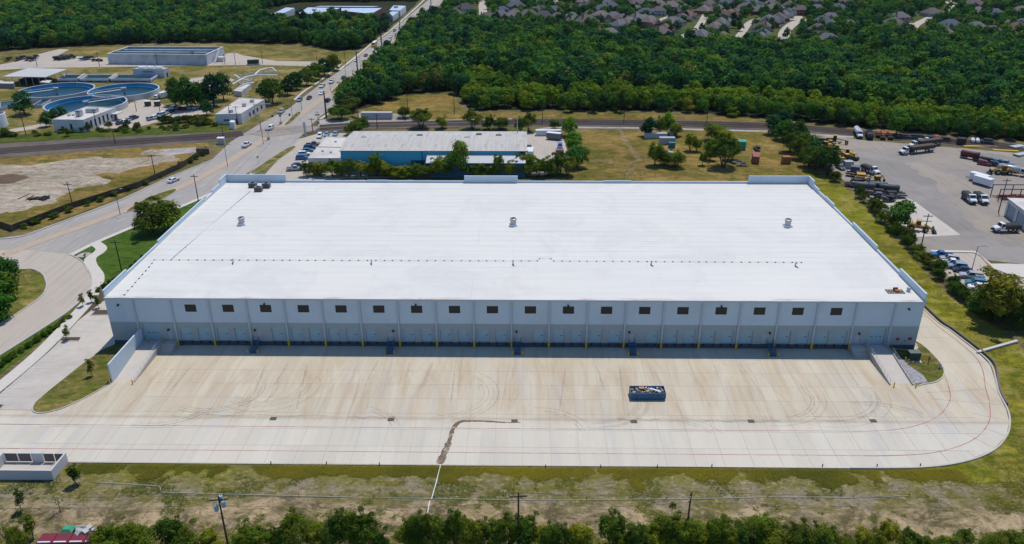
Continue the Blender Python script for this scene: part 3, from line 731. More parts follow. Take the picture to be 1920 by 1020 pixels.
def wall_mesh(name,x0,x1,z0,z1,ops,depth,zb=(1.22,5.72)):
    mb=MB()
    xs=sorted({x0,x1}|{o[0] for o in ops}|{o[1] for o in ops})
    zz=sorted({z0,z1}|{o[2] for o in ops}|{o[3] for o in ops}|set(zb))
    for i in range(len(xs)-1):
        for k in range(len(zz)-1):
            cx=(xs[i]+xs[i+1])/2; cz=(zz[k]+zz[k+1])/2
            if any(o[0]<cx<o[1] and o[2]<cz<o[3] for o in ops): continue
            mi=0 if cz>zb[1] else (1 if cz>zb[0] else 2)
            mb.add([(xs[i],0,zz[k]),(xs[i+1],0,zz[k]),(xs[i+1],0,zz[k+1]),(xs[i],0,zz[k+1])],[(0,1,2,3)],mi)
    for o in ops:
        a,b,c,d=o[:4]; q=depth if len(o)<5 else o[4]; mi=0 if c>zb[1] else 1
        mb.add([(a,0,c),(a,0,d),(a,q,d),(a,q,c)],[(0,1,2,3)],mi); mb.add([(b,0,c),(b,q,c),(b,q,d),(b,0,d)],[(0,1,2,3)],mi)
        mb.add([(a,0,d),(b,0,d),(b,q,d),(a,q,d)],[(0,1,2,3)],mi); mb.add([(a,0,c),(a,q,c),(b,q,c),(b,0,c)],[(0,1,2,3)],mi)
    mb.add([(x0,0,z0),(x0,0,z1),(x0,.25,z1),(x0,.25,z0)],[(0,1,2,3)],1); mb.add([(x1,0,z0),(x1,.25,z0),(x1,.25,z1),(x1,0,z1)],[(0,1,2,3)],1)
    return mb.mesh(name,[M_WALL,M_WALLLOW,M_DOCKFACE])
DW,DZ0,DZ1=2.6,1.26,4.40
def door_mesh(w,hgt,n=6):
    mb=MB(); s=hgt/n
    for i in range(n): mb.box(-w/2,0.0,i*s+.012,w/2,0.05,(i+1)*s-.012)
    mb.box(-w/2,0.03,0,w/2,0.07,hgt)
    return mb.mesh("dock_door",M_DOOR)
DOORM=door_mesh(DW-.02,DZ1-DZ0)
vp=MB(); vp.box(.42,-0.012,1.55,.92,0.0,1.68); VPANE=vp.mesh("vision_pane",M_BLACK)
bp=MB(); bp.box(-.14,-.16,0,.14,0,.42); BUMPER=bp.mesh("dock_bumper",M_BLACK)
md=MB(); md.box(-.5,0,0,.5,.06,2.15); MAND=md.mesh("door",M_MANDOOR)
hd=MB(); hd.box(.34,-.05,1.0,.40,0,1.14); HANDLE=hd.mesh("door_handle",M_BLACK)
wf=MB(); wf.box(-1.2,-.02,0,-1.1,.08,1.75).box(1.1,-.02,0,1.2,.08,1.75).box(-1.1,-.02,0,1.1,.08,.1).box(-1.1,-.02,1.65,1.1,.08,1.75); WFRAME=wf.mesh("window_frame",M_FRAME)
wp=MB(); wp.box(-1.1,.04,.1,1.1,.07,1.65); WPANE=wp.mesh("pane",M_PANE)
wl=MB(); wl.box(-.18,-.45,0,.18,0,.12); wl.frus(-.2,-.62,.2,-.3,-.12,-.15,-.6,.15,-.3,.02); WLIGHT=wl.mesh("wall_light",M_BLACK)
ds=MB(); ds.box(-.16,-.28,1.55,.16,0,ZE-.5); ds.frus(-.16,-.28,.16,-.01,ZE-.5,-.32,-.36,.32,-.01,ZE-.28); DSPOUT=ds.mesh("downspout",M_SPOUT)
gd=MB(); gd.lathe([(0.001,0),(.24,0),(.24,1.5),(.18,1.6),(0.001,1.62)],12,(0,-.30,0)); GUARD=gd.mesh("pipe_guard",M_YELLOWPAINT)
STAIR_BAYS={3:0,6:1,10:0,13:0,16:1}       # bay: which side the man door is (0 left, 1 right)
def dock_door(x,first=True):
    d=link("dock_door",DOORM,W,(x,.24,DZ0)); link("vision_pane",VPANE,d)
    for s in (-1,1): link("dock_bumper",BUMPER,W,(x+s*.95,-.002,.72))
def man_door(x):
    d=link("door",MAND,W,(x,.10,DZ0)); link("door_handle",HANDLE,d)
for b in range(20):
    x0=-80+8*b; ops=[]
    if 1<=b<=18: ops.append((x0+4-1.2,x0+4+1.2,8.25,10.0,.12))
    if b in STAIR_BAYS:
        side=STAIR_BAYS[b]
        dx=x0+2.05 if side else x0+5.85; mx=x0+5.85 if side else x0+1.75
        ops+= [(dx-DW/2,dx+DW/2,DZ0,DZ1,.26),(mx-.5,mx+.5,DZ0,DZ0+2.15,.12)]
        dock_door(dx); man_door(mx)
        link("wall_light",WLIGHT,W,(mx+(.9 if side else -.7),0,4.0))
    elif b in (0,19):
        s=1 if b==0 else -1; cx=x0+4-s*1.35; mx=x0+4+s*2.4
        ops+=[(cx-1.9,cx+1.9,DZ0,5.2,.26),(mx-.5,mx+.5,DZ0,DZ0+2.15,.12)]
        d=link("drive_in_door",door_mesh(3.78,5.2-DZ0,8),W,(cx,.24,DZ0))
        for k in (-.9,0.1,.9): link("vision_pane",VPANE,d,(k-.6,0,.15))
        man_door(mx); link("wall_light",WLIGHT,W,(mx,0,4.0))
    else:
        for dx in (x0+2.05,x0+5.85): ops.append((dx-DW/2,dx+DW/2,DZ0,DZ1,.26)); dock_door(dx)
    link("wall_panel",wall_mesh("wall_panel",x0+.03,x0+7.97,0.0,ZE-.22,ops,.26),W)
    if 1<=b<=18:
        wnd=link("window_frame",WFRAME,W,(x0+4,.02,8.25)); link("pane",WPANE,wnd)
        if b in (3,7,11,15): link("wall_light",WLIGHT,W,(x0+3.9,0,10.25))
for x0,x1 in ((-86,-80.03),(80.03,86)):
    link("wall_panel",wall_mesh("wall_panel",x0,x1,0.0,ZE-.22,[],.26),W)
    link("wall_light",WLIGHT,W,((x0+x1)/2-.2,0,9.9))
for i in range(21):
    d=link("downspout",DSPOUT,W,(-80+8*i,-.004,0)); link("pipe_guard",GUARD,d)
bk=MB(); bk.box(-85.9,.30,0,85.9,.36,ZE-.3); bk.obj("wall_backing",M_DOCKFACE,W)
# side and rear walls with stepped parapets
def parapet_wall(name,segs,place):
    for a,b,zt in segs:
        mb=MB(); place(mb,a,b,zt); mb.obj(name,[M_WALL,M_WALLLOW],W)
LEFT=[(0,10.6,13.15),(10.6,27.4,12.45),(27.4,57.6,13.05),(57.6,64.0,12.45),(64.0,70.4,13.0),(70.4,76.0,13.95)]
RIGHT=[(0,12.6,13.3),(12.6,25.4,12.45),(25.4,40.8,13.2),(40.8,54.5,12.4),(54.5,61,12.9),(61,66.5,12.6),(66.5,71.0,12.95),(71.0,76.0,13.95)]
def pl(mb,a,b,zt): mb.box(-86.0,a+.012,0,-85.72,b-.012,zt); mb.box(-86.05,a+.012,zt,-85.67,b-.012,zt+.07)
def pr(mb,a,b,zt): mb.box(85.72,a+.012,0,86.0,b-.012,zt); mb.box(85.67,a+.012,zt,86.05,b-.012,zt+.07)
parapet_wall("side_wall",LEFT,pl); parapet_wall("side_wall",RIGHT,pr)
REAR=[(-85.7,-68.1,13.9),(-68.1,-44,12.15),(-44,-38,12.3),(-38,-15.2,12.15),(-15.2,0.6,13.7),(0.6,26,12.15),(26,34,12.35),(34,68.3,12.15),(68.3,85.7,13.9)]
def pb(mb,a,b,zt): mb.box(a+.012,75.72,0,b-.012,76.0,zt); mb.box(a+.012,75.67,zt,b-.012,76.05,zt+.07)
parapet_wall("rear_wall",REAR,pb)
for a,b,c,d in ((-85.7,-85.4,70.4,75.7),(85.4,85.7,71,75.7)):
    pass
# fire-service fittings at the right end
M_SIGNRED=mat("sign_red",(0.22,0.06,0.065),0.8,0.1,1.0,0.3)
for x,z,r0 in ((82.0,2.6,.34),(84.6,2.7,.4),(83.6,2.2,.15)):
    mb=MB(); mb.box(x-r0,-.05,z-r0*.9,x+r0,-.002,z+r0*.9); mb.obj("fire_sign",M_SIGNRED,W)
# ------------------------------------------------------------------ dock ramps, steps, guards
M_RAMP=mat("ramp_concrete",(0.52,0.48,0.42),0.85,0.14,0.5,0.2,space='POS')
M_CURBW=mat("ramp_wall",(0.42,0.40,0.37),0.85,0.15,0.7,0.2,space='POS')
def ramp(name,x0,x1,yend,label,rail):
    t=thing(name,label,"ramp",((x0+x1)/2,yend,0)); X=Matrix.Translation((-(x0+x1)/2,-yend,0))
    mb=MB(); mb.side([(0,0),(1,1),(1,0)],0,1)
    mb=MB(); vs=[(x0,yend,0.03),(x1,yend,0.03),(x1,-3.6,1.25),(x0,-3.6,1.25),(x1,-.02,1.25),(x0,-.02,1.25),(x0,-.02,0),(x1,-.02,0),(x0,yend,0),(x1,yend,0)]
    mb.add([X@Vector(v) for v in vs],[(0,1,2,3),(3,2,4,5),(0,3,5,6,8),(1,9,7,4,2),(0,8,9,1)]); mb.obj("ramp_slab",M_RAMP,t)
    for xs in rail:
        mb=MB(); a,b=xs-.12,xs+.12
        vs=[(a,yend+.1,0),(b,yend+.1,0),(b,-.05,0),(a,-.05,0),(a,yend+.1,0.30),(b,yend+.1,0.30),(b,-3.6,1.50),(a,-3.6,1.50),(b,-.05,1.5),(a,-.05,1.5)]
        mb.add([X@Vector(v) for v in vs],[(4,5,6,7),(7,6,8,9),(0,1,5,4),(1,2,8,6,5),(0,4,7,9,3)]); mb.obj("ramp_kerb",M_CURBW,t)
        mb=MB(); n=9
        def zy(y): return 1.5 if y>-3.6 else 1.5-(1.2)*( -3.6-y)/( -3.6-yend-.1)
        pts=[yend+.3+(-.3-yend-.3)*i/n for i in range(n+1)]
        for y in pts: mb.tube(X@Vector((xs,y,zy(y))),X@Vector((xs,y,zy(y)+1.0)),.028,5)
        for h in (.5,1.0): mb.path([X@Vector((xs,y,zy(y)+h)) for y in pts],.028,5)
        mb.obj("guard_rail",M_GALV,t)
    return t
ramp("loading_ramp",-79.45,-75.2,-14.85,"sloping concrete ramp up to the docks beside the tall white screen wall",[-75.2])
ramp("loading_ramp",75.2,79.7,-14.05,"sloping concrete ramp up to the docks beside the stone strip",[75.2,79.7])
sw=thing("screen_wall","tall white concrete screen wall along the ramp at the warehouse corner","wall",(-79.65,-14.8,0))
for k,(a,b) in enumerate(((0.0,7.35),(7.38,14.7))):
    mb=MB(); mb.box(-.15,a,0,.15,b,4.25); mb.obj("wall_panel",M_WALL,sw)
def steps(x0,x1,label,yb):
    t=thing("concrete_steps",label,"steps",((x0+x1)/2,-3.6,0)); w=(x1-x0)/2
    n=7
    for i in range(n):
        mb=MB(); z1=1.25*(i+1)/n; y0=0.30*i
        mb.box(-w+.15,y0,0,w-.15,3.55 if i==n-1 else y0+.30,z1); mb.obj("step",M_RAMP,t)
    for s in (-1,1):
        mb=MB(); mb.add([(s*w-.15,0,0),(s*w+.15,0,0),(s*w+.15,3.55,0),(s*w-.15,3.55,0),(s*w-.15,0,.2),(s*w+.15,0,.2),(s*w+.15,2.1,1.4),(s*w-.15,2.1,1.4),(s*w+.15,3.55,1.4),(s*w-.15,3.55,1.4)],[(4,5,6,7),(7,6,8,9),(0,1,5,4),(1,2,8,6,5),(0,4,7,9,3)]); mb.obj("side_wall",M_CURBW,t)
steps(-74.9,-72.3,"grey concrete steps beside the ramp at the screen wall",0); steps(72.1,74.9,"grey concrete steps beside the ramp at the transformer end",0)
def stair_kit():
    P=[]
    for s in (-1,1):
        mb=MB(); mb.add([(s*.62-.03,0,0),(s*.62+.03,0,0),(s*.62+.03,2.3,1.0),(s*.62-.03,2.3,1.0),(s*.62-.03,0,.25),(s*.62+.03,0,.25),(s*.62+.03,2.3,1.25),(s*.62-.03,2.3,1.25)],[(0,1,2,3)[::-1],(4,5,6,7),(0,1,5,4),(1,2,6,5),(2,3,7,6),(3,0,4,7)])
        mb.box(s*.62-.03,2.3,1.0,s*.62+.03,3.45,1.25); P.append(("stringer",mb.mesh("stringer",M_BLUE)))
        mb=MB()
        pts=[(0.1,.2),(0.85,.53),(1.6,.86),(2.3,1.25),(3.4,1.25)]
        for y,z in pts: mb.tube((s*.62,y,z),(s*.62,y,z+1.05),.03,6)
        for h in (.5,1.05): mb.path([(s*.62,y,z+h) for y,z in pts],.03,6)
        P.append(("handrail",mb.mesh("handrail",M_BLUE)))
    for i in range(6):
        mb=MB(); z=.2+.17*i; y=.08+.38*i; mb.box(-.6,y,z-.03,.6,y+.3,z+.02); P.append(("tread",mb.mesh("tread",M_BLUE)))
    mb=MB(); mb.box(-.6,2.33,1.2,.6,3.45,1.25); P.append(("landing",mb.mesh("landing",M_BLUE)))
    return Kit("dock_stair",P)
STAIR=stair_kit()
def bollard_kit():
    b=MB(); b.lathe([(0.001,0),(.11,0),(.11,.95),(.08,1.04),(0.001,1.07)],12); f=MB(); f.lathe([(.11,0),(.19,0),(.19,.06),(.11,.06)],12)
    return Kit("bollard",[("post",b.mesh("post",M_YELLOWPAINT,True)),("footing",f.mesh("footing",M_RAMP))])
BOLL=bollard_kit()
for i,(x,lb) in enumerate(((-54.9,"leftmost"),(-25.8,"second from the left"),(1.3,"third from the left, near the middle"),(25.7,"fourth from the left"),(55.1,"rightmost"))):
    STAIR.put((x,-3.5,.13),0,"blue steel dock stair with handrails, %s of five"%lb,"stair","blue stairs along the dock wall")
    for s,w in ((-1,"left"),(1,"right")):
        BOLL.put((x+s*1.05,-3.6,.13),0,"yellow bollard at the %s foot of the %s blue dock stair"%(w,["leftmost","second","third","fourth","rightmost"][i]),"bollard","yellow bollards at the dock stairs")
for x,y,z,lb in ((-75.2,-15.5,.13,"yellow bollard at the foot of the ramp by the screen wall, on the yard side"),(-79.8,-15.4,.13,"yellow bollard at the end of the tall screen wall"),(75.6,-14.7,.13,"yellow bollard at the foot of the stone-strip ramp, yard side"),(79.9,-14.7,.13,"yellow bollard at the foot of the ramp, beside the stone strip"),
    (-78.2,-1.0,1.26,"yellow bollard by the ramp door, next to the screen wall"),(-73.4-1.6,-1.0,1.26,"yellow bollard by the ramp door, next to the concrete steps"),(75.4,-.9,1.26,"yellow bollard at the right ramp door, beside the steps"),(79.2,-.9,1.26,"yellow bollard at the right ramp door, beside the fire signs"),
    (81.9,-5.2,.24,"yellow bollard left behind the green transformer"),(82.6,-6.8,.24,"yellow bollard left in front of the green transformer"),(84.9,-6.6,.24,"yellow bollard right in front of the green transformer"),(82.1,-6.0,.24,"yellow bollard beside the meter post left of the transformer"),(-76.2,-40.3,.02,"yellow bollard outside the gate corner of the dumpster enclosure")):
    BOLL.put((x,y,z),0,lb,"bollard","yellow guard bollards")
# transformer, hydrant, small fittings
M_TGREEN=mat("transformer_green",(0.028,0.05,0.035),0.5,0.1,1.0,0.4)
t=thing("transformer","dark green pad transformer on the grass island by the warehouse corner","transformer",(83.75,-4.7,.24))
mb=MB(); mb.box(-1.35,-1.1,0,1.35,1.1,.15); mb.obj("pad",M_RAMP,t)
mb=MB(); mb.box(-1.15,-.2,.15,1.15,.95,1.9); mb.obj("cabinet",M_TGREEN,t)
mb=MB(); mb.frus(-1.2,-.55,1.2,1.0,1.9,-1.18,-.5,1.18,.98,2.0); mb.obj("cover",mat("cover_green",(0.10,0.14,0.12),0.5,0.1,1,0.4),t)
for s in (-1,1): mb=MB(); mb.box(-.56+s*.57,-.5,.2,.56+s*.57,-.2,1.88); mb.obj("door",M_TGREEN,t)
t=thing("fire_hydrant","small blue and white hydrant at the tip of the grass island","hydrant",(87.6,-8.0,.24))
M_HYD=mat("hydrant_blue",(0.03,0.12,0.32),0.5,0.1,1,0.4)
mb=MB(); mb.lathe([(.001,0),(.2,0),(.2,.08),(.14,.1),(.14,.6),(.17,.62),(.17,.7),(.1,.82),(.001,.86)],12); mb.obj("barrel",M_HYD,t)
for s in (-1,1): mb=MB(); mb.tube((s*.1,0,.45),(s*.3,0,.45),.07,8); mb.obj("nozzle",M_WHITE,t)
t=thing("pipe_riser","dark post with a small box on the grass island behind the hydrant","post",(86.3,-5.9,.24)); mb=MB(); mb.tube((0,0,0),(0,0,1.1),.07,8); mb.obj("post",M_BLACK,t); mb=MB(); mb.cbox((0,0,1.2),(.3,.2,.4)); mb.obj("box",M_BLACK,t)
# ------------------------------------------------------------------ roof equipment
def zroof(y): return ZE+.06+(ZR-ZE-.06)*(min(y,76-y)/38.0)
def fan_kit():
    c=MB(); c.frus(-1.0,-1.0,1.0,1.0,0,-.85,-.85,.85,.85,.55)
    d=MB(); d.lathe([(.75,.55),(.75,1.45),(.86,1.5),(.86,1.95),(.70,2.02),(.62,1.9),(.001,1.9)],20)
    k=MB(); k.lathe([(.001,1.92),(.58,1.92),(.58,1.96),(.001,1.97)],16)
    return Kit("exhaust_fan",[("curb",c.mesh("curb",M_WHITE)),("housing",d.mesh("housing",M_GALV,False)),("damper",k.mesh("damper",M_BLACK))])
FAN=fan_kit()
for x,l in ((-69.8,"left"),(-.2,"middle"),(69.4,"right")): FAN.put((x,40.6,zroof(40.6)),0.1,"round galvanised exhaust fan on the white roof, %s of the three"%l,"roof fan","exhaust fans in a row on the roof")
def hvac_kit():
    b=MB(); b.box(-1.1,-.75,.25,1.1,.75,1.35); t=MB(); t.lathe([(.001,1.36),(.5,1.36),(.5,1.45),(.45,1.45),(.45,1.4),(.001,1.4)],14); s=MB(); s.box(-1,-.7,0,-.8,.7,.25).box(.8,-.7,0,1,.7,.25)
    l=MB()
    for i in range(6): l.box(-1.0,-.775,.4+i*.15,1.0,-.752,.46+i*.15)
    return Kit("rooftop_unit",[("cabinet",b.mesh("cabinet",mat("hvac_grey",(0.16,0.165,0.17),0.6,0.15,1,0.4)) ),("fan_grille",t.mesh("fan_grille",M_BLACK)),("sleeper",s.mesh("sleeper",M_TIE)),("louver",l.mesh("louver",M_BLACK))])
HV=hvac_kit()
for x,y,l in ((-76.5,71.0,"leftmost"),(-73.7,67.4,"nearest"),(-72.4,70.6,"rightmost")): HV.put((x,y,zroof(y)),0.0,"dark grey rooftop air unit by the raised corner parapet, %s of three"%l,"air conditioner","rooftop air units at the left rear corner")
def conduit(name,pts,gap,label,r=.045,bs=.28,pm=None):
    t=thing(name,label,"pipe",(0,0,0)); P=[Vector((a,b,zroof(b)+.22)) for a,b in pts]
    mb=MB(); mb.path(P,r,6); mb.obj("pipe",pm or M_GALV,t)
    blk=MB(); blk.frus(-bs/2,-bs/2,bs/2,bs/2,0,-bs/2.4,-bs/2.4,bs/2.4,bs/2.4,.18); bm_=blk.mesh("support_block",M_BLACK)
    for p in resample(P,gap)[1:]: link("support_block",bm_,t,(p.x+U(-.15,.15),p.y,p.z-.22))
gp=[(-82.8,.6),(-81.9,.9),(-83,18.5),(5.8,18.8),(6.2,20.2),(8.8,20.2),(9.4,18.8),(66,18.6)]
conduit("gas_pipe",gp,1.95,"thin gas pipe on dark support blocks running across the white roof",.035,.30,M_WHITE)
conduit("roof_conduit",[(-79.2,19.0),(-76,66.5)],6.5,"thin conduit running along the left side of the roof to the air units",.06,.25)
jv=MB(); jv.path([(0,0,0),(0,0,.8),(0,-.15,.95),(0,-.4,.95),(0,-.55,.8)],.13,8); JV=Kit("vent_pipe",[("pipe",jv.mesh("pipe",M_GALV)),])
jb=MB(); jb.lathe([(.001,0),(.3,0),(.16,.3),(.14,.3)],10); JV.parts.append(("flashing",jb.mesh("flashing",M_WHITE)))
jl=MB(); jl.box(-.10,-1.3,.02,.10,-.2,.14); JV.parts.append(("drip_hose",jl.mesh("drip_hose",mat("hose_grey",(0.12,0.14,0.18),0.6,0.1,1,0.3))))
for i,(x,y) in enumerate(((-64.3,17.4),(-32.4,17.4),(.1,17.2),(31.6,17.3),(64.2,16.9))): JV.put((x,y,zroof(y)),0.2,"hooked vent pipe beside the roof gas pipe, %s from the left"%ORD[i],"vent pipe","hooked roof vents along the gas pipe")
t=thing("roof_pallet","slatted grey pallet with rusty parts on the roof by the right front corner","pallet",(81.6,4.2,zroof(4)))
for i in range(7): mb=MB(); mb.box(-2.0+i*.55,-.9,.12,-1.75+i*.55,.9,.17); mb.obj("slat",M_TIE,t)
for y in (-.8,0,.8): mb=MB(); mb.box(-2.0,y-.05,0.0,1.6,y+.05,.12); mb.obj("bearer",M_TIE,t)
mb=MB(); mb.box(-.3,-.5,.17,.7,.4,.45).box(-.5,.4,.17,.5,.6,.8); mb.obj("equipment",mat("rust_orange",(0.34,0.12,0.04),0.8,0.3,2,0.2),t)
t=thing("roof_hatch","small grey cylinder vent on the roof beside the slatted pallet","roof vent",(84.3,4.4,zroof(4))); mb=MB(); mb.lathe([(.001,0),(.4,0),(.4,.8),(.3,.95),(.001,1)],12); mb.obj("cylinder",M_GALV,t); mb=MB(); mb.box(-.5,-.5,0,.5,.5,.1); mb.obj("curb",M_WHITE,t)
# ------------------------------------------------------------------ dumpster in the yard
M_SKIP=mat("skip_blue",(0.03,0.13,0.27),0.5,0.2,1.0,0.4,col2=(0.05,0.07,0.09),patch=0.9,amount=(0.55,0.7))
t=thing("roll_off_dumpster","blue roll-off dumpster heaped with rubbish standing in the yard","dumpster",(26.55,-18.6,.14),0.01)
L,Wd,Hh=3.35,1.22,1.55
for n_,a in (("end_panel",(-L,-Wd,.2,-L+.07,Wd,Hh)),("end_gate",(L-.07,-Wd,.2,L,Wd,Hh)),("side_panel",(-L+.07,-Wd,.2,L-.07,-Wd+.07,Hh)),("side_panel",(-L+.07,Wd-.07,.2,L-.07,Wd,Hh)),("floor",(-L+.07,-Wd+.07,.2,L-.07,Wd-.07,.28))):
    mb=MB(); mb.box(*a); mb.obj(n_,M_SKIP,t)
for s in (-1,1):
    for i in range(9):
        mb=MB(); x=-L+.35+i*.79; mb.box(x-.06,s*(Wd+.045)-.04,.2,x+.06,s*(Wd+.045)+.04,Hh-.1); mb.obj("rib",M_SKIP,t)
    mb=MB(); mb.box(-L,s*(Wd+.04)-.06,Hh-.1,L,s*(Wd+.04)+.06,Hh+.04); mb.obj("top_rail",M_SKIP,t)
    for x in (-2.9,2.9): mb=MB(); mb.cyl((x,s*.95-.06,.13),.13,.12,10,0,'y'); mb.obj("roller",M_BLACK,t)
    mb=MB(); mb.box(-L,s*.6-.06,.1,L,s*.6+.06,.2); mb.obj("skid",M_SKIP,t)
jm=[mat("rubbish_"+n_,c,0.8,0.3,2,0.2) for n_,c in (("white",(.66,.66,.66)),("tan",(.42,.27,.12)),("dark",(.05,.05,.055)),("grey",(.3,.3,.31)),("brown",(.2,.1,.06)),("cream",(.6,.52,.38)))]
mb=MB(); mb.box(-L+.1,-Wd+.1,.28,L-.1,Wd-.1,1.15,2)
for i in range(170):
    X=Matrix.Translation((U(-L+.4,L-.4),U(-Wd+.25,Wd-.25),U(1.15,1.5)))@Matrix.Rotation(U(0,6.3),4,'Z')@Matrix.Rotation(U(-.6,.6),4,'X')
    a,b,c=U(.08,.55),U(.06,.3),U(.02,.14); mb.box(-a/2,-b/2,-c/2,a/2,b/2,c/2,RNG.choice([0,0,3,2,2,4,5,1]),X)
mb.box(-1.6,.1,1.5,-.55,.75,1.75,1)
for i in range(6):
    X=Matrix.Translation((.8+i*.28,.2-.12*i,1.62-.03*i))@Matrix.Rotation(-.5,4,'Z')@Matrix.Rotation(U(-.3,.3),4,'X'); mb.box(-.3,-.2,-.02,.3,.2,.03,0,X)
o=mb.obj("rubbish_heap",jm); o.location=(26.55,-18.6,.14); o.rotation_euler=(0,0,.01); stuff(o,"mixed pale and dark rubbish heaped in the blue dumpster","rubbish")
# ------------------------------------------------------------------ dumpster enclosure at the lower left
t=thing("dumpster_enclosure","open-topped concrete enclosure with slatted gates at the left edge of the yard","enclosure",(-80.8,-44.2,0))
M_ENC=mat("enclosure_wall",(0.52,0.52,0.52),0.85,0.1,0.6,0.2,space='POS'); M_GATE=mat("gate_panel",(0.16,0.135,0.125),0.8,0.15,1.0,0.2)
mb=MB(); mb.box(-5.5,0,.02,5.3,4.5,.07); mb.obj("floor_slab",M_PAVE,t)
mb=MB(); mb.box(-5.6,-.2,0,5.4,.1,2.0); mb.obj("front_wall",M_ENC,t)
for x in (-5.6,5.1): mb=MB(); mb.box(x,.1,0,x+.3,4.5,2.0); mb.obj("side_wall",M_ENC,t)
mb=MB(); mb.box(-1.0+.4,4.25,0,.9+.4,4.55,2.02); mb.obj("pier",M_ENC,t)
for x0 in (-5.2,-2.9,1.5,3.4):
    w=2.15 if x0<0 else 1.75; gte=link("gate",None,t,(x0,4.35,0))
    n=9
    for i in range(n): mb=MB(); mb.box(i*w/n+.015,-.04,.3,(i+1)*w/n-.015,.04,1.9); mb.obj("gate_slat",M_GATE,gte)
mb=MB(); mb.tube((-3.0,4.3,0),(-3.0,4.3,2.0),.06,8); mb.obj("gate_post",M_WHITE,t)
# ------------------------------------------------------------------ silt fence, pipe, stakes on the verge
M_FENCEW=mat("pale_pipe",(0.46,0.46,0.42),0.6,0.2,0.4,0.3,space='POS',col2=(0.25,0.42,0.36),patch=0.08,amount=(0.55,0.6))
FP=[G(a,b) for a,b in ((182,905),(300,913),(302,924),(420,927),(560,931),(700,934),(815,936),(960,938.5),(1100,938),(1250,937),(1440,933),(1600,934),(1705,930))]
t=thing("surface_pipe","thin pale pipe lying along the verge beyond the yard grass","pipe",(0,0,0))
mb=MB(); mb.path([Vector((p.x,p.y,.12+.05*math.sin(i))) for i,p in enumerate(resample(FP,4))],.045,6); mb.obj("pipe",M_FENCEW,t)
st=MB(); st.box(-.04,-.04,0,.04,.04,.5); STK=st.mesh("stake",M_BLACK)
for p in resample(FP,9.0)[1:]: link("stake",STK,t,(p.x,p.y+.12,0))
P=[G(a,b) for a,b in ((826,873),(818,905),(809,937))]; P2=[G(a,b) for a,b in ((806,940),(803,955),(801,968))]
t=thing("drain_hose","straight white hose running down the verge from the wet trail","hose",(0,0,0))
mb=MB(); mb.path([Vector((p.x,p.y,.1)) for p in P],.085,6); mb.obj("upper_length",M_WHITE,t)
mb=MB(); mb.path([Vector((p.x,p.y,.1)) for p in P2],.085,6); mb.obj("lower_length",M_WHITE,t)
for i,(a,b) in enumerate(((509,868),(613,868),(712,870),(1023,874),(1126,874),(1232,874),(1334,873),(1541,873),(1643,873),(1724,872))):
    p=G(a,b+1.5); t=tag(link("marker_stake",STK,None,(p.x,p.y-.2,0)),"short dark marker stake on the yard's grass edge, %s from the left"%ORD[i],"stake","marker stakes along the yard edge"); t.scale=(1.6,1.6,1.3)
# ------------------------------------------------------------------ trees
def leaf_material(name,stops,trans=0.25):
    m=bpy.data.materials.new(name); m.use_nodes=True; nt=m.node_tree; h=NB(nt)
    for n_ in list(nt.nodes): nt.nodes.remove(n_)
    out=h.n("ShaderNodeOutputMaterial"); oi=h.n("ShaderNodeObjectInfo")
    at=h.n("ShaderNodeAttribute",attribute_name="tint")
    c=h.ramp(oi.outputs["Random"],stops)
    pn=h.noise(h.pos(),0.022,4,0.65,0.5)
    c=h.mix(1.0,c,h.ramp(pn,[(0.34,(.55,.68,.85)),(0.5,(1,1,1)),(0.66,(1.28,1.2,.85))]),'MULTIPLY')
    c=h.mix(1.0,c,at.outputs["Color"],'MULTIPLY')
    c=h.mix(1.0,c,oi.outputs["Color"],'MULTIPLY')
    d=h.n("ShaderNodeBsdfPrincipled"); h.l(c,d.inputs["Base Color"]); d.inputs["Roughness"].default_value=0.8; d.inputs["Specular IOR Level"].default_value=0.06
    t=h.n("ShaderNodeBsdfTranslucent"); h.l(h.mix(1.0,c,(1.1,1.25,0.6),'MULTIPLY'),t.inputs["Color"])
    mx=h.n("ShaderNodeMixShader"); mx.inputs[0].default_value=trans
    h.l(d.outputs[0],mx.inputs[1]); h.l(t.outputs[0],mx.inputs[2]); h.l(mx.outputs[0],out.inputs["Surface"])
    return m
M_LEAF=leaf_material("forest_leaf",[(0.0,(0.016,0.058,0.032)),(0.2,(0.028,0.096,0.034)),(0.5,(0.050,0.150,0.028)),(0.80,(0.084,0.184,0.024)),(0.97,(0.130,0.195,0.024)),(1.0,(0.15,0.165,0.028))])
M_LEAFB=leaf_material("brush_leaf",[(0.0,(0.085,0.165,0.016)),(0.5,(0.130,0.215,0.016)),(0.95,(0.19,0.245,0.018)),(1.0,(0.16,0.18,0.02))])
M_LEAF2=leaf_material("shrub_leaf",[(0.0,(0.055,0.102,0.016)),(0.5,(0.085,0.132,0.016)),(1.0,(0.130,0.152,0.022))])
M_BARK=mat("bark",(0.075,0.058,0.045),0.95,0.3,3.0,0.1)
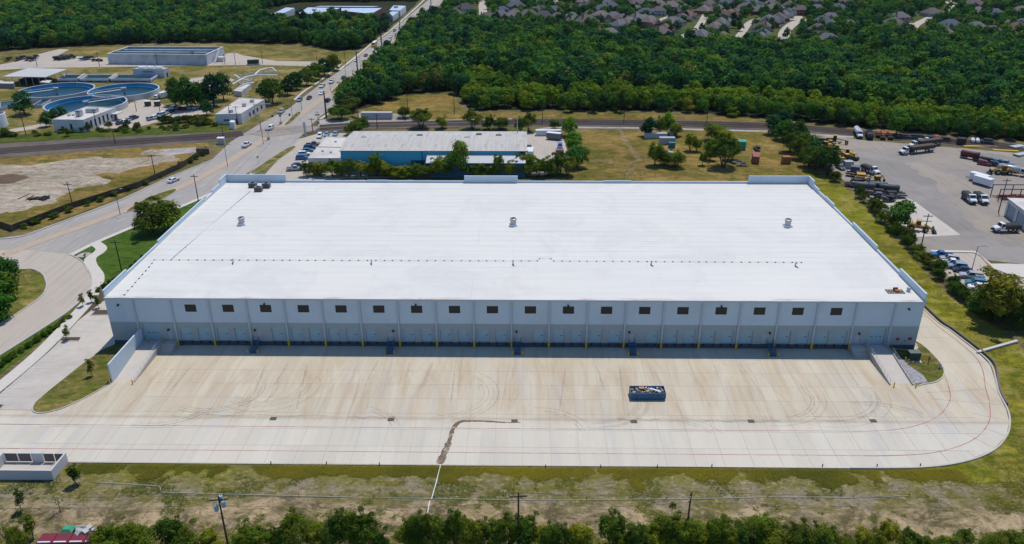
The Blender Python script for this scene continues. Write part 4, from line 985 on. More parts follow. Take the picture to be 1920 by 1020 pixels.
def leaf_cloud(seed,lobes,n,leaf,flat=0.75,fill=0.25):
    """leaf-sized faces spread over a cluster of lobes -> verts, faces, colours"""
    rg=np.random.default_rng(seed)
    L=np.array(lobes,float)                     # x y z r
    w=L[:,3]**2; w/=w.sum()
    k=rg.choice(len(L),n*2,p=w)
    d=rg.normal(size=(n*2,3)); d/=np.linalg.norm(d,axis=1)[:,None]
    d[:,2]=np.where(d[:,2]<-0.35,-d[:,2],d[:,2])
    rad=np.where(rg.random(n*2)<.12,rg.uniform(1.08,1.34,n*2),rg.uniform(0.86,1.10,n*2)); rad=np.where(rg.random(n*2)<fill,rg.uniform(0.35,0.9,n*2),rad)
    lump=1+0.16*np.sin(d[:,0]*5+k*1.7)*np.sin(d[:,1]*6+k)+0.10*np.sin(d[:,2]*9+k*2.1)
    p=L[k,:3]+d*np.array([1,1,flat])*(L[k,3]*rad*lump)[:,None]
    # drop faces buried deep inside another lobe
    dist=np.linalg.norm((p[:,None,:]-L[None,:,:3])/np.array([1,1,flat]),axis=2)/L[None,:,3]
    keep=np.where(dist.min(axis=1)>0.55)[0][:n]
    p=p[keep]; d=d[keep]; k=k[keep]; n=len(p)
    nr=d+rg.normal(size=(n,3))*0.30+np.array([0,0,0.15]); nr/=np.linalg.norm(nr,axis=1)[:,None]
    t=np.cross(nr,rg.normal(size=(n,3))); t/=np.linalg.norm(t,axis=1)[:,None]; b=np.cross(nr,t)
    s=leaf*rg.uniform(0.55,1.35,n)[:,None]; a=rg.uniform(0.55,1.0,n)[:,None]
    v=np.stack([p-t*s,p+b*s*a*0.6,p+t*s,p-b*s*a*0.6],1).reshape(-1,3)
    f=np.arange(4*n).reshape(-1,4)
    lobe_t=rg.uniform(0.78,1.22,len(L))[k]; leaf_t=rg.uniform(0.82,1.18,n)
    hue=rg.uniform(-0.12,0.14,len(L))[k]+rg.uniform(-.08,.08,n)
    col=np.stack([lobe_t*leaf_t*(1+hue),lobe_t*leaf_t,lobe_t*leaf_t*(1-hue),np.ones(n)],1)
    return v,f,col
def cloud_mesh(name,seed,lobes,n,leaf,m,flat=0.75,fill=0.25,extra=None):
    v,f,c=leaf_cloud(seed,lobes,n,leaf,flat,fill)
    fl=f.tolist(); vl=v.tolist(); mi=[0]*len(fl); cl=np.repeat(c,4,axis=0)
    mats=[m]
    if extra is not None:
        o=len(vl); vl+= [list(p) for p in extra.v]; fl+=[[i+o for i in q] for q in extra.f]; mi+=[1]*len(extra.f); mats.append(M_BARK)
        cl=np.vstack([cl,np.ones((len(extra.v),4))])
    me=bpy.data.meshes.new(name); me.from_pydata(vl,[],fl)
    for k in mats: me.materials.append(k)
    me.polygons.foreach_set("material_index",mi)
    at=me.color_attributes.new("tint",'FLOAT_COLOR','POINT'); at.data.foreach_set("color",cl.ravel().astype(np.float32))
    me.update(); return me
def crown_lobes(rg,R,z0,z1,k=9,top=0.7):
    out=[]
    for i in range(k):
        a=2*math.pi*i/k+rg.uniform(-.4,.4); u=rg.uniform(0,1); q=rg.uniform(.25,.72)*R*(1-0.35*u*top)
        z=z0+(z1-z0)*(0.25+0.5*u)
        out.append((q*math.cos(a),q*math.sin(a),z,R*rg.uniform(.34,.54)))
    out.append((0,0,z0+(z1-z0)*.62,R*.55)); out.append((rg.uniform(-.2,.2)*R,rg.uniform(-.2,.2)*R,z1-R*.34,R*.40))
    return out
def trunk_mb(rg,h,r,lobes,limbs=5):
    mb=MB(); bend=Vector((rg.uniform(-.25,.25),rg.uniform(-.25,.25),0))
    p1=Vector((0,0,h*.5))+bend; p2=Vector((0,0,h))+bend*1.6
    mb.tube((0,0,-.1),p1,r,7,0,r*.75,False); mb.tube(p1,p2,r*.75,7,0,r*.5,False)
    for q in sorted(lobes,key=lambda q:-q[3])[:limbs]:
        e=Vector(q[:3]); mid=p2.lerp(e,.5)+Vector((0,0,-.1*h)); mb.tube(p1.lerp(p2,rg.uniform(.3,1)),mid,r*.42,5,0,r*.3,False); mb.tube(mid,e,r*.3,5,0,r*.1,False)
    return mb
TREES=[]      # (crown mesh, trunk mesh) and the joined meshes for the far wood
FAR=[]
FARB=[]
for i in range(9):
    rg=random.Random(100+i); R=rg.uniform(3.6,4.9); H=rg.uniform(8.0,11.0); lb=crown_lobes(rg,R,H*.10,H,rg.randint(9,13)); lb+=[(rg.uniform(-.6,.6)*R,rg.uniform(-.6,.6)*R,H*rg.uniform(.2,.4),R*rg.uniform(.3,.45)) for _ in range(4)]
    tr=trunk_mb(rg,H*.38,R*.06,lb)
    TREES.append((cloud_mesh("crown",200+i,lb,1900,.46,M_LEAF,.9),tr.mesh("trunk",M_BARK),R,H))
    FAR.append(cloud_mesh("far_tree",300+i,lb,700,.70,M_LEAF,.9,extra=tr)); FARB.append(cloud_mesh("far_tree",300+i,lb,700,.66,M_LEAFB,1.0,extra=tr))
SHR=[]
for i in range(7):
    rg=random.Random(400+i); R=rg.uniform(1.7,2.3); H=rg.uniform(3.2,4.4); lb=crown_lobes(rg,R,.2,H,rg.randint(7,10),.9)
    lb+=[(rg.uniform(-.6,.6)*R,rg.uniform(-.6,.6)*R,H*rg.uniform(.8,1.15),R*rg.uniform(.12,.24)) for _ in range(7)]
    mb=MB()
    for q in lb[:6]: mb.tube((q[0]*.15,q[1]*.15,-.05),q[:3],.06,5,0,.025,False)
    SHR.append((cloud_mesh("foliage",500+i,lb,4600,.125,M_LEAF2,.95,.3),mb.mesh("stems",M_BARK),R,H))
YT=[]          # young planted trees: a thin stem, a small open crown
for i in range(5):
    rg=random.Random(600+i); R=rg.uniform(.9,1.2); H=rg.uniform(3.4,4.4); lb=[(rg.uniform(-.38,.38)*R,rg.uniform(-.38,.38)*R,H*(.36+.56*k/11),R*rg.uniform(.32,.5)*(1-.35*k/11)) for k in range(12)]
    tr=trunk_mb(rg,H*.45,.06,lb,6)
    YT.append((cloud_mesh("crown",700+i,lb,900 if i!=3 else 60,.13,M_LEAF2,1.35,.5),tr.mesh("trunk",M_BARK),R,H))
def put_tree(kind,p,label,cat,group,h=None,w=None,tint=(1,1,1),idx=None,name=None):
    pool={"tree":TREES,"shrub":SHR,"young":YT}[kind]
    if kind=="tree" and h and w and (w>1.25*h or (group in ("field trees","tree row behind the warehouse","trees around the blue works") and h<8)): pool=SHR; idx=None
    cm,tm,R,H=pool[RNG.randrange(len(pool)) if idx is None else idx]
    nm=name or {"tree":"broadleaf_tree","shrub":"shrub","young":"young_tree"}[kind]
    t=thing(nm,label,cat,(p.x,p.y,0),U(0,6.28),group)
    sz=(h/H) if h else U(.85,1.15); sx=(w/(2*R)) if w else sz*U(.9,1.1)
    t.scale=(sx,sx,sz)
    link("crown" if kind!="shrub" else "foliage",cm,t,color=tint); link("trunk" if kind!="shrub" else "stems",tm,t)
    return t
def inside(p,poly):
    c=False; n=len(poly); j=n-1
    for i in range(n):
        a,b=poly[i],poly[j]
        if (a.y>p.y)!=(b.y>p.y) and p.x<(b.x-a.x)*(p.y-a.y)/(b.y-a.y)+a.x: c=not c
        j=i
    return c
def edge_dist(p,line):
    best=1e9
    for a,b in zip(line,line[1:]):
        ab=b-a; t=max(0,min(1,(p-a).dot(ab)/max(ab.length_squared,1e-9))); best=min(best,(p-a-ab*t).length)
    return best
W1=poly_pts(F1); W2=poly_pts(F2)
def scatter(poly,step,seed,skip=()):
    rg=random.Random(seed); xs=[p.x for p in poly]; ys=[p.y for p in poly]; out=[]
    y=min(ys); r_=0
    while y<max(ys):
        x=min(xs)+(step/2 if r_%2 else 0)
        while x<max(xs):
            p=Vector((x+rg.uniform(-.42,.42)*step,y+rg.uniform(-.42,.42)*step,0))
            if inside(p,poly) and not any(inside(p,s) for s in skip): out.append(p)
            x+=step
        y+=step*.87; r_+=1
    return out
SCHOOL=poly_pts([(500,52),(490,20),(560,4),(800,2),(778,16),(758,56),(735,56),(700,50),(640,52),(622,40),(606,54)])
wood1=scatter(W1,5.1,1); wood2=scatter(W2,5.6,2,[SCHOOL])
def vis(p,m=70):
    a,b=PJ((p.x,p.y,5)); return -m<a<1920+m and -120<b<1100
wood1=[p for p in wood1 if vis(p,160)]; wood2=[p for p in wood2 if vis(p,160)]
# the wood's front ranks stand as single trees
front1=[p for p in wood1 if vis(p,0)]
south=ppx([(2020,280),(1920,266),(1760,252),(1600,238),(1440,222),(1340,213),(1200,207),(1000,206),(880,207),(866,186),(848,170),(760,176),(700,200),(632,212)])
south=[Vector((p.x,p.y,0)) for p in south]
d1=sorted(((edge_dist(p,south),i) for i,p in enumerate(wood1) if vis(p,0)))
single1=[i for d,i in d1 if d<4.6][:98]; s1=set(single1)
plant_edge=[Vector((p.x,p.y,0)) for p in ppx([(0,100),(60,92),(180,84),(400,79),(560,82),(640,96),(684,90)])]
d2=sorted(((edge_dist(p,plant_edge),i) for i,p in enumerate(wood2) if vis(p,0)))
single2=[i for d,i in d2 if d<4.8][:70]; s2=set(single2)
S=sorted((wood1[i] for i in single1),key=lambda p:PJ(p)[0])
for i,p in enumerate(S):
    put_tree("tree",p,"broadleaf tree in the wood's front rank beyond the railway, %s from the left"%ordinal(i),"tree","trees in the front rank of the wood",h=U(5.5,8.5) if PJ(p)[0]>870 else U(7.5,11),tint=(1.7,1.3,.7) if PJ(p)[0]>870 else (1,1,1))
S=sorted((wood2[i] for i in single2),key=lambda p:PJ(p)[0])
for i,p in enumerate(S):
    put_tree("tree",p,"broadleaf tree edging the wood behind the treatment works, %s from the left"%ordinal(i),"tree","trees edging the wood behind the treatment works",h=U(8,11.5))
proto_col=bpy.data.collections.new("far_tree_kinds")      # not linked to the scene
for i,me in enumerate(FAR): proto_col.objects.link(bpy.data.objects.new("far_tree_kind",me))
proto_b=bpy.data.collections.new("brush_kinds")
for i,me in enumerate(FARB): proto_b.objects.link(bpy.data.objects.new("brush_kind",me))
def gn_forest(name,pts,label,smin=.8,smax=1.2,seed=3,coll=None):
    me=bpy.data.meshes.new(name); me.from_pydata([tuple(p) for p in pts],[],[])
    ng=bpy.data.node_groups.new(name,'GeometryNodeTree'); ng.is_modifier=True
    ng.interface.new_socket("Geometry",in_out='INPUT',socket_type='NodeSocketGeometry'); ng.interface.new_socket("Geometry",in_out='OUTPUT',socket_type='NodeSocketGeometry')
    a=ng.nodes.new("NodeGroupInput"); z=ng.nodes.new("NodeGroupOutput")
    ci=ng.nodes.new("GeometryNodeCollectionInfo"); ci.inputs["Collection"].default_value=coll or proto_col; ci.inputs["Separate Children"].default_value=True; ci.inputs["Reset Children"].default_value=True
    ip=ng.nodes.new("GeometryNodeInstanceOnPoints"); ip.inputs["Pick Instance"].default_value=True
    rv=ng.nodes.new("FunctionNodeRandomValue"); rv.data_type='FLOAT_VECTOR'; rv.inputs[0].default_value=(-.06,-.06,0); rv.inputs[1].default_value=(.06,.06,6.283); rv.inputs["Seed"].default_value=seed
    sv=ng.nodes.new("FunctionNodeRandomValue"); sv.data_type='FLOAT'
    sv.inputs[2].default_value=smin; sv.inputs[3].default_value=smax; sv.inputs["Seed"].default_value=seed+1
    ri=ng.nodes.new("FunctionNodeRandomValue"); ri.data_type='INT'; ri.inputs[4].default_value=0; ri.inputs[5].default_value=len(FAR)-1; ri.inputs["Seed"].default_value=seed+2
    K=ng.links.new
    K(a.outputs[0],ip.inputs["Points"]); K(ci.outputs[0],ip.inputs["Instance"]); K(rv.outputs[0],ip.inputs["Rotation"]); K(sv.outputs[1],ip.inputs["Scale"]); K(ri.outputs[2],ip.inputs["Instance Index"]); K(ip.outputs[0],z.inputs[0])
    o=link(name,me); md_=o.modifiers.new("trees",'NODES'); md_.node_group=ng
    return stuff(o,label,"forest")
belt=[];deep=[]
for i,p in enumerate(wood1):
    if i in s1: continue
    px,py=PJ((p.x,p.y,0)); lim=26+9*noise.noise(Vector((p.x*.02,0,7)))
    if px>870 and edge_dist(p,south)<lim: belt.append(p)
    elif px>870 and edge_dist(p,south)<lim+7: pass
    else: deep.append(p)
gn_forest("forest",deep,"dense dark green wood between the railway and the houses",.42,1.42,3)
gn_forest("brush_belt",belt,"lower yellow-green brushy belt of the wood along the railway grass",.55,.95,5,proto_b)
gn_forest("forest",[p for i,p in enumerate(wood2) if i not in s2],"dense dark green wood behind the treatment works",.42,1.42,9)
# ------------------------------------------------------------------ vehicles (they point along +x)
M_PAINT=mat("vehicle_paint",(0.9,0.9,0.9),0.3,0.04,1.0,0.5,objcol=True)
M_PLAIN=mat("equipment_paint",(0.9,0.9,0.9),0.55,0.22,1.2,0.35,objcol=True)
M_VGLASS=mat("vehicle_glass",(0.03,0.04,0.05),0.08,0.1,1.0,0.6)
M_TYRE=mat("tyre",(0.022,0.022,0.022),0.9,0.2,2.0,0.2)
M_RIM=mat("wheel_rim",(0.35,0.35,0.36),0.4,0.1,1.0,0.5,0.5)
M_CHASSIS=mat("chassis",(0.03,0.03,0.032),0.7,0.2,1.0,0.3)
M_LAMP=mat("lamp_lens",(0.75,0.75,0.7),0.2,0.05,1.0,0.5)
M_TAIL=mat("tail_lens",(0.30,0.02,0.02),0.3,0.05,1.0,0.5)
def wheel_mesh(r,w):
    mb=MB(); mb.lathe([(r*.55,-w/2),(r*.9,-w/2),(r,-w*.3),(r,w*.3),(r*.9,w/2),(r*.55,w/2)],14,(0,0,0),0,'y'); ty=mb.mesh("wheel",M_TYRE)
    mb=MB(); mb.lathe([(.001,-w*.35),(r*.5,-w*.38),(r*.56,-w*.45),(r*.56,w*.45),(r*.5,w*.38),(.001,w*.35)],10,(0,0,0),0,'y'); return ty,mb.mesh("rim",M_RIM)
WH={k:wheel_mesh(*k) for k in ((.34,.24),(.40,.28),(.50,.30),(.52,.60),(.80,.55),(.65,.4))}
def wheels(xs,y,r=(.34,.24)):
    ty,rm=WH[r]; return [("wheel",ty,[("rim",rm)],(x,s*y,r[0])) for x in xs for s in (-1,1)]
def glass_house(body,b0,b1,wb,zb,t0,t1,wt,zt,m=0):
    """cabin in body paint plus separate panes; returns pane parts"""
    body.frus(b0,-wb,b1,wb,zb,t0,-wt,t1,wt,zt,m)
    A=lambda x,y,z:Vector((x,y,z))
    F=lambda q,k,off:[sum(q,Vector())/4+(p-sum(q,Vector())/4)*k+off for p in q]
    out=[]
    for nm,q,off in (("windscreen",[A(b1,-wb,zb),A(b1,wb,zb),A(t1,wt,zt),A(t1,-wt,zt)],A(.015,0,.008)),("rear_window",[A(b0,wb,zb),A(b0,-wb,zb),A(t0,-wt,zt),A(t0,wt,zt)],A(-.015,0,.008)),
        ("side_window",[A(b0,-wb,zb),A(b1,-wb,zb),A(t1,-wt,zt),A(t0,-wt,zt)],A(0,-.015,.005)),("side_window",[A(b1,wb,zb),A(b0,wb,zb),A(t0,wt,zt),A(t1,wt,zt)],A(0,.015,.005))):
        mb=MB(); mb.add(F(q,.82,off),[(0,1,2,3)]); out.append((nm,mb.mesh(nm,M_VGLASS)))
    return out
def lamps(x0,x1,y,z,s=.16):
    out=[]
    for k in (-1,1):
        mb=MB(); mb.box(x1-.02,k*y-s,z-s*.5,x1+.02,k*y+s,z+s*.5); out.append(("headlight",mb.mesh("headlight",M_LAMP)))
        mb=MB(); mb.box(x0-.02,k*y-s,z-s*.5+.05,x0+.02,k*y+s,z+s*.5+.05); out.append(("tail_light",mb.mesh("tail_light",M_TAIL)))
    return out
def car_kit(name,suv):
    b=MB()
    if suv:
        b.side([(-2.35,.40),(-2.38,.95),(-2.25,1.05),(1.0,1.05),(2.1,.92),(2.32,.72),(2.32,.40)],-.93,.93); P=glass_house(b,-2.3,1.15,.90,1.05,-2.0,.45,.74,1.72)
    else:
        b.side([(-2.28,.32),(-2.3,.80),(-2.1,.94),(-1.4,.97),(1.0,.94),(2.05,.76),(2.28,.60),(2.28,.32)],-.9,.9); P=glass_house(b,-1.85,1.15,.86,.94,-1.15,.35,.66,1.44)
    P=[("body",b.mesh("body",M_PAINT))]+P+lamps(-2.36 if suv else -2.29,2.31 if suv else 2.27,.68,.72 if suv else .64)+wheels((-1.4,1.42),.84,(.40,.28) if suv else (.34,.24))
    return Kit(name,P)
SEDAN=car_kit("car",False); SUV=car_kit("car",True)
def pickup_kit(flat=False):
    b=MB(); b.side([(-.75,.5),(-.75,1.10),(1.15,1.10),(2.45,1.02),(2.72,.85),(2.72,.5)],-.95,.95); P=glass_house(b,-.72,1.25,.92,1.10,-.55,.6,.76,1.80)
    bed=MB()
    if flat: bed.box(-3.1,-1.05,.85,-.85,1.05,.98)
    else: bed.box(-2.85,-.95,.5,-.8,.95,.72).box(-2.85,-.95,.72,-.8,-.86,1.12).box(-2.85,.86,.72,-.8,.95,1.12).box(-2.85,-.86,.72,-2.76,.86,1.1).box(-.9,-.86,.72,-.8,.86,1.12)
    return Kit("pickup_truck",[("body",b.mesh("body",M_PAINT)),("bed",bed.mesh("bed",M_PAINT if not flat else M_CHASSIS))]+P+lamps(-2.87,2.71,.72,.85)+wheels((-1.75,1.75),.88,(.40,.28)))
PICK=pickup_kit(); FLATP=pickup_kit(True)
def cab_parts(x,white=True,name="cab"):
    """conventional truck cab whose rear wall stands at x; hood ahead of it"""
    c=MB(); c.box(x,-1.1,.9,x+1.35,1.1,1.75); P=glass_house(c,x,x+1.35,1.1,1.75,x+.1,x+1.1,1.0,2.75)
    h=MB(); h.side([(x+1.36,.75),(x+1.36,1.72),(x+2.5,1.55),(x+2.75,1.3),(x+2.75,.75)],-.95,.95)
    f=MB(); f.box(x+2.75,-1.15,.45,x+2.9,1.15,.85); g=MB(); g.box(x+2.752,-.5,.9,x+2.78,.5,1.3)
    L=[]
    for k in (-1,1): mb=MB(); mb.box(x+2.66,k*.76-.14,.95,x+2.79,k*.76+.14,1.2); L.append(("headlight",mb.mesh("headlight",M_LAMP)))
    for k in (-1,1): mb=MB(); mb.box(x+1.0,k*1.28-.1,1.6,x+1.1,k*1.28+.1,2.1); L.append(("mirror",mb.mesh("mirror",M_CHASSIS)))
    return [("cab",c.mesh("cab",M_PAINT)),("hood",h.mesh("hood",M_PAINT)),("bumper",f.mesh("bumper",M_CHASSIS)),("radiator_grille",g.mesh("radiator_grille",M_CHASSIS))]+P+L
def frame_mesh(x0,x1,z=.7): mb=MB(); mb.box(x0,-.45,z,x1,.45,z+.22); return ("frame",mb.mesh("frame",M_CHASSIS))
M_BED=mat("dump_body",(0.045,0.05,0.055),0.6,0.25,1.0,0.35)
def dump_kit():
    bed=MB(); bed.frus(-3.6,-1.05,.6,1.05,1.0,-3.75,-1.2,.7,1.2,2.1); bed.box(-3.6,-1.1,2.1,.6,1.1,2.16)
    tp=MB(); tp.frus(-3.6,-1.1,.6,1.1,2.165,-3.5,-.8,.5,.8,2.4)
    gt=MB(); gt.box(-3.84,-1.1,1.05,-3.76,1.1,2.1)
    return Kit("dump_truck",[frame_mesh(-3.7,3.3),("dump_body",bed.mesh("dump_body",M_BED)),("tarp_cover",tp.mesh("tarp_cover",M_CHASSIS)),("tailgate",gt.mesh("tailgate",M_BED))]+cab_parts(.85)+wheels((-2.9,-1.7,2.6),.95,(.50,.30)))
DUMP=dump_kit()
def semi_kit():
    t=MB(); t.frus(-11.2,-1.15,-.8,1.15,1.35,-11.7,-1.28,-.3,1.28,2.75)
    inn=MB(); inn.box(-11.3,-1.12,2.76,-.7,1.12,2.80)
    ribs=[]
    for s in (-1,1):
        for i in range(10): mb=MB(); x=-11.0+i*1.12; mb.box(x,s*1.24-.05,1.4,x+.12,s*1.24+.07,2.7); ribs.append(("side_rib",mb.mesh("side_rib",M_BED)))
    leg=MB(); leg.box(-3.0,-.9,.1,-2.8,-.7,1.35).box(-3.0,.7,.1,-2.8,.9,1.35)
    fr=MB(); fr.box(-11.3,-.5,1.1,-.5,.5,1.35)
    return Kit("dump_semi_truck",[("trailer_body",t.mesh("trailer_body",M_BED)),("load_cover",inn.mesh("load_cover",mat("tarp_brown",(0.12,0.085,0.06),0.9,0.3,0.8,0.1))),("trailer_frame",fr.mesh("trailer_frame",M_CHASSIS)),("landing_gear",leg.mesh("landing_gear",M_CHASSIS)),frame_mesh(-2.4,4.0)]+ribs+cab_parts(1.1)+wheels((-10.4,-9.1,-1.6,-.3,2.9),.98,(.50,.30)))
SEMI=semi_kit()
def tank_kit():
    t=MB(); t.lathe([(.001,-6.2),(.8,-6.1),(1.1,-5.8),(1.15,-3),(1.15,.2),(1.0,.5),(.001,.6)],16,(0,0,2.0),0,'x')
    w=MB(); w.box(-5.5,-.3,3.13,0,.3,3.2); ld=MB(); ld.box(-6.3,-.25,.9,-6.22,.25,3.0)
    return Kit("tanker_truck",[("tank",t.mesh("tank",M_PAINT,True)),("walkway",w.mesh("walkway",M_GALV)),("ladder",ld.mesh("ladder",M_GALV)),frame_mesh(-6.2,3.6)]+cab_parts(.9)+wheels((-5.4,-4.2,2.7),.95,(.50,.30)))
TANKER=tank_kit()
def bus_kit():
    b=MB(); b.box(-5.5,-1.2,.6,4.2,1.2,2.3); b.frus(-5.5,-1.2,4.2,1.2,2.3,-5.45,-1.05,4.0,1.05,2.95); hd_=MB(); hd_.side([(4.2,.6),(4.2,1.6),(5.3,1.45),(5.5,1.2),(5.5,.6)],-1.05,1.05)
    rf=MB(); rf.frus(-5.4,-1.0,3.9,1.0,2.952,-5.3,-.8,3.8,.8,3.08)
    P=[("body",b.mesh("body",M_PAINT)),("hood",hd_.mesh("hood",M_PAINT)),("roof",rf.mesh("roof",M_WHITE))]
    for s in (-1,1):
        for i in range(9): mb=MB(); x=-5.0+i*.98; mb.box(x,s*1.16-.05,1.75,x+.75,s*1.16+.05,2.4); P.append(("side_window",mb.mesh("side_window",M_VGLASS)))
        mb=MB(); mb.box(-5.4,s*1.2-.02,1.3,4.1,s*1.2+.02,1.4); P.append(("rub_rail",mb.mesh("rub_rail",M_CHASSIS)))
    mb=MB(); mb.box(4.12,-1.0,1.7,4.24,1.0,2.6); P.append(("windscreen",mb.mesh("windscreen",M_VGLASS)))
    return Kit("school_bus",P+lamps(-5.5,5.5,.8,1.0)+wheels((-3.2,4.4),1.05,(.50,.30)))
BUS=bus_kit()
def trailer_kit():
    b=MB(); b.box(-3.2,-1.15,.55,2.6,1.15,2.75); b.add([(2.6,-1.15,.55),(2.6,1.15,.55),(3.2,0,.55),(2.6,-1.15,2.75),(2.6,1.15,2.75),(3.2,0,2.75)],[(0,2,5,3),(2,1,4,5),(3,5,4),(0,1,2)])
    rf=MB(); rf.box(-3.25,-1.18,2.75,2.62,1.18,2.80); tg=MB(); tg.tube((2.8,-.5,.5),(4.4,0,.5),.07,6); tg.tube((2.8,.5,.5),(4.4,0,.5),.07,6); jk=MB(); jk.tube((4.3,0,0),(4.3,0,.9),.06,6); dr=MB(); dr.box(-3.24,-1.0,.65,-3.2,1.0,2.6)
    return Kit("cargo_trailer",[("body",b.mesh("body",M_PAINT)),("roof",rf.mesh("roof",M_WHITE)),("tongue",tg.mesh("tongue",M_CHASSIS)),("jack",jk.mesh("jack",M_CHASSIS)),("rear_door",dr.mesh("rear_door",M_PAINT))]+wheels((-.9,.1),1.05,(.34,.24)))
TRAIL=trailer_kit()
def container_kit(L=6.1,H=2.6,Wd=2.44,name="shipping_container",corr=True):
    b=MB(); b.box(-L/2+.05,-Wd/2+.05,.12,L/2-.05,Wd/2-.05,H-.08); P=[("body",b.mesh("body",M_PLAIN))]
    rf=MB(); rf.box(-L/2,-Wd/2,H-.08,L/2,Wd/2,H); P.append(("roof_panel",rf.mesh("roof_panel",M_PLAIN)))
    fl=MB(); fl.box(-L/2,-Wd/2,0,L/2,Wd/2,.12); P.append(("base_frame",fl.mesh("base_frame",M_PLAIN)))
    n=int(L/.55)
    rb=MB(); rb.box(-.11,-.03,.14,.11,.03,H-.1); rbm=rb.mesh("corrugation",M_PLAIN)
    for s in (-1,1):
        for i in range(n): P.append(("corrugation",rbm,None,(-L/2+.4+i*(L-.8)/(n-1),s*(Wd/2-.03),0)))
    for s in (-1,1): d=MB(); d.box(L/2-.06,s*Wd/4-Wd/4+.04,.16,L/2+.02,s*Wd/4+Wd/4-.04,H-.12); P.append(("door",d.mesh("door",M_PLAIN)))
    return Kit(name,P)
BOX20=container_kit(); BOX40=container_kit(12.2); SHED=container_kit(3.0,2.5,2.4,"storage_box")
def loader_kit():
    b=MB(); b.side([(-3.2,.9),(-3.2,1.9),(-2.9,2.1),(-.9,2.1),(-.7,1.2),(.3,1.2),(.3,.9)],-.8,.8); f=MB(); f.side([(.35,.8),(.35,1.7),(1.9,1.6),(2.2,1.0),(2.2,.8)],-.55,.55)
    c=MB(); P=glass_house(c,-1.05,.25,.75,1.7,-.95,.15,.68,3.05); rf=MB(); rf.box(-1.1,-.82,3.05,.35,.82,3.2)
    a=[]
    for s in (-1,1): mb=MB(); mb.side([(1.2,1.7),(1.5,2.0),(3.6,.85),(3.45,.6)],s*.62-.1,s*.62+.1); a.append(("lift_arm",mb.mesh("lift_arm",M_PLAIN)))
    k=MB(); k.side([(3.5,.15),(3.45,1.25),(3.9,1.45),(3.75,.6),(4.7,.15)],-1.4,1.4); ex=MB(); ex.tube((-2.0,.4,2.1),(-2.0,.4,3.0),.07,6)
    return Kit("wheel_loader",[("engine_hood",b.mesh("engine_hood",M_PLAIN)),("front_frame",f.mesh("front_frame",M_PLAIN)),("cab",c.mesh("cab",M_CHASSIS)),("cab_roof",rf.mesh("cab_roof",M_PLAIN)),("bucket",k.mesh("bucket",M_CHASSIS)),("exhaust",ex.mesh("exhaust",M_CHASSIS))]+P+a+wheels((-2.0,1.7),1.0,(.80,.55)))
LOAD=loader_kit()
def grader_kit():
    b=MB(); b.side([(-4.0,.9),(-4.0,2.0),(-1.6,2.1),(-1.4,1.2),(-1.2,.9)],-.75,.75); n=MB(); n.side([(-.3,1.6),(-.3,2.0),(3.2,1.6),(4.2,1.2),(4.2,.9),(3.0,1.3)],-.16,.16)
    c=MB(); P=glass_house(c,-1.5,-.1,.75,1.3,-1.4,-.2,.7,3.0); rf=MB(); rf.box(-1.6,-.85,3.0,.05,.85,3.15); bl=MB(); bl.add([(.7,-1.8,.1),(1.7,1.8,.1),(1.85,1.75,.1),(.85,-1.85,.1),(.6,-1.8,.75),(1.6,1.8,.75),(1.75,1.75,.75),(.75,-1.85,.75)],[(3,2,1,0),(4,5,6,7),(0,1,5,4),(1,2,6,5),(2,3,7,6),(3,0,4,7)])
    return Kit("motor_grader",[("engine_hood",b.mesh("engine_hood",M_PLAIN)),("front_beam",n.mesh("front_beam",M_PLAIN)),("cab",c.mesh("cab",M_CHASSIS)),("cab_roof",rf.mesh("cab_roof",M_PLAIN)),("blade",bl.mesh("blade",M_PLAIN))]+P+wheels((-3.4,-2.0,3.7),.95,(.65,.4)))
GRAD=grader_kit()
def backhoe_kit():
    b=MB(); b.side([(-1.0,.8),(-1.0,1.3),(.4,1.3),(.6,1.7),(2.0,1.55),(2.1,.8)],-.55,.55); c=MB(); P=glass_house(c,-1.1,.5,.7,1.3,-1.0,.4,.65,2.65); rf=MB(); rf.box(-1.2,-.78,2.65,.6,.78,2.78)
    bm=MB(); bm.path([(-1.4,0,1.0),(-1.9,0,2.9)],.16,6); bm.path([(-1.9,0,2.9),(-3.0,0,1.5)],.14,6); k=MB(); k.side([(-3.0,1.5),(-3.4,.9),(-2.9,.5),(-2.6,.9)],-.35,.35); fb=MB(); fb.side([(2.6,.1),(2.5,.9),(2.8,1.0),(2.8,.4),(3.3,.1)],-1.1,1.1)
    ar=MB(); ar.box(1.4,-.65,1.0,2.7,-.5,1.2).box(1.4,.5,1.0,2.7,.65,1.2)
    return Kit("backhoe",[("engine_hood",b.mesh("engine_hood",M_PLAIN)),("cab",c.mesh("cab",M_CHASSIS)),("cab_roof",rf.mesh("cab_roof",M_PLAIN)),("boom",bm.mesh("boom",M_PLAIN)),("digging_bucket",k.mesh("digging_bucket",M_CHASSIS)),("front_bucket",fb.mesh("front_bucket",M_PLAIN)),("lift_arms",ar.mesh("lift_arms",M_PLAIN))]+P+wheels((-.6,),.85,(.80,.55))+wheels((1.6,),.8,(.50,.30)))
HOE=backhoe_kit()
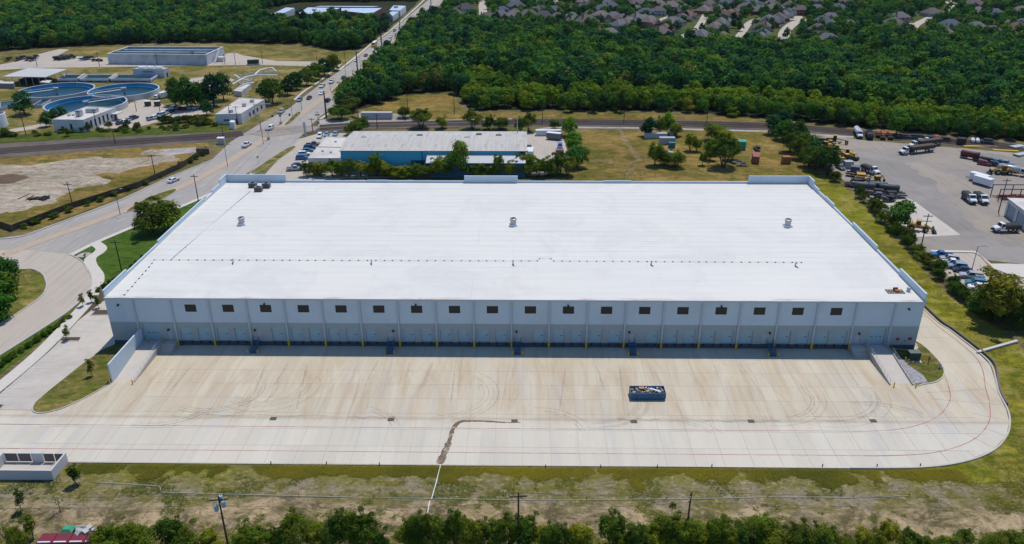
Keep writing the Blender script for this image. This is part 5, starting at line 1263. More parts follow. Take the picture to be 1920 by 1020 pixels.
def roller_kit():
    b=MB(); b.side([(-1.5,.7),(-1.5,1.4),(.1,1.5),(.2,.7)],-.6,.6); d=MB(); d.lathe([(.001,-.85),(.65,-.85),(.65,.85),(.001,.85)],16,(1.2,0,.65),0,'y'); y=MB(); y.box(.2,-1.0,.55,1.3,-.88,.8).box(.2,.88,.55,1.3,1.0,.8).box(.1,-1.0,.6,.3,1.0,.9)
    rf=MB(); rf.box(-.9,-.75,2.35,.5,.75,2.45); ps=[]
    for x in (-.8,.4):
        for s in (-.65,.65): mb=MB(); mb.tube((x,s,1.4),(x,s,2.36),.04,5); ps.append(("canopy_post",mb.mesh("canopy_post",M_CHASSIS)))
    return Kit("road_roller",[("body",b.mesh("body",M_PLAIN)),("drum",d.mesh("drum",M_CHASSIS)),("yoke",y.mesh("yoke",M_PLAIN)),("canopy",rf.mesh("canopy",M_PLAIN))]+ps+wheels((-1.0,),.75,(.65,.4)))
ROLL=roller_kit()
def paver_kit():
    b=MB(); b.box(-1.8,-1.1,.6,1.6,1.1,1.7); hp=MB(); hp.frus(1.65,-1.2,3.2,1.2,.4,1.6,-1.6,3.4,1.6,1.3); rf=MB(); rf.box(-1.6,-1.3,2.9,1.2,1.3,3.02); ps=[]
    for x in (-1.4,1.0):
        for s in (-1.1,1.1): mb=MB(); mb.tube((x,s,1.7),(x,s,2.9),.05,5); ps.append(("canopy_post",mb.mesh("canopy_post",M_PLAIN)))
    tr=[]
    for s in (-1,1): mb=MB(); mb.side([(-1.9,.3),(-1.6,0),(1.5,0),(1.8,.3),(1.5,.6),(-1.6,.6)],s*1.0-.2,s*1.0+.2); tr.append(("crawler_track",mb.mesh("crawler_track",M_TYRE)))
    sc=MB(); sc.box(-3.0,-1.6,.1,-2.0,1.6,.7)
    return Kit("asphalt_paver",[("body",b.mesh("body",M_PLAIN)),("hopper",hp.mesh("hopper",M_CHASSIS)),("canopy",rf.mesh("canopy",M_PLAIN)),("screed",sc.mesh("screed",M_CHASSIS))]+ps+tr)
PAVER=paver_kit()
def tanktrailer_kit():
    t=MB(); t.lathe([(.001,-3.2),(.9,-3.1),(1.1,-2.8),(1.1,2.8),(.9,3.1),(.001,3.2)],16,(0,0,1.8),0,'x'); f=MB(); f.box(-3.2,-.4,.6,4.2,.4,.8); h=MB(); h.cyl((0,0,2.88),.3,.18,10)
    return Kit("tank_trailer",[("tank",t.mesh("tank",M_PLAIN,True)),("frame",f.mesh("frame",M_CHASSIS)),("hatch",h.mesh("hatch",M_GALV))]+wheels((-2.4,-1.2),.95,(.50,.30)))
TANKT=tanktrailer_kit()
def flat_kit():
    d=MB(); d.box(-3.6,-1.2,.75,3.2,1.2,.9); r_=MB(); r_.box(-3.6,-1.2,.9,3.2,-1.12,1.3).box(-3.6,1.12,.9,3.2,1.2,1.3); tg=MB(); tg.tube((3.2,-.6,.75),(5,0,.65),.08,6); tg.tube((3.2,.6,.75),(5,0,.65),.08,6); g=MB(); g.box(-.5,-.9,.9,2.4,.9,1.9)
    return Kit("flat_trailer",[("deck",d.mesh("deck",M_TIE)),("side_rail",r_.mesh("side_rail",M_PLAIN)),("drawbar",tg.mesh("drawbar",M_CHASSIS)),("load",g.mesh("load",M_CHASSIS))]+wheels((-1.6,-.5),1.02,(.40,.28)))
FLAT=flat_kit()
WHT=(.80,.81,.82); SIL=(.42,.44,.46); BLK=(.025,.027,.03); GRY=(.14,.15,.16); RED=(.26,.03,.03); BLU=(.03,.15,.42); TEAL=(.06,.22,.30); YEL=(.55,.33,.03); MAR=(.13,.025,.03); DBL=(.03,.05,.10); ORG=(.5,.13,.03); LBL=(.25,.38,.48)
def head(px,py,dx,dy):
    a=G(px,py); b=G(px+dx*3,py+dy*3); return math.atan2(b.y-a.y,b.x-a.x)
def car(kit,px,py,d,color,label,cat,group=None,scale=None):
    p=G(px,py); return kit.put((p.x,p.y,.15),head(px,py,*d),label,cat,group,color,scale=scale)
# ------------------------------------------------------------------ other buildings
M_PALE=mat("pale_wall",(0.60,0.61,0.60),0.8,0.08,0.5,0.2,space='POS',col2=(0.52,0.52,0.51),patch=0.2)
M_PROOF=mat("pale_roof",(0.60,0.565,0.52),0.8,0.12,0.3,0.2,space='POS',col2=(0.48,0.45,0.42),patch=0.12)
M_CONCW=mat("tank_concrete",(0.54,0.565,0.59),0.85,0.12,0.3,0.2,space='POS',col2=(0.42,0.445,0.47),patch=0.15)
def metal_roof(name,c,axis=0,streak=(0.3,0.25,0.2),amt=0.5):
    m,nt,b=new_mat(name); h=NB(nt); P=h.pos()
    sc=(0.9,0.03,1) if axis==0 else (0.03,0.9,1)
    col=h.mix(h.noise(P,0.05,4,0.6),tuple(k*.9 for k in c),tuple(min(1,k*1.08) for k in c))
    col=h.mix(h.math('MULTIPLY',h.ramp(h.noise(h.mapping(P,scale=sc),1.0,6,0.75),[(0.48,0.0),(0.78,1.0)]),amt),col,streak)
    w=h.n("ShaderNodeTexWave",wave_type='BANDS',bands_direction='X' if axis==0 else 'Y'); h.l(P,w.inputs["Vector"]); w.inputs["Scale"].default_value=0.55
    h.l(col,b.inputs["Base Color"]); b.inputs["Roughness"].default_value=0.55; b.inputs["Specular IOR Level"].default_value=0.3
    h.bump(w.outputs["Fac"],0.25,0.08,b); return m
def blue_wall_mat():
    m,nt,b=new_mat("blue_ribbed_wall"); h=NB(nt); P=h.pos()
    c=h.mix(h.noise(h.mapping(P,scale=(0.5,0.5,0.1)),1.0,5,0.7),(0.05,0.44,0.64),(0.09,0.52,0.72))
    h.l(c,b.inputs["Base Color"]); b.inputs["Roughness"].default_value=0.55
    w=h.n("ShaderNodeTexWave",wave_type='BANDS',bands_direction='X'); h.l(P,w.inputs["Vector"]); w.inputs["Scale"].default_value=0.8; h.bump(w.outputs["Fac"],0.4,0.08,b); return m
M_BLUEW=blue_wall_mat(); M_GREYROOF=metal_roof("weathered_metal_roof",(0.50,0.475,0.425),0,(0.28,0.245,0.21),.9); M_LEANROOF=metal_roof("lean_to_roof",(0.50,0.52,0.54),0,(0.36,0.36,0.36),.3)
M_SCHOOL=metal_roof("blue_grey_roof",(0.46,0.55,0.66),1,(0.36,0.45,0.56),.3); M_BRICKW=mat("brick_wall",(0.24,0.11,0.085),0.9,0.2,0.5,0.2,space='POS')
class Bld:
    """a building whose roof corners are seen at px4 (front-left, front-right, back-right, back-left) at height h"""
    def __init__(s,name,label,cat,px4,h,wall,roof,parapet=0.0,group=None,walls=True,z0=0.0):
        s.c=[G(a,b,h) for a,b in px4]; s.h=h
        if len(s.c)==3: s.c.append(s.c[0]+s.c[2]-s.c[1])
        o=sum(s.c,Vector())/4; o.z=0; s.o=o
        s.t=thing(name,label,cat,(o.x,o.y,0),0,group)
        s.q=[Vector((p.x-o.x,p.y-o.y,0)) for p in s.c]
        if walls:
            for i in range(4):
                a,b=s.q[i],s.q[(i+1)%4]; n=Vector((-(b-a).y,(b-a).x,0)).normalized()*.25
                mb=MB(); mb.prism([(a.x,a.y),(b.x,b.y),(b.x+n.x,b.y+n.y),(a.x+n.x,a.y+n.y)],z0,h+parapet-.002*i); mb.obj("wall",wall,s.t)
        mb=MB(); mb.prism([(p.x*.995,p.y*.995) for p in s.q],h-.3,h-.03 if parapet else h+.05); s.roof=mb.obj("roof",roof,s.t)
    def at(s,u,v,z): 
        a=s.q[0].lerp(s.q[1],u); b=s.q[3].lerp(s.q[2],u); p=a.lerp(b,v); return Vector((p.x,p.y,z))
    def panel(s,name,side,u0,u1,z0,z1,m,out=.05,sub=None):
        a,b=s.q[side],s.q[(side+1)%4]; n=Vector(((b-a).y,-(b-a).x,0)).normalized()*out
        p,q=a.lerp(b,u0),a.lerp(b,u1); mb=MB(); mb.prism([(p.x,p.y),(q.x,q.y),(q.x+n.x,q.y+n.y),(p.x+n.x,p.y+n.y)],z0,z1); return mb.obj(name,m,s.t)
    def box(s,name,u,v,dims,m,z=None):
        p=s.at(u,v,0); z=s.h-.03 if z is None else z; d=(s.q[1]-s.q[0]); an=math.atan2(d.y,d.x)
        mb=MB(); mb.box(-dims[0]/2,-dims[1]/2,0,dims[0]/2,dims[1]/2,dims[2],0,Matrix.Translation((p.x,p.y,z))@Matrix.Rotation(an,4,'Z')); return mb.obj(name,m,s.t)
# --- blue works building
H0=8.0
fl,fr,br,bl=G(638,282,H0),G(986,283,H0),G(986,247,H0),G(658,246,H0)
y0=(fl.y+fr.y)/2; y1=br.y; xa,xb=fl.x,fr.x
t=thing("works_building","blue-walled metal works building with streaked pale gable roof","building",((xa+xb)/2,y0,0))
wx=(xb-xa)/2; dp=y1-y0; zr=9.0
for a,b in ((-wx,-wx*.35),(-wx*.35+.02,wx*.3),(wx*.3+.02,wx)):
    mb=MB(); mb.box(a,0,0,b,.2,H0); mb.obj("front_wall",M_BLUEW,t)
for s in (-1,1):
    mb=MB(); mb.add([(s*wx,.2,0),(s*wx,dp,0),(s*wx,dp,H0),(s*wx,dp/2,zr),(s*wx,.2,H0)],[(0,1,2,3,4)]); mb.obj("end_wall",M_BLUEW,t)
mb=MB(); mb.box(-wx,dp-.2,0,wx,dp,H0); mb.obj("rear_wall",M_BLUEW,t)
mb=MB(); e=.4
for i in range(12):
    a=-wx-e+(2*wx+2*e)*i/12; b=-wx-e+(2*wx+2*e)*(i+1)/12
    for (u0,z0_),(u1,z1_) in (((-.5,H0+.02),(dp/2,zr+.1)),((dp/2,zr+.1),(dp+.4,H0+.02))): mb.add([(a,u0,z0_),(b,u0,z0_),(b,u1,z1_),(a,u1,z1_)],[(0,1,2,3)])
rf=mb.obj("roof",M_GREYROOF,t)
mb=MB(); mb.box(-wx-.4,-.56,H0-.12,wx+.4,-.5,H0+.06); mb.obj("eave_trim",M_FRAME,rf)
mp=mat("skylight_sheet",(0.40,0.37,0.33),0.6,0.15,.5,.3,space='POS')
for i in range(11):
    for k in (0,1):
        x=-wx+3+i*(2*wx-6)/10+(1.6 if k else 0); yv=dp*(.14 if k==0 else .60); z_=lambda y:(H0+.045+(zr+.1-H0-.02)*(y+.5)/(dp/2+.5)) if y<dp/2 else (zr+.125-(zr+.1-H0-.02)*(y-dp/2)/(dp/2+.4))
        mb=MB(); mb.add([(x,yv,z_(yv)),(x+.9,yv,z_(yv)),(x+.9,yv+2.6,z_(yv+2.6)),(x,yv+2.6,z_(yv+2.6))],[(0,1,2,3)]); mb.obj("skylight",mp,rf)
for i,(px,py) in enumerate(((682,259),(787,254),(876,259),(935,254),(898,252))):
    p=G(px,py,8.7); mb=MB(); mb.frus(-.9,-.6,.9,.6,0,-.7,-.4,.7,.4,.5); mb.frus(-1.1,-.75,1.1,.75,.5,-.9,-.5,.9,.5,.85); o=mb.obj("roof_vent",mat("vent_grey",(0.16,0.16,0.16),.7,.2,1,.3),t); o.location=(p.x-(xa+xb)/2,p.y-y0,8.3)
mb=MB(); mb.tube((wx-3.2,dp*.9,H0),(wx-3.2,dp*.9,H0+5.5),.18,8); mb.obj("flue",M_GALV,t)
# lean-to
la,lb=G(800,305,5.2),G(986,305,5.2); lx0=la.x-(xa+xb)/2; lx1=wx-.1; ld=la.y-y0
mb=MB(); mb.add([(lx0-.3,ld-.3,5.2),(lx1,ld-.3,5.2),(lx1,-.02,6.9),(lx0-.3,-.02,6.9)],[(0,1,2,3)]); mb.add([(lx0-.3,ld-.3,5.05),(lx1,ld-.3,5.05),(lx1,ld-.3,5.2),(lx0-.3,ld-.3,5.2)],[(0,1,2,3)]); mb.obj("lean_to_roof",M_LEANROOF,t)
mb=MB(); mb.box(lx0,ld,0,lx1,ld+.2,5.0); mb.obj("lean_to_wall",mat("navy_wall",(0.02,0.10,0.18),.6,.15,.5,.3,space='POS'),t)
mb=MB(); mb.add([(lx0,ld+.2,0),(lx0,-.03,0),(lx0,-.03,6.7),(lx0,ld+.2,5.1)],[(0,1,2,3)]); mb.obj("lean_to_side",M_BLUEW,t)
for x in (-wx*.6,-wx*.12): mb=MB(); mb.box(x-.1,-.12,0,x+.1,-.005,H0-.2); mb.obj("downspout",M_FRAME,t)
mb=MB(); mb.box(-wx*.24,-.06,0,-wx*.02,-.005,4.5); mb.obj("roller_door",mat("dark_blue_door",(0.03,0.09,0.13),.7,.2,1,.2),t)  # roller door in one even dark blue colour
# drums and sacks standing against the blue wall
md_=mat("tan_tube",(0.50,0.36,0.22),.8,.2,2,.2)
for i,(px,py) in enumerate(((738,314),(748,314.5),(756,314),(763,314.5),(731,313))):
    p=G(px,py); mb=MB(); mb.lathe([(.001,0),(.45,0),(.5,.3),(.5,2.2),(.42,2.5),(.001,2.55)],10); o=mb.mesh("tube",md_)
    tt=thing("upright_tube","tan upright tube leaning by the blue works wall, %s of five"%["third","fourth","fifth","last","first"][i],"tube",(p.x,p.y,0),0,"tubes by the blue wall"); link("tube",o,tt); mb=MB(); mb.lathe([(.001,2.5),(.46,2.5),(.46,2.65),(.001,2.66)],10); mb.obj("cap",M_FRAME,tt)
# white office wing
B=Bld("office_wing","low pale office with flat roof at the works building's street end","building",[(577,297),(637,297),(660,258),(612,256)],4.0,M_PALE,M_PROOF,.15)
for u in (.3,.76): B.panel("door",0,u,u+.07,0,2.6,M_FRAME)
for u in (.08,.48,.6,.9): B.panel("window",0,u,u+.05,1.2,2.6,M_PANE)
mb=MB(); a,b=B.at(0,.5,4.01),B.at(1,.5,4.01); mb.tube(a,b,.15,6); mb.obj("roof_ridge",M_FRAME,B.t)
for u,v in ((.3,.3),(.6,.25),(.5,.75)): B.box("roof_unit",u,v,(.8,.6,.5),M_GALV)
# --- treatment works
B=Bld("basin_building","long white concrete basin with open top beyond the round tanks","basin",[(200,101),(386,103),(419,88),(240,87.5)],6.0,M_CONCW,mat("basin_water",(0.04,0.09,0.10),.2,.2,.2,.5,space='POS'),0.0)
B.roof.location.z=-1.6
for v in (.32,.62):
    mb=MB(); a0,a1=B.at(.03,v,0),B.at(.97,v,0); b0,b1=B.at(.03,v+.04,0),B.at(.97,v+.04,0); mb.prism([(a0.x,a0.y),(a1.x,a1.y),(b1.x,b1.y),(b0.x,b0.y)],4.3,5.95); mb.obj("dividing_wall",M_CONCW,B.t)
for i in range(4): mb=MB(); a,b=B.q[i],B.q[(i+1)%4]; n=Vector((-(b-a).y,(b-a).x,0)).normalized(); mb.prism([(a.x-n.x*.1,a.y-n.y*.1),(b.x-n.x*.1,b.y-n.y*.1),(b.x+n.x*.9,b.y+n.y*.9),(a.x+n.x*.9,a.y+n.y*.9)],6.0,6.16+.003*i); mb.obj("walkway",M_WALK,B.t)
for u in (.15,.3,.45,.6,.75,.9): p=B.at(u,1,6); mb=MB(); mb.tube(p,p+Vector((0,0,3.4)),.08,5); mb.obj("lamp_post",M_GALV,B.t)
mb=MB(); a=B.at(1,.25,0); b=B.at(1,.6,0); mb.add([(a.x+1,a.y,0),(a.x+2.2,a.y,0),(b.x+2.2,b.y,6),(b.x+1,b.y,6),(a.x+1,a.y,.4),(a.x+2.2,a.y,.4),(b.x+2.2,b.y,6.4),(b.x+1,b.y,6.4)],[(0,1,2,3)[::-1],(4,5,6,7),(0,1,5,4),(1,2,6,5),(2,3,7,6),(3,0,4,7)]); mb.obj("outside_stair",M_GALV,B.t)
B.box("equipment_hut",1.06,.45,(4,4,2.8),M_PALE,0.0)
# canopy
B=Bld("open_canopy","pale flat-roofed open canopy on posts beside the round tanks","canopy",[(4,143.5),(85,144.5),(127,129.5),(52,127.5)],5.0,M_PALE,metal_roof("canopy_roof",(0.50,0.49,0.46),1,(0.4,0.38,0.35),.3),walls=False)
for v in (.04,.96):
    for k in range(7): p=B.at(.03+k*.157,v,0); mb=MB(); mb.tube(p,p+Vector((0,0,4.72)),.14,6); mb.obj("post",M_GALV,B.t)
for u,v in ((.3,.4),(.5,.55),(.72,.4)): B.box("stored_bin",u,v,(5,6,2.4),mat("bin_dark",(0.04,0.05,0.05),.8,.2,1,.2),0.0)
# low white buildings
B=Bld("control_building","white flat-roofed building with tall narrow windows near the railway","building",[(98,224.8),(156,225.5),(217,202.5),(163,200)],5.0,M_PALE,M_PROOF,.25)
for i in range(6): B.panel("window",1,.05+i*.125,.10+i*.125,1.0,3.9,M_PANE)
B.panel("window",1,.80,.85,1.6,2.9,M_PANE); B.panel("window",0,.24,.31,1.0,2.3,M_PANE); B.panel("window",0,.53,.60,.8,3.4,M_PANE)
B.box("roof_unit",.62,.62,(4.5,2.6,1.7),M_GALV); B.box("roof_unit",.55,.30,(2.2,2.0,2.6),M_GALV); B.box("roof_unit",.2,.3,(1.2,.8,.7),M_GALV); B.box("roof_unit",.3,.34,(1.0,.8,.6),M_GALV); B.box("entrance_canopy",1.05,.95,(3.4,5,.3),M_PALE,3.0); B.panel("door",1,.90,.97,0,2.6,M_PANE)
B=Bld("crossing_building","white stepped flat-roofed building beside the road and rail crossing","building",[(403,215),(452,213.5),(496,186.5),(450,183.5)],4.4,M_PALE,M_PROOF,.2)
B.panel("window",0,.3,.5,1.6,2.2,M_PANE)
for u in (.3,.45,.62,.8): B.panel("window",1,u,u+.06,1.2,2.8,M_PANE)
B.panel("door",0,.75,.83,0,2.3,M_FRAME); B.box("roof_unit",.5,.12,(1.8,1.4,1.1),M_GALV); B.box("satellite_housing",.65,.5,(1.6,1.6,1.4),M_GALV); B.box("roof_unit",.7,.78,(1.8,1.5,1.2),M_GALV)
B=Bld("pump_house","small white pump house with roof vents behind the basins","building",[(248,129.5),(307,130),(316,127),(260,126.5)],4.6,M_PALE,M_PROOF,.15)
for u in (.22,.5,.78): B.box("roof_vent",u,.5,(4.0,2.0,.9),M_WHITE)
B.panel("pipe_gallery",0,.3,.65,2.9,3.4,M_FRAME); B.panel("rusty_panel",0,.22,.62,1.1,2.0,mat("rust",(0.25,0.14,0.09),.9,.3,1,.2)); B.panel("door",1,.35,.65,0,2.4,M_PANE)
# round clarifiers
M_CBLUE=mat("tank_blue",(0.10,0.34,0.52),.6,.12,.3,.3,space='POS',col2=(0.05,0.28,0.50),patch=.12); M_CWATER=mat("tank_water",(0.008,0.045,0.085),.35,.3,.1,.2,space='POS',col2=(0.02,0.06,0.05),patch=.08)
M_RIMC=mat("tank_rim",(0.46,0.48,0.48),.8,.1,.5,.2,space='POS')
def clarifier(px,py,rpx,label,ang):
    z=2.7; c=G(px,py,z); r=(G(px+rpx,py,z)-c).length
    t=thing("round_tank",label,"tank",(c.x,c.y,0),0,"round clarifier tanks")
    mb=MB(); mb.lathe([(r+.25,0),(r+.25,z)],56); mb.obj("outer_wall",M_RIMC,t)
    mb=MB(); mb.lathe([(r+.26,z),(r-.36,z)],56); mb.obj("rim",M_RIMC,t)
    mb=MB(); mb.lathe([(r-.36,z-.002),(r-.36,.45)],56); mb.obj("inner_wall",M_CBLUE,t)
    mb=MB(); mb.lathe([(r-.36,.5),(.001,.5)],56); mb.obj("water",M_CWATER,t)
    mb=MB(); mb.lathe([(r-1.5,.5),(r-1.5,1.2),(r-1.8,1.2),(r-1.8,.5)],56); mb.obj("weir_trough",M_CBLUE,t)
    d=Vector((math.cos(ang),math.sin(ang),0)); n=Vector((-d.y,d.x,0))
    mb=MB(); a=d*(-r); mb.prism([((a+n*.7).x,(a+n*.7).y),((a-n*.7).x,(a-n*.7).y),(-n*.7).xy[:] if False else ((-n*.7).x,(-n*.7).y),((n*.7).x,(n*.7).y)],z+.15,z+.3); bo=mb.obj("walkway_bridge",M_RIMC,t)
    for s in (-1,1):
        mb=MB(); mb.tube(a+n*s*.7+Vector((0,0,z+1.3)),n*s*.7+Vector((0,0,z+1.3)),.06,5)
        for k in range(9): p=a*(k/8)+n*s*.7; mb.tube(p+Vector((0,0,z+.3)),p+Vector((0,0,z+1.3)),.05,5)
        mb.obj("bridge_rail",M_RIMC,bo)
    mb=MB(); mb.cyl((0,0,z+.1),1.3,.9,14); mb.cyl((0,0,.4),.6,z-.2,10); mb.obj("drive_head",M_GALV,t)
clarifier(105,168,65,"round blue-walled settling tank, left one of the rear pair",.75)
clarifier(232,168,61,"round blue-walled settling tank, right one of the rear pair",.75)
clarifier(161,193.5,70,"largest round blue-walled settling tank, nearest, by the white building",.80+math.pi)
# aeration basins: a row of open rectangular cells
t=thing("aeration_basins","row of open rectangular concrete basins behind the round tanks","basin",(*G(200,152).xy,0)); o=t.location
def cell(px0,px1,name):
    a,b=G(px0,155),G(px1,155); c,d=G(px1+14,146),G(px0+14,146); q=[Vector((p.x-o.x,p.y-o.y,0)) for p in (a,b,c,d)]
    mb=MB()
    for i in range(4):
        p,r_=q[i],q[(i+1)%4]; n=Vector((-(r_-p).y,(r_-p).x,0)).normalized()*.5; mb.prism([(p.x,p.y),(r_.x,r_.y),(r_.x+n.x,r_.y+n.y),(p.x+n.x,p.y+n.y)],0,1.9+.003*i)
    mb.obj("basin_wall",M_CONCW,t); mb=MB(); mb.prism([(p.x*1,p.y) for p in q],.2,.9); mb.obj("basin_water",M_CWATER,t)
for a,b in ((108,146),(150,204),(208,284)): cell(a,b,"")
for px in (147,206): 
    a,b=G(px,155),G(px+14,146); mb=MB(); a=Vector((a.x-o.x,a.y-o.y,2.1)); b=Vector((b.x-o.x,b.y-o.y,2.1)); mb.tube(a,b,.5,4); mb.obj("footbridge",M_WALK,t)
# channels left of the near tank, chemical tank at the frame edge
for i,(px4,lb) in enumerate((([(0,203),(28,196),(40,188),(0,192)],"pale concrete channel at the left edge beside the oak"),([(60,198),(78,197),(104,183),(86,183)],"pale concrete channel between the oak and the near round tank"))):
    Bld("channel",lb,"channel",px4,1.4,M_RIMC,M_CWATER,.25)
p=G(0,237); t=thing("storage_tank","white round storage tank cut by the left edge","tank",(p.x-2,p.y,0)); mb=MB(); mb.lathe([(5.0,0),(4.9,5.5),(4.6,5.6),(4.5,5.2),(.001,5.2)],28); mb.obj("shell",M_WHITE,t); mb=MB(); mb.lathe([(4.4,5.25),(.001,5.26)],28); mb.obj("top",M_FRAME,t)
B=Bld("control_cabin","small pale-roofed cabin on legs between canopy and tanks","cabin",[(74,154),(92,155.5),(97,150.5),(82,150)],3.2,mat("cabin_wall",(0.12,0.13,0.13),.8,.2,1,.2),M_PROOF,.0)
B=Bld("shed","low grey shed at the left edge below the canopy","shed",[(-8,156),(24,157),(28,152),(-4,151)],2.6,mat("shed_wall",(0.2,0.2,0.21),.8,.2,1,.2),M_PROOF,.0)
# white pipework gallery behind the trees
t=thing("pipe_gallery","white overhead pipes on frames behind the dark trees","pipework",(*G(470,165).xy,0)); o=t.location
def pw(px,py,z): p=G(px,py,z); return Vector((p.x-o.x,p.y-o.y,z))
for nm,pts in (("pipe",[(436,158,4),(446,152,5),(462,144,5.5),(478,141,5.5),(500,141,5.5),(520,141,5)]),("pipe",[(448,163,4),(462,157,5),(476,155,5)]),("pipe",[(478,140,5),(486,132,5.5),(500,128,5.5),(510,127,5.5),(518,134,4)]),("pipe",[(440,140,3),(452,148,3),(470,152,3)])):
    mb=MB(); mb.path([pw(*q) for q in pts],.35,8); mb.obj(nm,M_WHITE,t)
for px,py in ((446,160),(454,156),(462,152),(470,149),(478,148),(488,147),(498,147),(508,146),(516,145),(452,170),(460,166),(470,162)):
    p=pw(px,py,0); mb=MB(); mb.tube(p,p+Vector((0,0,4.6)),.18,6); mb.tube(p+Vector((1.8,0,0)),p+Vector((1.8,0,4.6)),.18,6); mb.tube(p+Vector((0,0,3.6)),p+Vector((1.8,0,3.6)),.14,6); mb.obj("pipe_frame",M_WHITE,t)
Bld("valve_house","long pale valve house under the white pipes","building",[(437,170),(452,172),(470,158),(458,157)],2.6,M_PALE,M_PROOF,.1)
# works' small cabinets
for i,(px,py,lb) in enumerate(((278,199,"left"),(296,199,"right"))):
    p=G(px,py); t=thing("fuel_tank","%s one of two small dark tanks with white tops on the grass"%lb,"tank",(p.x,p.y,0),.2,"small tanks on the grass"); mb=MB(); mb.box(-1.3,-.9,.3,1.3,.9,2.3); mb.obj("body",M_TGREEN,t); mb=MB(); mb.box(-1.35,-.95,2.3,1.35,.95,2.5); mb.obj("cover",M_WHITE,t)
for i,(px,py) in enumerate(((470,120),(481,119.5))): p=G(px,py+2); t=thing("generator","dark green generator cabinet by the plant road, %s of two"%("left","right")[i],"generator",(p.x,p.y,0),0,"generators by the plant road"); mb=MB(); mb.box(-1.5,-1,.8,1.5,1,3.0); mb.obj("cabinet",M_TGREEN,t); mb=MB(); mb.box(-2.0,-1.3,0,2.0,1.3,.8); mb.obj("plinth",M_CONCW,t)
B=Bld("rail_hut","small white signal hut beside the rail crossing","hut",[(430,229),(438,229.5),(441,226),(433,225.5)],3.0,M_WHITE,M_WHITE,0.0)
B=Bld("equipment_cabinet","grey metal equipment cabinet beside the tracks left of the crossing","cabinet",[(406,259.5),(419,259.5),(421,256.5),(408,256.5)],2.6,M_GALV,M_WHITE,0.0)
# gatehouse-like brown block at the end of the dirt lot
B=Bld("block_wall","brown block wall pier at the end of the dirt lot fence","wall",[(367,279.5),(391,279.5),(391.5,277.5),(367.5,277.5)],2.0,mat("brown_block",(0.13,0.095,0.07),.9,.2,1,.2),M_FRAME,0.0)
# --- low buildings in the far wood
for px4,h,lb in (([(517,23),(532,24.5),(552.5,15),(536,14)],5,"low blue-grey roofed building, leftmost in the far clearing"),([(506,25.5),(527,28.5),(537,26.5),(517,23.8)],3.5,"small white canopy in front of the far blue-grey roofs"),([(557,26),(608,27),(638,14.8),(577,14)],6,"long blue-grey roofed building with brick front in the far clearing"),([(640,20),(649,20.3),(657,14.8),(640,14.5)],5,"narrow link building between the two long far roofs"),([(649,21),(696,26),(716,15),(657,15)],6,"blue-grey roofed building, second of the two long far roofs"),([(590,12.5),(700,13),(712,11.6),(600,11.2)],6,"thin pale roof strip behind the long far roofs"),([(730,19),(750,19.5),(761,11),(738,10.2)],5.5,"blue-grey roofed building nearest the road in the far clearing"),([(730,24),(736,30),(749,21),(738,20)],4.5,"small dark-edged blue-grey building beside the far road")):
    B=Bld("low_building",lb,"building",px4,h,M_BRICKW if h==6 else M_PALE,M_SCHOOL if h!=3.5 else M_WHITE,0.0,"low buildings in the far clearing")
    for i in range(6): B.panel("window",0,.06+i*.155,.15+i*.155,1.2,2.6,M_PANE)
    if "nearest" in lb or "brick" in lb: B.box("roof_unit",.4,.5,(3,3,1.6),M_GALV)
# --- garage building of the equipment yard (cut by the right edge)
hgt=5.2; A=G(1888,377,hgt); Bp=G(1883,403); cpt=G(1921,433)
d=(cpt-Bp); d.z=0; d.normalize(); n=Vector((-d.y,d.x,0)); n=n if n.x>0 else -n
t=thing("garage_building","pale garage building with grey roll-up doors at the right edge","garage",(Bp.x,Bp.y,0),math.atan2(d.y,d.x)); s=1 if Vector((-d.y,d.x,0)).x>0 else -1
mb=MB(); mb.box(0,-.12,0,26,.12,hgt); mb.obj("front_wall",M_PALE,t)
mb=MB(); mb.box(-.12,.12*s if s>0 else -16,0,.12,16 if s>0 else -.12,hgt); mb.obj("end_wall",M_PALE,t)
mb=MB(); mb.box(25.8,.12*s if s>0 else -16,0,26,16 if s>0 else -.12,hgt); mb.obj("end_wall",M_PALE,t)
mb=MB(); mb.frus(-.3,min(-.4*s,16.2*s),26.3,max(-.4*s,16.2*s),hgt,-.3,min(-.4*s,16.2*s),26.3,max(-.4*s,16.2*s),hgt+.25); mb.obj("roof",M_PROOF,t)
for i in range(4):
    mb=MB(); x=1.6+i*6.1; y=-.12*s
    for k in range(8): mb.box(x,min(y,y-.08*s),k*.5+.01,x+4,max(y,y-.08*s),k*.5+.48)
    mb.obj("roll_up_door",mat("rollup_grey",(0.30,0.34,0.38),.6,.08,.6,.3) if i==0 else bpy.data.materials["rollup_grey"],t)
    mb=MB(); mb.box(x-.25,min(y,y-.12*s),0,x-.1,max(y,y-.12*s),4.2); mb.obj("door_jamb",M_FRAME,t)
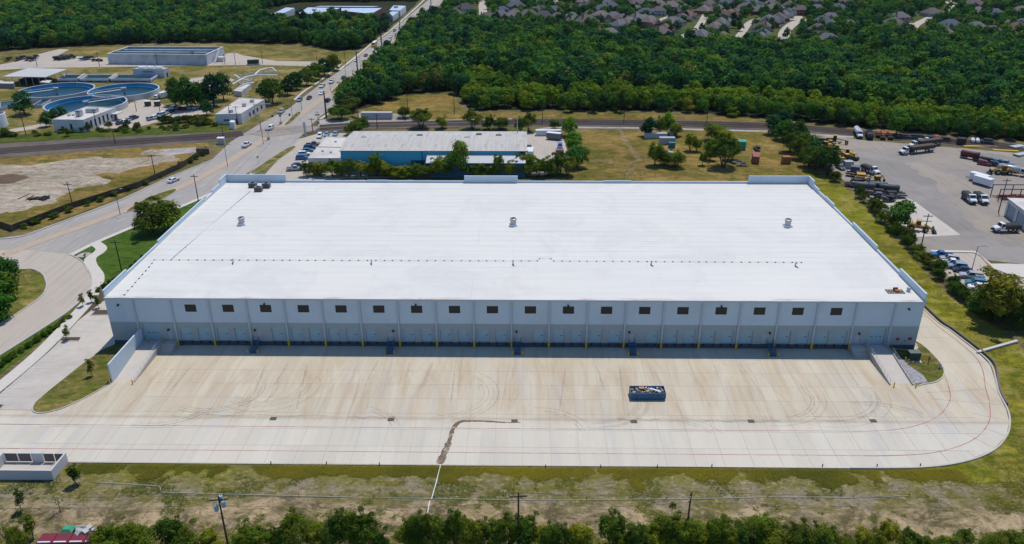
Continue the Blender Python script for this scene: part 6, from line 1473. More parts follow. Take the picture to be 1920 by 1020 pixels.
# ------------------------------------------------------------------ houses
M_HROOF=mat("house_shingle",(0.9,0.9,0.9),0.9,0.2,0.5,0.15,objcol=True); M_HWALL=mat("house_wall",(0.9,0.9,0.9),0.9,0.15,0.5,0.15,objcol=True); M_HTRIM=mat("house_trim",(0.62,0.60,0.56),.8,.1,1,.2)
def house_kit(seed):
    rg=random.Random(seed); L=rg.uniform(13,16); D=rg.uniform(10.5,13); two=seed%2==0; h=5.4 if two else 3.0; P=[]
    wl_=MB(); wl_.box(-L/2,-D/2,0,L/2,D/2,h); gx=L*.22*(1 if seed%3 else -1); wl_.box(gx-3.2,-D/2-3,0,gx+3.2,-D/2+.1,h*.75)
    P.append(("wall",wl_.mesh("wall",M_HWALL)))
    r_=MB(); e=.6; rh=h+D*.36
    r_.add([(-L/2-e,-D/2-e,h-.1),(L/2+e,-D/2-e,h-.1),(L/2+e,D/2+e,h-.1),(-L/2-e,D/2+e,h-.1),(-L/2+D*.38,0,rh),(L/2-D*.38,0,rh)],[(0,1,5,4),(1,2,5),(2,3,4,5),(3,0,4),(3,2,1,0)])
    h2=h*.75; r_.add([(gx-3.8,-D/2-3.5,h2-.1),(gx+3.8,-D/2-3.5,h2-.1),(gx+3.8,0,h2+.4),(gx-3.8,0,h2+.4),(gx,-D/2-2.6,h2+2.9),(gx,0,h2+2.9)],[(0,1,4),(1,2,5,4),(3,0,4,5)])
    if two: r_.add([(-gx-2.2,-D/2-e-.4,h-.1),(-gx+2.2,-D/2-e-.4,h-.1),(-gx+2.2,0,h),(-gx-2.2,0,h),(-gx,-D/2-.2,h+2.2),(-gx,0,h+2.2)],[(0,1,4),(1,2,5,4),(3,0,4,5)])
    ch=MB(); ch.box(L*.3,D*.12,h,L*.3+.9,D*.12+.9,rh+.9)
    P.append(("roof",r_.mesh("roof",M_HROOF),[("chimney",ch.mesh("chimney",M_BRICKW))]))
    g=MB(); g.box(gx-2.5,-D/2-3.06,0,gx+2.5,-D/2-2.99,2.2); P.append(("garage_door",g.mesh("garage_door",M_HTRIM)))
    d_=MB(); d_.box(-gx-.5,-D/2-.06,0,-gx+.5,-D/2+.01,2.1); P.append(("front_door",d_.mesh("front_door",M_FRAME)))
    for z in ((1.0,3.7) if two else (1.0,)):
        for x in (-L*.40,-L*.12+.2,L*.42): w_=MB(); w_.box(x-.6,-D/2-.05,z,x+.6,-D/2+.01,z+1.3); P.append(("window",w_.mesh("window",M_PANE)))
        for x in (-L*.3,0,L*.3): w_=MB(); w_.box(x-.6,D/2-.01,z,x+.6,D/2+.05,z+1.3); P.append(("window",w_.mesh("window",M_PANE)))
    return Kit("house",P)
HK=[house_kit(i) for i in range(6)]
ROOFC={"grey":(.17,.165,.175),"brown":(.16,.135,.125),"blue-grey":(.115,.135,.16),"reddish":(.20,.12,.10),"dark":(.095,.095,.105),"tan":(.21,.18,.16)}
WALLC=[(.34,.20,.15),(.40,.30,.23),(.45,.40,.34),(.30,.14,.11),(.42,.44,.46)]
def row(name,pts,cols,turn):
    for i,(px,py) in enumerate(pts):
        c=cols[i%len(cols)]; p=G(px,py+6); t=RNG.choice(WALLC)
        HK[RNG.randrange(6)].put((p.x,p.y,0),turn+U(-.12,.12)+(math.pi if RNG.random()<.3 else 0),"%s-roofed house, %s in the %s"%(c,ORD[i],name),"house","houses of the suburb beyond the wood",t,{"roof":ROOFC[c],"wall":t},scale=U(.80,.96))
row("first house row above the wood counted from the road",[(834,33),(852,31),(877,32),(912,32),(938,33),(966,33),(991,32),(1019,35),(1045,33),(1072,32)],["tan","brown","dark","brown","grey"],.1)
row("second house row from the road",[(855,24),(873,21),(942,19),(968,25),(1013,17),(1038,24),(1091,16),(1107,10),(1130,22)],["blue-grey","dark","blue-grey"],.3)
row("row right of the first cul-de-sac",[(1076,40),(1098,36),(1126,34),(1150,30),(1100,46),(1141,70),(1172,73)],["grey","brown","tan"],.4)
row("left side of the winding street",[(1160,52),(1177,46),(1191,41),(1206,37),(1217,45)],["grey","tan","grey"],.9)
row("top of the winding street",[(1210,25),(1234,23),(1257,17),(1280,20)],["blue-grey","brown","tan"],.1)
row("right side of the winding street",[(1236,62),(1246,54),(1257,47),(1268,41),(1279,34),(1288,28)],["brown","reddish","grey","blue-grey"],.9)
row("left side of the long alley, near end first",[(1313,74),(1326,67),(1353,70),(1338,58),(1349,49),(1359,41),(1367,33),(1377,25),(1318,19),(1345,16)],["grey","reddish","brown","tan","grey"],1.0)
row("right side of the long alley, near end first",[(1424,77),(1427,64),(1431,54),(1438,45),(1449,38),(1459,33),(1468,28),(1477,22),(1478,13)],["grey","blue-grey","brown"],1.1)
row("row across the head of the alley",[(1398,17),(1424,20),(1452,19),(1499,22),(1529,21)],["brown","grey","tan"],.0)
row("right side of the wide curved street, far end first",[(1571,30),(1556,38),(1541,47),(1532,56),(1532,68),(1549,80),(1567,89)],["dark","grey","blue-grey","brown"],-.7)
row("scattered group left of the bend at upper right",[(1659,58),(1672,48),(1683,38),(1699,24),(1745,24)],["blue-grey","brown","grey"],.3)
_h=[o.location.copy() for o in bpy.data.objects if o.name.startswith("house") and o.type=='EMPTY']
_s=[v.co.copy() for o in bpy.data.objects if o.name.startswith("street") and o.type=='MESH' for v in o.data.vertices]
_q=[]
for yy in range(430,760,20):
    for xx in range(-70,420,21):
        p=Vector((xx+U(-3,3),yy+U(-3,3),0)); a,b=PJ(p)
        if not(846+.3*b<a<1600 and -8<b<(46 if a<1100 else 62)) or min((p-k).length for k in _h)<15 or min((p-k).length for k in _s)<10: continue
        _q.append(p)
_q=RNG.sample(_q,min(88,len(_q)))
for i,p in enumerate(sorted(_q,key=lambda p:PJ(p)[0])):
    c=RNG.choice(["brown","grey","tan","brown","blue-grey"]); t=RNG.choice(WALLC)
    HK[RNG.randrange(6)].put((p.x,p.y,0),U(-.3,1.2),"%s-roofed house infilling the suburb blocks, %s from the left"%(c,ordinal(i)),"house","houses of the suburb beyond the wood",t,{"roof":ROOFC[c],"wall":t},scale=U(.78,.95))
print("infill houses",len(_q))
row("scattered group at the far upper right",[(1765,57),(1770,70),(1778,53),(1818,41),(1826,56),(1823,11),(1829,22),(1862,26),(1857,60),(1892,45),(1893,70),(1911,24),(1915,46),(1903,57)],["brown","tan","blue-grey","reddish","grey"],.2)
# ------------------------------------------------------------------ traffic
UPR=(1,-.82); DNL=(-1,.82)
GT="vehicles on the main road"
for kit,px,py,d,c,lb,ct in ((SEDAN,326,341,(1,-.42),WHT,"white saloon car alone on the lower road left of the warehouse","car"),(PICK,463,275,(1,-.62),WHT,"white pickup truck on the road just below the rail crossing","pickup"),
    (SUV,508,243,DNL,WHT,"white SUV standing on the rail crossing","car"),(SUV,528,212,DNL,SIL,"silver SUV just beyond the crossing in the near lane","car"),(SUV,562,190,DNL,LBL,"pale blue SUV behind the dark red car","car"),(SEDAN,580,186,DNL,MAR,"dark red car in the lane past the crossing","car"),
    (SEDAN,603,177,DNL,WHT,"white car beside the tall steel pole","car"),(FLATP,604,164,DNL,WHT,"white flatbed truck coming down the road","pickup"),(PICK,622,156,DNL,WHT,"white pickup behind the flatbed truck","pickup"),(SEDAN,644,148,DNL,BLK,"black car coming down beside the third median","car"),
    (SUV,615,191,UPR,BLK,"black SUV driving away beside the tall steel pole","car"),(SEDAN,700,123.5,UPR,BLK,"black car driving away, upper of two close together","car"),(SEDAN,698,136,UPR,GRY,"dark grey car driving away, lower of two close together","car"),(SEDAN,667,115,DNL,WHT,"white car halfway up the road by a steel pole","car"),
    (SEDAN,686,106,DNL,RED,"bright red car coming down the upper road","car"),(SUV,728,99,UPR,BLK,"dark SUV driving away past the wood's corner","car"),(FLATP,731,77,DNL,WHT,"white work truck above the school bus","pickup"),(SEDAN,733,70,DNL,WHT,"white car close behind the white work truck","car"),
    (SEDAN,748,62.5,DNL,SIL,"pale grey car beside the upper median","car"),(SEDAN,740,59,DNL,GRY,"dark car by the far left kerb","car"),(SEDAN,754,52.5,DNL,WHT,"white car near the top of the road","car"),(SEDAN,751.5,72,UPR,BLK,"black car driving away at the upper median","car"),(SEDAN,749,80,UPR,WHT,"white car driving away at the upper median","car"),(SEDAN,795,22,UPR,SIL,"pale car far up the road","car")):
    car(kit,px,py,d,c,lb,ct,GT)
car(BUS,702,87,DNL,(.62,.36,.02),"yellow school bus with white roof coming down the road","bus",scale=.95)
# blue works car park
for i,(kit,px,py,c,lb) in enumerate(((PICK,553,320,SIL,"silver pickup nearest the warehouse in the works car park"),(SEDAN,559,313,DBL,"dark blue car above the silver pickup"),(SUV,567,299,BLU,"blue car in the works car park row"),(SUV,571,292,WHT,"white car in the works car park row"),(SEDAN,577,285,TEAL,"teal car in the works car park row"),(SUV,581,280,DBL,"navy car in the works car park row"),(PICK,588,274,GRY,"dark grey pickup at the far end of the works row"),(SUV,600,258,WHT,"white SUV parked at the corner behind the works office"))):
    car(kit,px,py,(1,-.05) if i!=7 else (-.6,1),c,lb,"pickup" if kit is PICK else "car","cars parked at the blue works")
for px,py,c,lb in ((613,255,LBL,"pale blue car parked behind the works office"),(629,254,LBL,"light blue car nearest the roof behind the works office")): car(SEDAN,px,py,(-.7,1),c,lb,"car","cars parked at the blue works")
car(PICK,748,322,(1,0),WHT,"white pickup in front of the blue works wall","pickup"); car(TRAIL,698,309,(1,0),WHT,"white box trailer standing against the blue wall","trailer"); car(SUV,676,315,(1,0),WHT,"white van roof behind the shrubs by the blue wall","van")
car(BOX20,994,293,(0.2,-1),WHT,"white box body at the corner of the lean-to roof","container"); car(BOX40,1028,254,(1,0),WHT,"white-topped blue container behind the works yard","container",scale=.85).children
car(TRAIL,1040,262,(1,.1),GRY,"dark trailer with machinery beside the white-topped container","trailer"); car(SHED,1049,293,(1,0),(.22,.12,.09),"brown storage box in the works yard corner","container"); car(FLATP,992,281,(0,-1),GRY,"dark flatbed truck behind the lean-to","truck"); car(SUV,1050,278,(0,1),BLU,"blue vehicle beside the yard trees","car")
# weathered box car by the tracks
t=car(BOX40,707,223,(1,0),(.50,.50,.50),"long weathered grey container with white roof beside the tracks","container",scale=1.12)
# ------------------------------------------------------------------ treatment works cars
for i,(px,py,kit,c,lb) in enumerate(((226,233,SEDAN,DBL,"dark car nearest the white control building"),(235,230,SEDAN,WHT,"white car second from the control building"),(242,227,SEDAN,LBL,"pale car third from the control building"),(252,223.5,SUV,DBL,"dark blue SUV fourth from the control building"),(284,225,SUV,SIL,"silver SUV at the near end of the tree-side row"),(292,223,SUV,WHT,"white SUV second in the tree-side row"),(300,219,PICK,LBL,"pale blue pickup in the tree-side row"),(308,216,SUV,WHT,"white car in the middle of the tree-side row"),(320,211.5,SUV,DBL,"dark SUV in the tree-side row"),(328,205,SUV,WHT,"white SUV beyond the dark one"),(340,206,SEDAN,MAR,"maroon car under the trees"),(349,205.5,SEDAN,RED,"red car under the tree trunk"),(359,204.5,SUV,SIL,"silver car right of the tree trunk"),(369,204,SEDAN,WHT,"white car right of the tree trunk"))):
    car(kit,px,py,(1,-.35),c,lb,"car" if kit is not PICK else "pickup","cars parked at the treatment works")
car(SUV,295,185,(.8,-.5),WHT,"white van parked by the rear round tank's path","van"); car(TRAIL,312,183,(1,-.2),WHT,"white trailer under the tree by the tank path","trailer")
for i,(px,py) in enumerate(((16,113),(34,113),(42,110),(54,112),(62,113),(66,109))): car(FLAT,px,py+1,(1,-.3),DBL,"dark loaded flat trailer on the plant road, %s from the left edge"%ORD[i],"trailer","dark trailers on the plant road")
for i,(px,py) in enumerate(((113,111),(122,111),(131,110),(160,111.5),(168,111))): car(DUMP if i<3 else FLAT,px,py+1,(1,-.15),DBL if i<3 else BLU,"dark truck by the basin end of the plant road, %s from the left"%ORD[i],"truck","dark trucks on the plant road")
car(ROLL,178,115,(1,0),RED,"small red machine beside the basin's corner","machine"); car(ROLL,188,115,(1,.2),SIL,"small grey machine beside the basin's corner","machine")
# ------------------------------------------------------------------ equipment yard
ML="machines in the equipment yard"
car(TANKER,1609,257,(.55,.75),WHT,"white tanker truck parked by the railway","tanker")
car(DUMP,1629,259,(-.45,-.9),BLK,"black dump truck beside the white tanker","dump truck")
for i,(px,py) in enumerate(((1646,257),(1655,261),(1660,256),(1669,261),(1684,259))): car(ROLL,px,py,(.2,1) if i!=2 else (.6,.8),ORG,"orange compact roller by the track-side tree, %s from the left"%ORD[i],"roller","orange rollers by the railway")
for kit,px,py,d,lb in ((GRAD,1568,269,(1,.1),"yellow motor grader farthest up the hedge side"),(LOAD,1545,281,(-1,.1),"yellow wheel loader deepest behind the hedge trees"),(GRAD,1572,288,(1,.15),"yellow motor grader below the loader at the hedge"),(LOAD,1585,295,(-1,-.1),"yellow wheel loader between the grader and the backhoe"),(HOE,1585,303,(-1,.1),"yellow backhoe with raised boom at the hedge side"),(PAVER,1613,342,(1,.1),"yellow paver with a flat canopy by the loaded truck"),(HOE,1641,345,(-1,.05),"small yellow backhoe right of the paver"),(LOAD,1722,433,(1,.12),"big yellow wheel loader parked on the pale apron")):
    car(kit,px,py,d,YEL,lb,"machine",ML)
car(SEDAN,1575,317,(.9,.5),GRY,"grey car between the hedge trees and the trailer","car"); car(SHED,1589,315,(1,0),(.45,.47,.45),"pale box on a frame beside the hedge","container"); car(FLAT,1551,268,(1,.1),GRY,"dark flat trailer behind the motor grader","trailer")
car(DUMP,1631,325,(.9,.35),WHT,"white-cabbed dump truck with a scrap load above the paver","dump truck"); car(TANKT,1643,357,(1,.1),(.07,.08,.09),"black tank trailer below the paver","tank trailer"); car(TANKT,1620,358,(1,.1),(.10,.11,.12),"dark tank trailer at the hedge, left of the other","tank trailer"); car(FLAT,1676,370,(-1,-.05),GRY,"dark trailer with stacked frames in the middle of the lot","trailer"); car(HOE,1647,377,(1,.1),(.10,.12,.16),"dark backhoe with red loader arms by the hedge","machine"); car(SUV,1652,394,(.6,.6),WHT,"white vehicle half hidden by the hedge","car")
car(SEMI,1703,289,(-1,.12),WHT,"white semi truck with long black dump trailer, nearer of the pair","semi truck"); car(SEMI,1719,277,(-1,.12),WHT,"white semi truck with long black dump trailer, farther of the pair","semi truck",scale=.97)
car(PICK,1736,267,(1,.05),WHT,"white pickup beyond the two semi trucks","pickup")
for i,(px,py,kit,c,lb) in enumerate(((1710,261,FLAT,GRY,"dark trailer left of the white pickup"),(1726,262,PICK,BLK,"black pickup behind the white pickup"),(1746,264,SUV,DBL,"dark car touching the white pickup's nose"),(1755,265.5,ROLL,ORG,"orange roller right of the white pickup"),(1766,266,FLAT,BLK,"black flat trailer right of the orange roller"),(1801,271,SHED,(.03,.03,.035),"black box standing alone by the railway"))): car(kit,px,py,(1,.08),c,lb,"vehicle" if kit is not SHED else "container","vehicles along the railway side of the lot")
for i,(px,py) in enumerate(((1823,268.5),(1832,269))): car(TANKT,px,py,(.3,1),WHT,"white tank trailer on the weedy patch, %s of two"%("left","right")[i],"tank trailer",scale=.6)
car(FLAT,1846,269,(1,.1),GRY,"dark flat trailer on the weedy patch right of the white tanks","trailer")
for px,py,w,lb in ((1838,275,6.5,"long yellow strip of timber on the weedy patch"),(1885,283,4.5,"short yellow strip of timber near the right edge")):
    p=G(px,py); t=thing("timber_stack",lb,"timber",(p.x,p.y,0),-.18 if w<5 else 0.0)
    for k in range(4): mb=MB(); mb.box(-w,-.8+k*.4,0,w,-.45+k*.4,.35); mb.obj("plank",mat("yellow_timber",(.55,.38,.06),.8,.15,1,.2) if (k==0 and w>5) else bpy.data.materials["yellow_timber"],t)
for px,py,kit,c,lb in ((1817,298,TANKT,MAR,"dark red tank trailer, leftmost of the right-hand row"),(1832,299,ROLL,MAR,"small dark red machine behind the red tank"),(1845,310,SUV,RED,"bright red vehicle in the right-hand row"),(1845,305,FLAT,BLK,"black trailer behind the bright red vehicle"),(1861,307,PICK,TEAL,"teal pickup in the right-hand row"),(1872,309,PICK,DBL,"navy pickup in the right-hand row"),(1884,310,PICK,LBL,"pale blue pickup in the right-hand row"),(1893,316,PICK,TEAL,"teal pickup second in the right-hand row"),(1878,327,LOAD,YEL,"yellow loader in front of the right-hand row"),(1906,329,TANKER,SIL,"silver tank truck at the right edge"),(1866,312,SUV,BLK,"black vehicle tucked between the teal pickups"),(1888,321,FLAT,GRY,"dark trailer beside the yellow loader")):
    car(kit,px,py,(1,.18) if kit is not LOAD else (-1,-.05),c,lb,"vehicle","vehicles in the right-hand row of the lot")
car(TRAIL,1840,347,(-1,-.3),WHT,"white cargo trailer, nearer of the pair in the lot","trailer"); car(TRAIL,1833,341,(-1,-.3),WHT,"white cargo trailer, farther of the pair in the lot","trailer")
car(DUMP,1816,378,(.75,.62),WHT,"white-cabbed dump truck, left one of the parked pair","dump truck"); car(DUMP,1838,379,(.75,.62),WHT,"white-cabbed dump truck, right one of the parked pair","dump truck"); car(DUMP,1884,435,(-1,.02),WHT,"white-cabbed dump truck with dark body by the garage doors","dump truck")
for i,(px,py,kit,c,lb) in enumerate(((1764,483,PICK,BLU,"bright blue pickup at the far end of the hedge-side row"),(1779,490,SUV,SIL,"silver SUV second in the hedge-side row"),(1785,498,PICK,WHT,"white pickup third in the hedge-side row"),(1794,504,SUV,LBL,"pale blue SUV fourth in the hedge-side row"),(1804,510,SEDAN,DBL,"dark blue car fifth in the hedge-side row"),(1820,522,PICK,SIL,"silver pickup with open bed in the hedge-side row"),(1828,535,SUV,TEAL,"teal SUV behind the silver pickup"),(1833,544,SUV,WHT,"white SUV half hidden at the near end of the hedge-side row"))): car(kit,px,py,(-1,-.1),c,lb,"pickup" if kit is PICK else "car","cars in the hedge-side car park")
for px,py,lb in ((1868,575,"car hidden under the big hedge tree, dark"),(1900,582,"dark blue car behind the hedge tree at the right edge")): car(SUV,px,py,(-1,-.1),DBL,lb,"car")
structure(ribbon("kerb",line_px([(1760,474),(1826,475),(1838,481),(1862,505),(1900,519),(1980,532)],5),.3,.0,M_RED,z1=.18))
# clutter along the hedge side of the lot
for i,(kit,px,py,d,c,lb) in enumerate(((FLAT,1532,268,(1,.1),GRY,"dark flat trailer nearest the railway at the hedge end"),(ROLL,1556,275,(1,.2),YEL,"yellow roller between the upper grader and loader"),(LOAD,1560,294,(1,.1),YEL,"yellow wheel loader half under the hedge trees"),(SHED,1602,325,(1,.1),(.12,.14,.18),"dark box left of the loaded dump truck"),(FLAT,1606,332,(1,.15),BLK,"black flat trailer under the loaded dump truck"),(PICK,1600,351,(1,.2),GRY,"grey pickup left of the dark tank trailers"),(FLAT,1640,365,(1,.12),GRY,"dark trailer between the tank trailers and the dark backhoe"),(ROLL,1668,378,(-1,.1),BLK,"black roller right of the dark backhoe"),(FLAT,1612,346,(-1,.1),BLK,"black trailer below the paver"),(TANKT,1665,362,(1,.1),(.06,.07,.08),"short black tank beside the frame trailer"),(SHED,1566,306,(1,.1),(.30,.22,.08),"tan box beside the grey car"),(ROLL,1600,300,(1,.3),YEL,"small yellow roller right of the backhoe"))): car(kit,px,py,d,c,lb,"machine","clutter along the hedge side of the lot")
# red scrap rack at the garage
p=G(1903,373); t=thing("scrap_rack","rust-red loaded rack behind the garage building","rack",(p.x,p.y,0))
for x in (-6.5,0,6.5): mb=MB(); mb.tube((x,-2,0),(x,-2,4),.15,6); mb.tube((x,2.5,0),(x,2.5,4),.15,6); mb.obj("post",M_FRAME,t)
mb=MB(); mb.box(-6.5,-2.1,3.8,6.5,-1.9,4.05).box(-6.5,2.4,3.8,6.5,2.6,4.05); mb.obj("beam",M_FRAME,t)
mb=MB()
for i in range(40): X=Matrix.Translation((U(-5.5,5.5),U(-1.5,2),U(.2,1.1)))@Matrix.Rotation(U(-.4,.4),4,'Z'); mb.box(-1.5,-.12,-.1,1.5,.12,.1,0,X)
stuff(mb.obj("scrap_bars",mat("scrap_red",(.17,.04,.03),.8,.3,1,.2),t))
# low grey rubble stacks by the right edge
for i,(px,py,lb) in enumerate(((1908,277,"pile of pale sheets by the weeds at the right edge"),(1915,292,"pile of grey-green sheets below the weeds at the right edge"))):
    p=G(px,py); t=thing("sheet_pile",lb,"pile",(p.x,p.y,0),.3)
    for k in range(5): mb=MB(); mb.box(-3,-1.2,0,3,1.2,.1,0,Matrix.Translation((U(-.4,.4),U(-.4,.4),.1+k*.16))@Matrix.Rotation(U(-.2,.2),4,'Z')@Matrix.Rotation(U(-.08,.08),4,'Y')); mb.obj("sheet",mat("old_sheet",(.40,.46,.44),.7,.2,1,.3) if (i==0 and k==0) else bpy.data.materials["old_sheet"],t)
# worker beside the truck: one continuous figure
def person(p,rz,label):
    def ring(cx,cy,z,rx,ry,n=10): return [(cx+rx*math.cos(2*math.pi*i/n),cy+ry*math.sin(2*math.pi*i/n),z) for i in range(n)]
    me=bpy.data.meshes.new("body"); bm=bmesh.new(); sk=bm.verts.layers.skin.verify()
    pts={"pelvis":(0,0,.95,.13),"waist":(0,0,1.12,.125),"chest":(0,0,1.35,.16),"neck":(0,0,1.50,.06),"head":(0.02,0,1.62,.095),"crown":(.01,0,1.74,.085),
      "hl":(0,.10,.90,.10),"kl":(.03,.12,.49,.065),"al":(0,.13,.09,.045),"tl":(.14,.14,.04,.045),"hr":(0,-.10,.90,.10),"kr":(-.02,-.12,.49,.065),"ar":(-.06,-.13,.09,.045),"tr":(.08,-.14,.04,.045),
      "sl":(0,.19,1.42,.065),"el":(.02,.26,1.15,.048),"wl":(.14,.24,.93,.036),"fl":(.19,.23,.84,.03),"sr":(0,-.19,1.42,.065),"er":(.04,-.26,1.15,.048),"wr":(.20,-.22,1.0,.036),"fr":(.27,-.20,.94,.03)}
    v={}
    for k,(x,y,z,r_) in pts.items(): v[k]=bm.verts.new((x,y,z)); v[k][sk].radius=(r_,r_)
    v["pelvis"][sk].use_root=True
    for a,b in (("pelvis","waist"),("waist","chest"),("chest","neck"),("neck","head"),("head","crown"),("pelvis","hl"),("hl","kl"),("kl","al"),("al","tl"),("pelvis","hr"),("hr","kr"),("kr","ar"),("ar","tr"),("chest","sl"),("sl","el"),("el","wl"),("wl","fl"),("chest","sr"),("sr","er"),("er","wr"),("wr","fr")): bm.edges.new((v[a],v[b]))
    bm.to_mesh(me); bm.free()
    m,nt,b=new_mat("worker_clothes"); h=NB(nt); z=h.sep(h.obj())[2]
    h.l(h.ramp(h.math('MULTIPLY',z,.5),[(0.0,(.03,.03,.03)),(.05,(.04,.06,.12)),(.49,(.45,.55,.04)),(.735,(.45,.27,.18))],'CONSTANT'),b.inputs["Base Color"]); me.materials.append(m)
    t=thing("person",label,"person",p,rz); o=link("body",me,t); o.modifiers.new("skin",'SKIN'); o.modifiers.new("sub",'SUBSURF').render_levels=1
    mb=MB(); mb.lathe([(.14,1.68),(.135,1.74),(.09,1.82),(.001,1.84)],12,(.015,0,0)); mb.obj("hard_hat",mat("hat",(.6,.6,.55),.4,.05,1,.4),t)
pp=G(1912,434); person((pp.x,pp.y,.03),2.6,"worker in a yellow-green shirt standing behind the garage-side dump truck")
# ------------------------------------------------------------------ field things
car(BOX40,1229,259,(1,-.02),(.52,.56,.58),"long pale trailer box under the field trees","container",scale=.75); car(BOX20,1250,270,(1,0),(.42,.45,.46),"shorter grey trailer box in front of the field trees","container"); car(SHED,1262,254,(1,0),(.55,.56,.56),"small white box behind the field trees","container")
car(SHED,1259,277,(1,0),(.04,.20,.24),"teal skip in front of the grey trailer box","skip",scale=.8); car(TANKT,1253,292,(1,.2),(.5,.52,.52),"small pale tank trailer by the field thicket","tank trailer",scale=.6)
car(SHED,1390,279,(.1,1),(.03,.38,.26),"bright green storage box standing in the field","container",scale=1.25); car(BOX20,1416,303,(.12,1),(.34,.10,.07),"rust-red shipping container in the field","container"); car(FLAT,1419,281,(.6,.8),(.4,.35,.3),"scrap-loaded trailer behind the rust-red container","trailer",scale=.8); car(SHED,1473,306,(1,0),(.36,.15,.05),"rusty orange box in the grass near the hedge trees","container",scale=1.0)
for px,py,lb in ((1383,307,"white boat-like trailer by the dark field thicket"),(1391,311,"low white sheet stack beside the dark field thicket")): car(FLAT,px,py,(1,0),WHT,lb,"trailer",scale=.55)
# mesh fence behind the warehouse
M_MESH=mat("fence_wire",(.24,.22,.19),.6,.2,1,.3,.3)
def fence(name,px,label,h,step,panel=None,rails=2):
    P=resample([Vector((p.x,p.y,0)) for p in ppx(px)],step); t=thing(name,label,"fence",(P[0].x,P[0].y,0)); o=P[0]
    ps=MB(); ps.tube((0,0,0),(0,0,h),.05,5); pm=ps.mesh("post",M_MESH)
    for p in P: link("post",pm,t,(p.x-o.x,p.y-o.y,0))
    for a,b in zip(P,P[1:]):
        a=a-o; b=b-o; mb=MB()
        if panel is None:
            for k in range(rails): z=h*(k+1)/rails-.05; mb.tube((a.x,a.y,z),(b.x,b.y,z),.025,4)
            mb.obj("wire",M_MESH,t)
        else:
            n=Vector((-(b-a).y,(b-a).x,0)).normalized()*.03; mb.prism([(a.x-n.x,a.y-n.y),(b.x-n.x,b.y-n.y),(b.x+n.x,b.y+n.y),(a.x+n.x,a.y+n.y)],.05,h-.05); mb.obj("panel",panel,t)
fence("wire_fence",[(1085,334),(1200,334),(1400,334)],"thin wire fence along the field behind the warehouse",2.0,5.0)
fence("screen_fence",[(-40,418),(0,426),(24,434),(130,393),(260,352),(340,316),(388,284)],"dark brown screened fence around the dirt lot",2.1,4.0,mat("screen_cloth",(.085,.068,.052),.9,.25,.5,.1,space='POS'))
fence("wire_fence",[(-20,127),(190,126),(450,121),(640,128)],"long low wire fence along the plant road",1.6,9.0)
fence("wire_fence",[(-20,312),(150,298),(275,288),(370,277)],"thin wire fence at the railway side of the dirt lot",1.8,8.0)
# piles in the dirt lot
def mound(px,py,rx,ry,h,m,label,seed):
    p=G(px,py); bm=bmesh.new(); N=22; grid=[]
    for j in range(7):
        ringv=[]
        for i in range(N):
            a=2*math.pi*i/N; u=1-j/6; q=Vector((math.cos(a)*u,math.sin(a)*u,0)); k=1+.35*noise.noise(Vector((math.cos(a)*1.3+seed,math.sin(a)*1.3,seed)))
            z=h*(1-u**1.6)*(1+.5*noise.noise(Vector((q.x*2.2+seed,q.y*2.2,1)))); ringv.append(bm.verts.new((q.x*rx*k,q.y*ry*k,max(0,z) if j else -.05)))
        grid.append(ringv)
    for j in range(6):
        for i in range(N): bm.faces.new((grid[j][i],grid[j][(i+1)%N],grid[j+1][(i+1)%N],grid[j+1][i]))
    me=bpy.data.meshes.new("mound"); bm.to_mesh(me); bm.free(); me.materials.append(m); tag(link("earth_pile",me,None,(p.x,p.y,0)),label,"pile")
mound(162,341,9,6,1.3,M_DIRT,"broad pale grey earth pile in the dirt lot",1); mound(200,332,6,4,1.3,M_FIELD,"low grassy heap right of the grey pile",2); mound(15,336,7,5,1.6,mat("brown_brush",(.14,.10,.07),.95,.3,.6,.1,space='POS'),"brown brush heap at the left edge of the dirt lot",3); mound(288,286,5,3,1.0,M_DIRT,"small grey pile by the railway end of the dirt lot",4)
p=G(74,373); t=thing("tarp_heap","black plastic tarp crumpled on the dirt lot","tarp",(p.x,p.y,0)); mb=MB()
for i in range(14): X=Matrix.Translation((U(-2.5,2.5),U(-1.3,1.3),U(.1,.5)))@Matrix.Rotation(U(0,6),4,'Z')@Matrix.Rotation(U(-.5,.5),4,'X'); mb.box(-1.0,-.7,-.08,1.0,.7,.08,0,X)
mb.obj("sheet",M_BLACK,t)
for a,b,lb in (((34,374),(56,364),"long dark pole lying on the dirt lot"),((48,376),(64,367),"reddish pole lying beside the dark one on the dirt lot")): P=ppx([a,b]); mb=MB(); mb.tube(P[0]+Vector((0,0,.15)),P[1]+Vector((0,0,.15)),.14,6); tag(mb.obj("felled_pole",M_FRAME if "dark" in lb else M_BRICKW),lb,"pole")
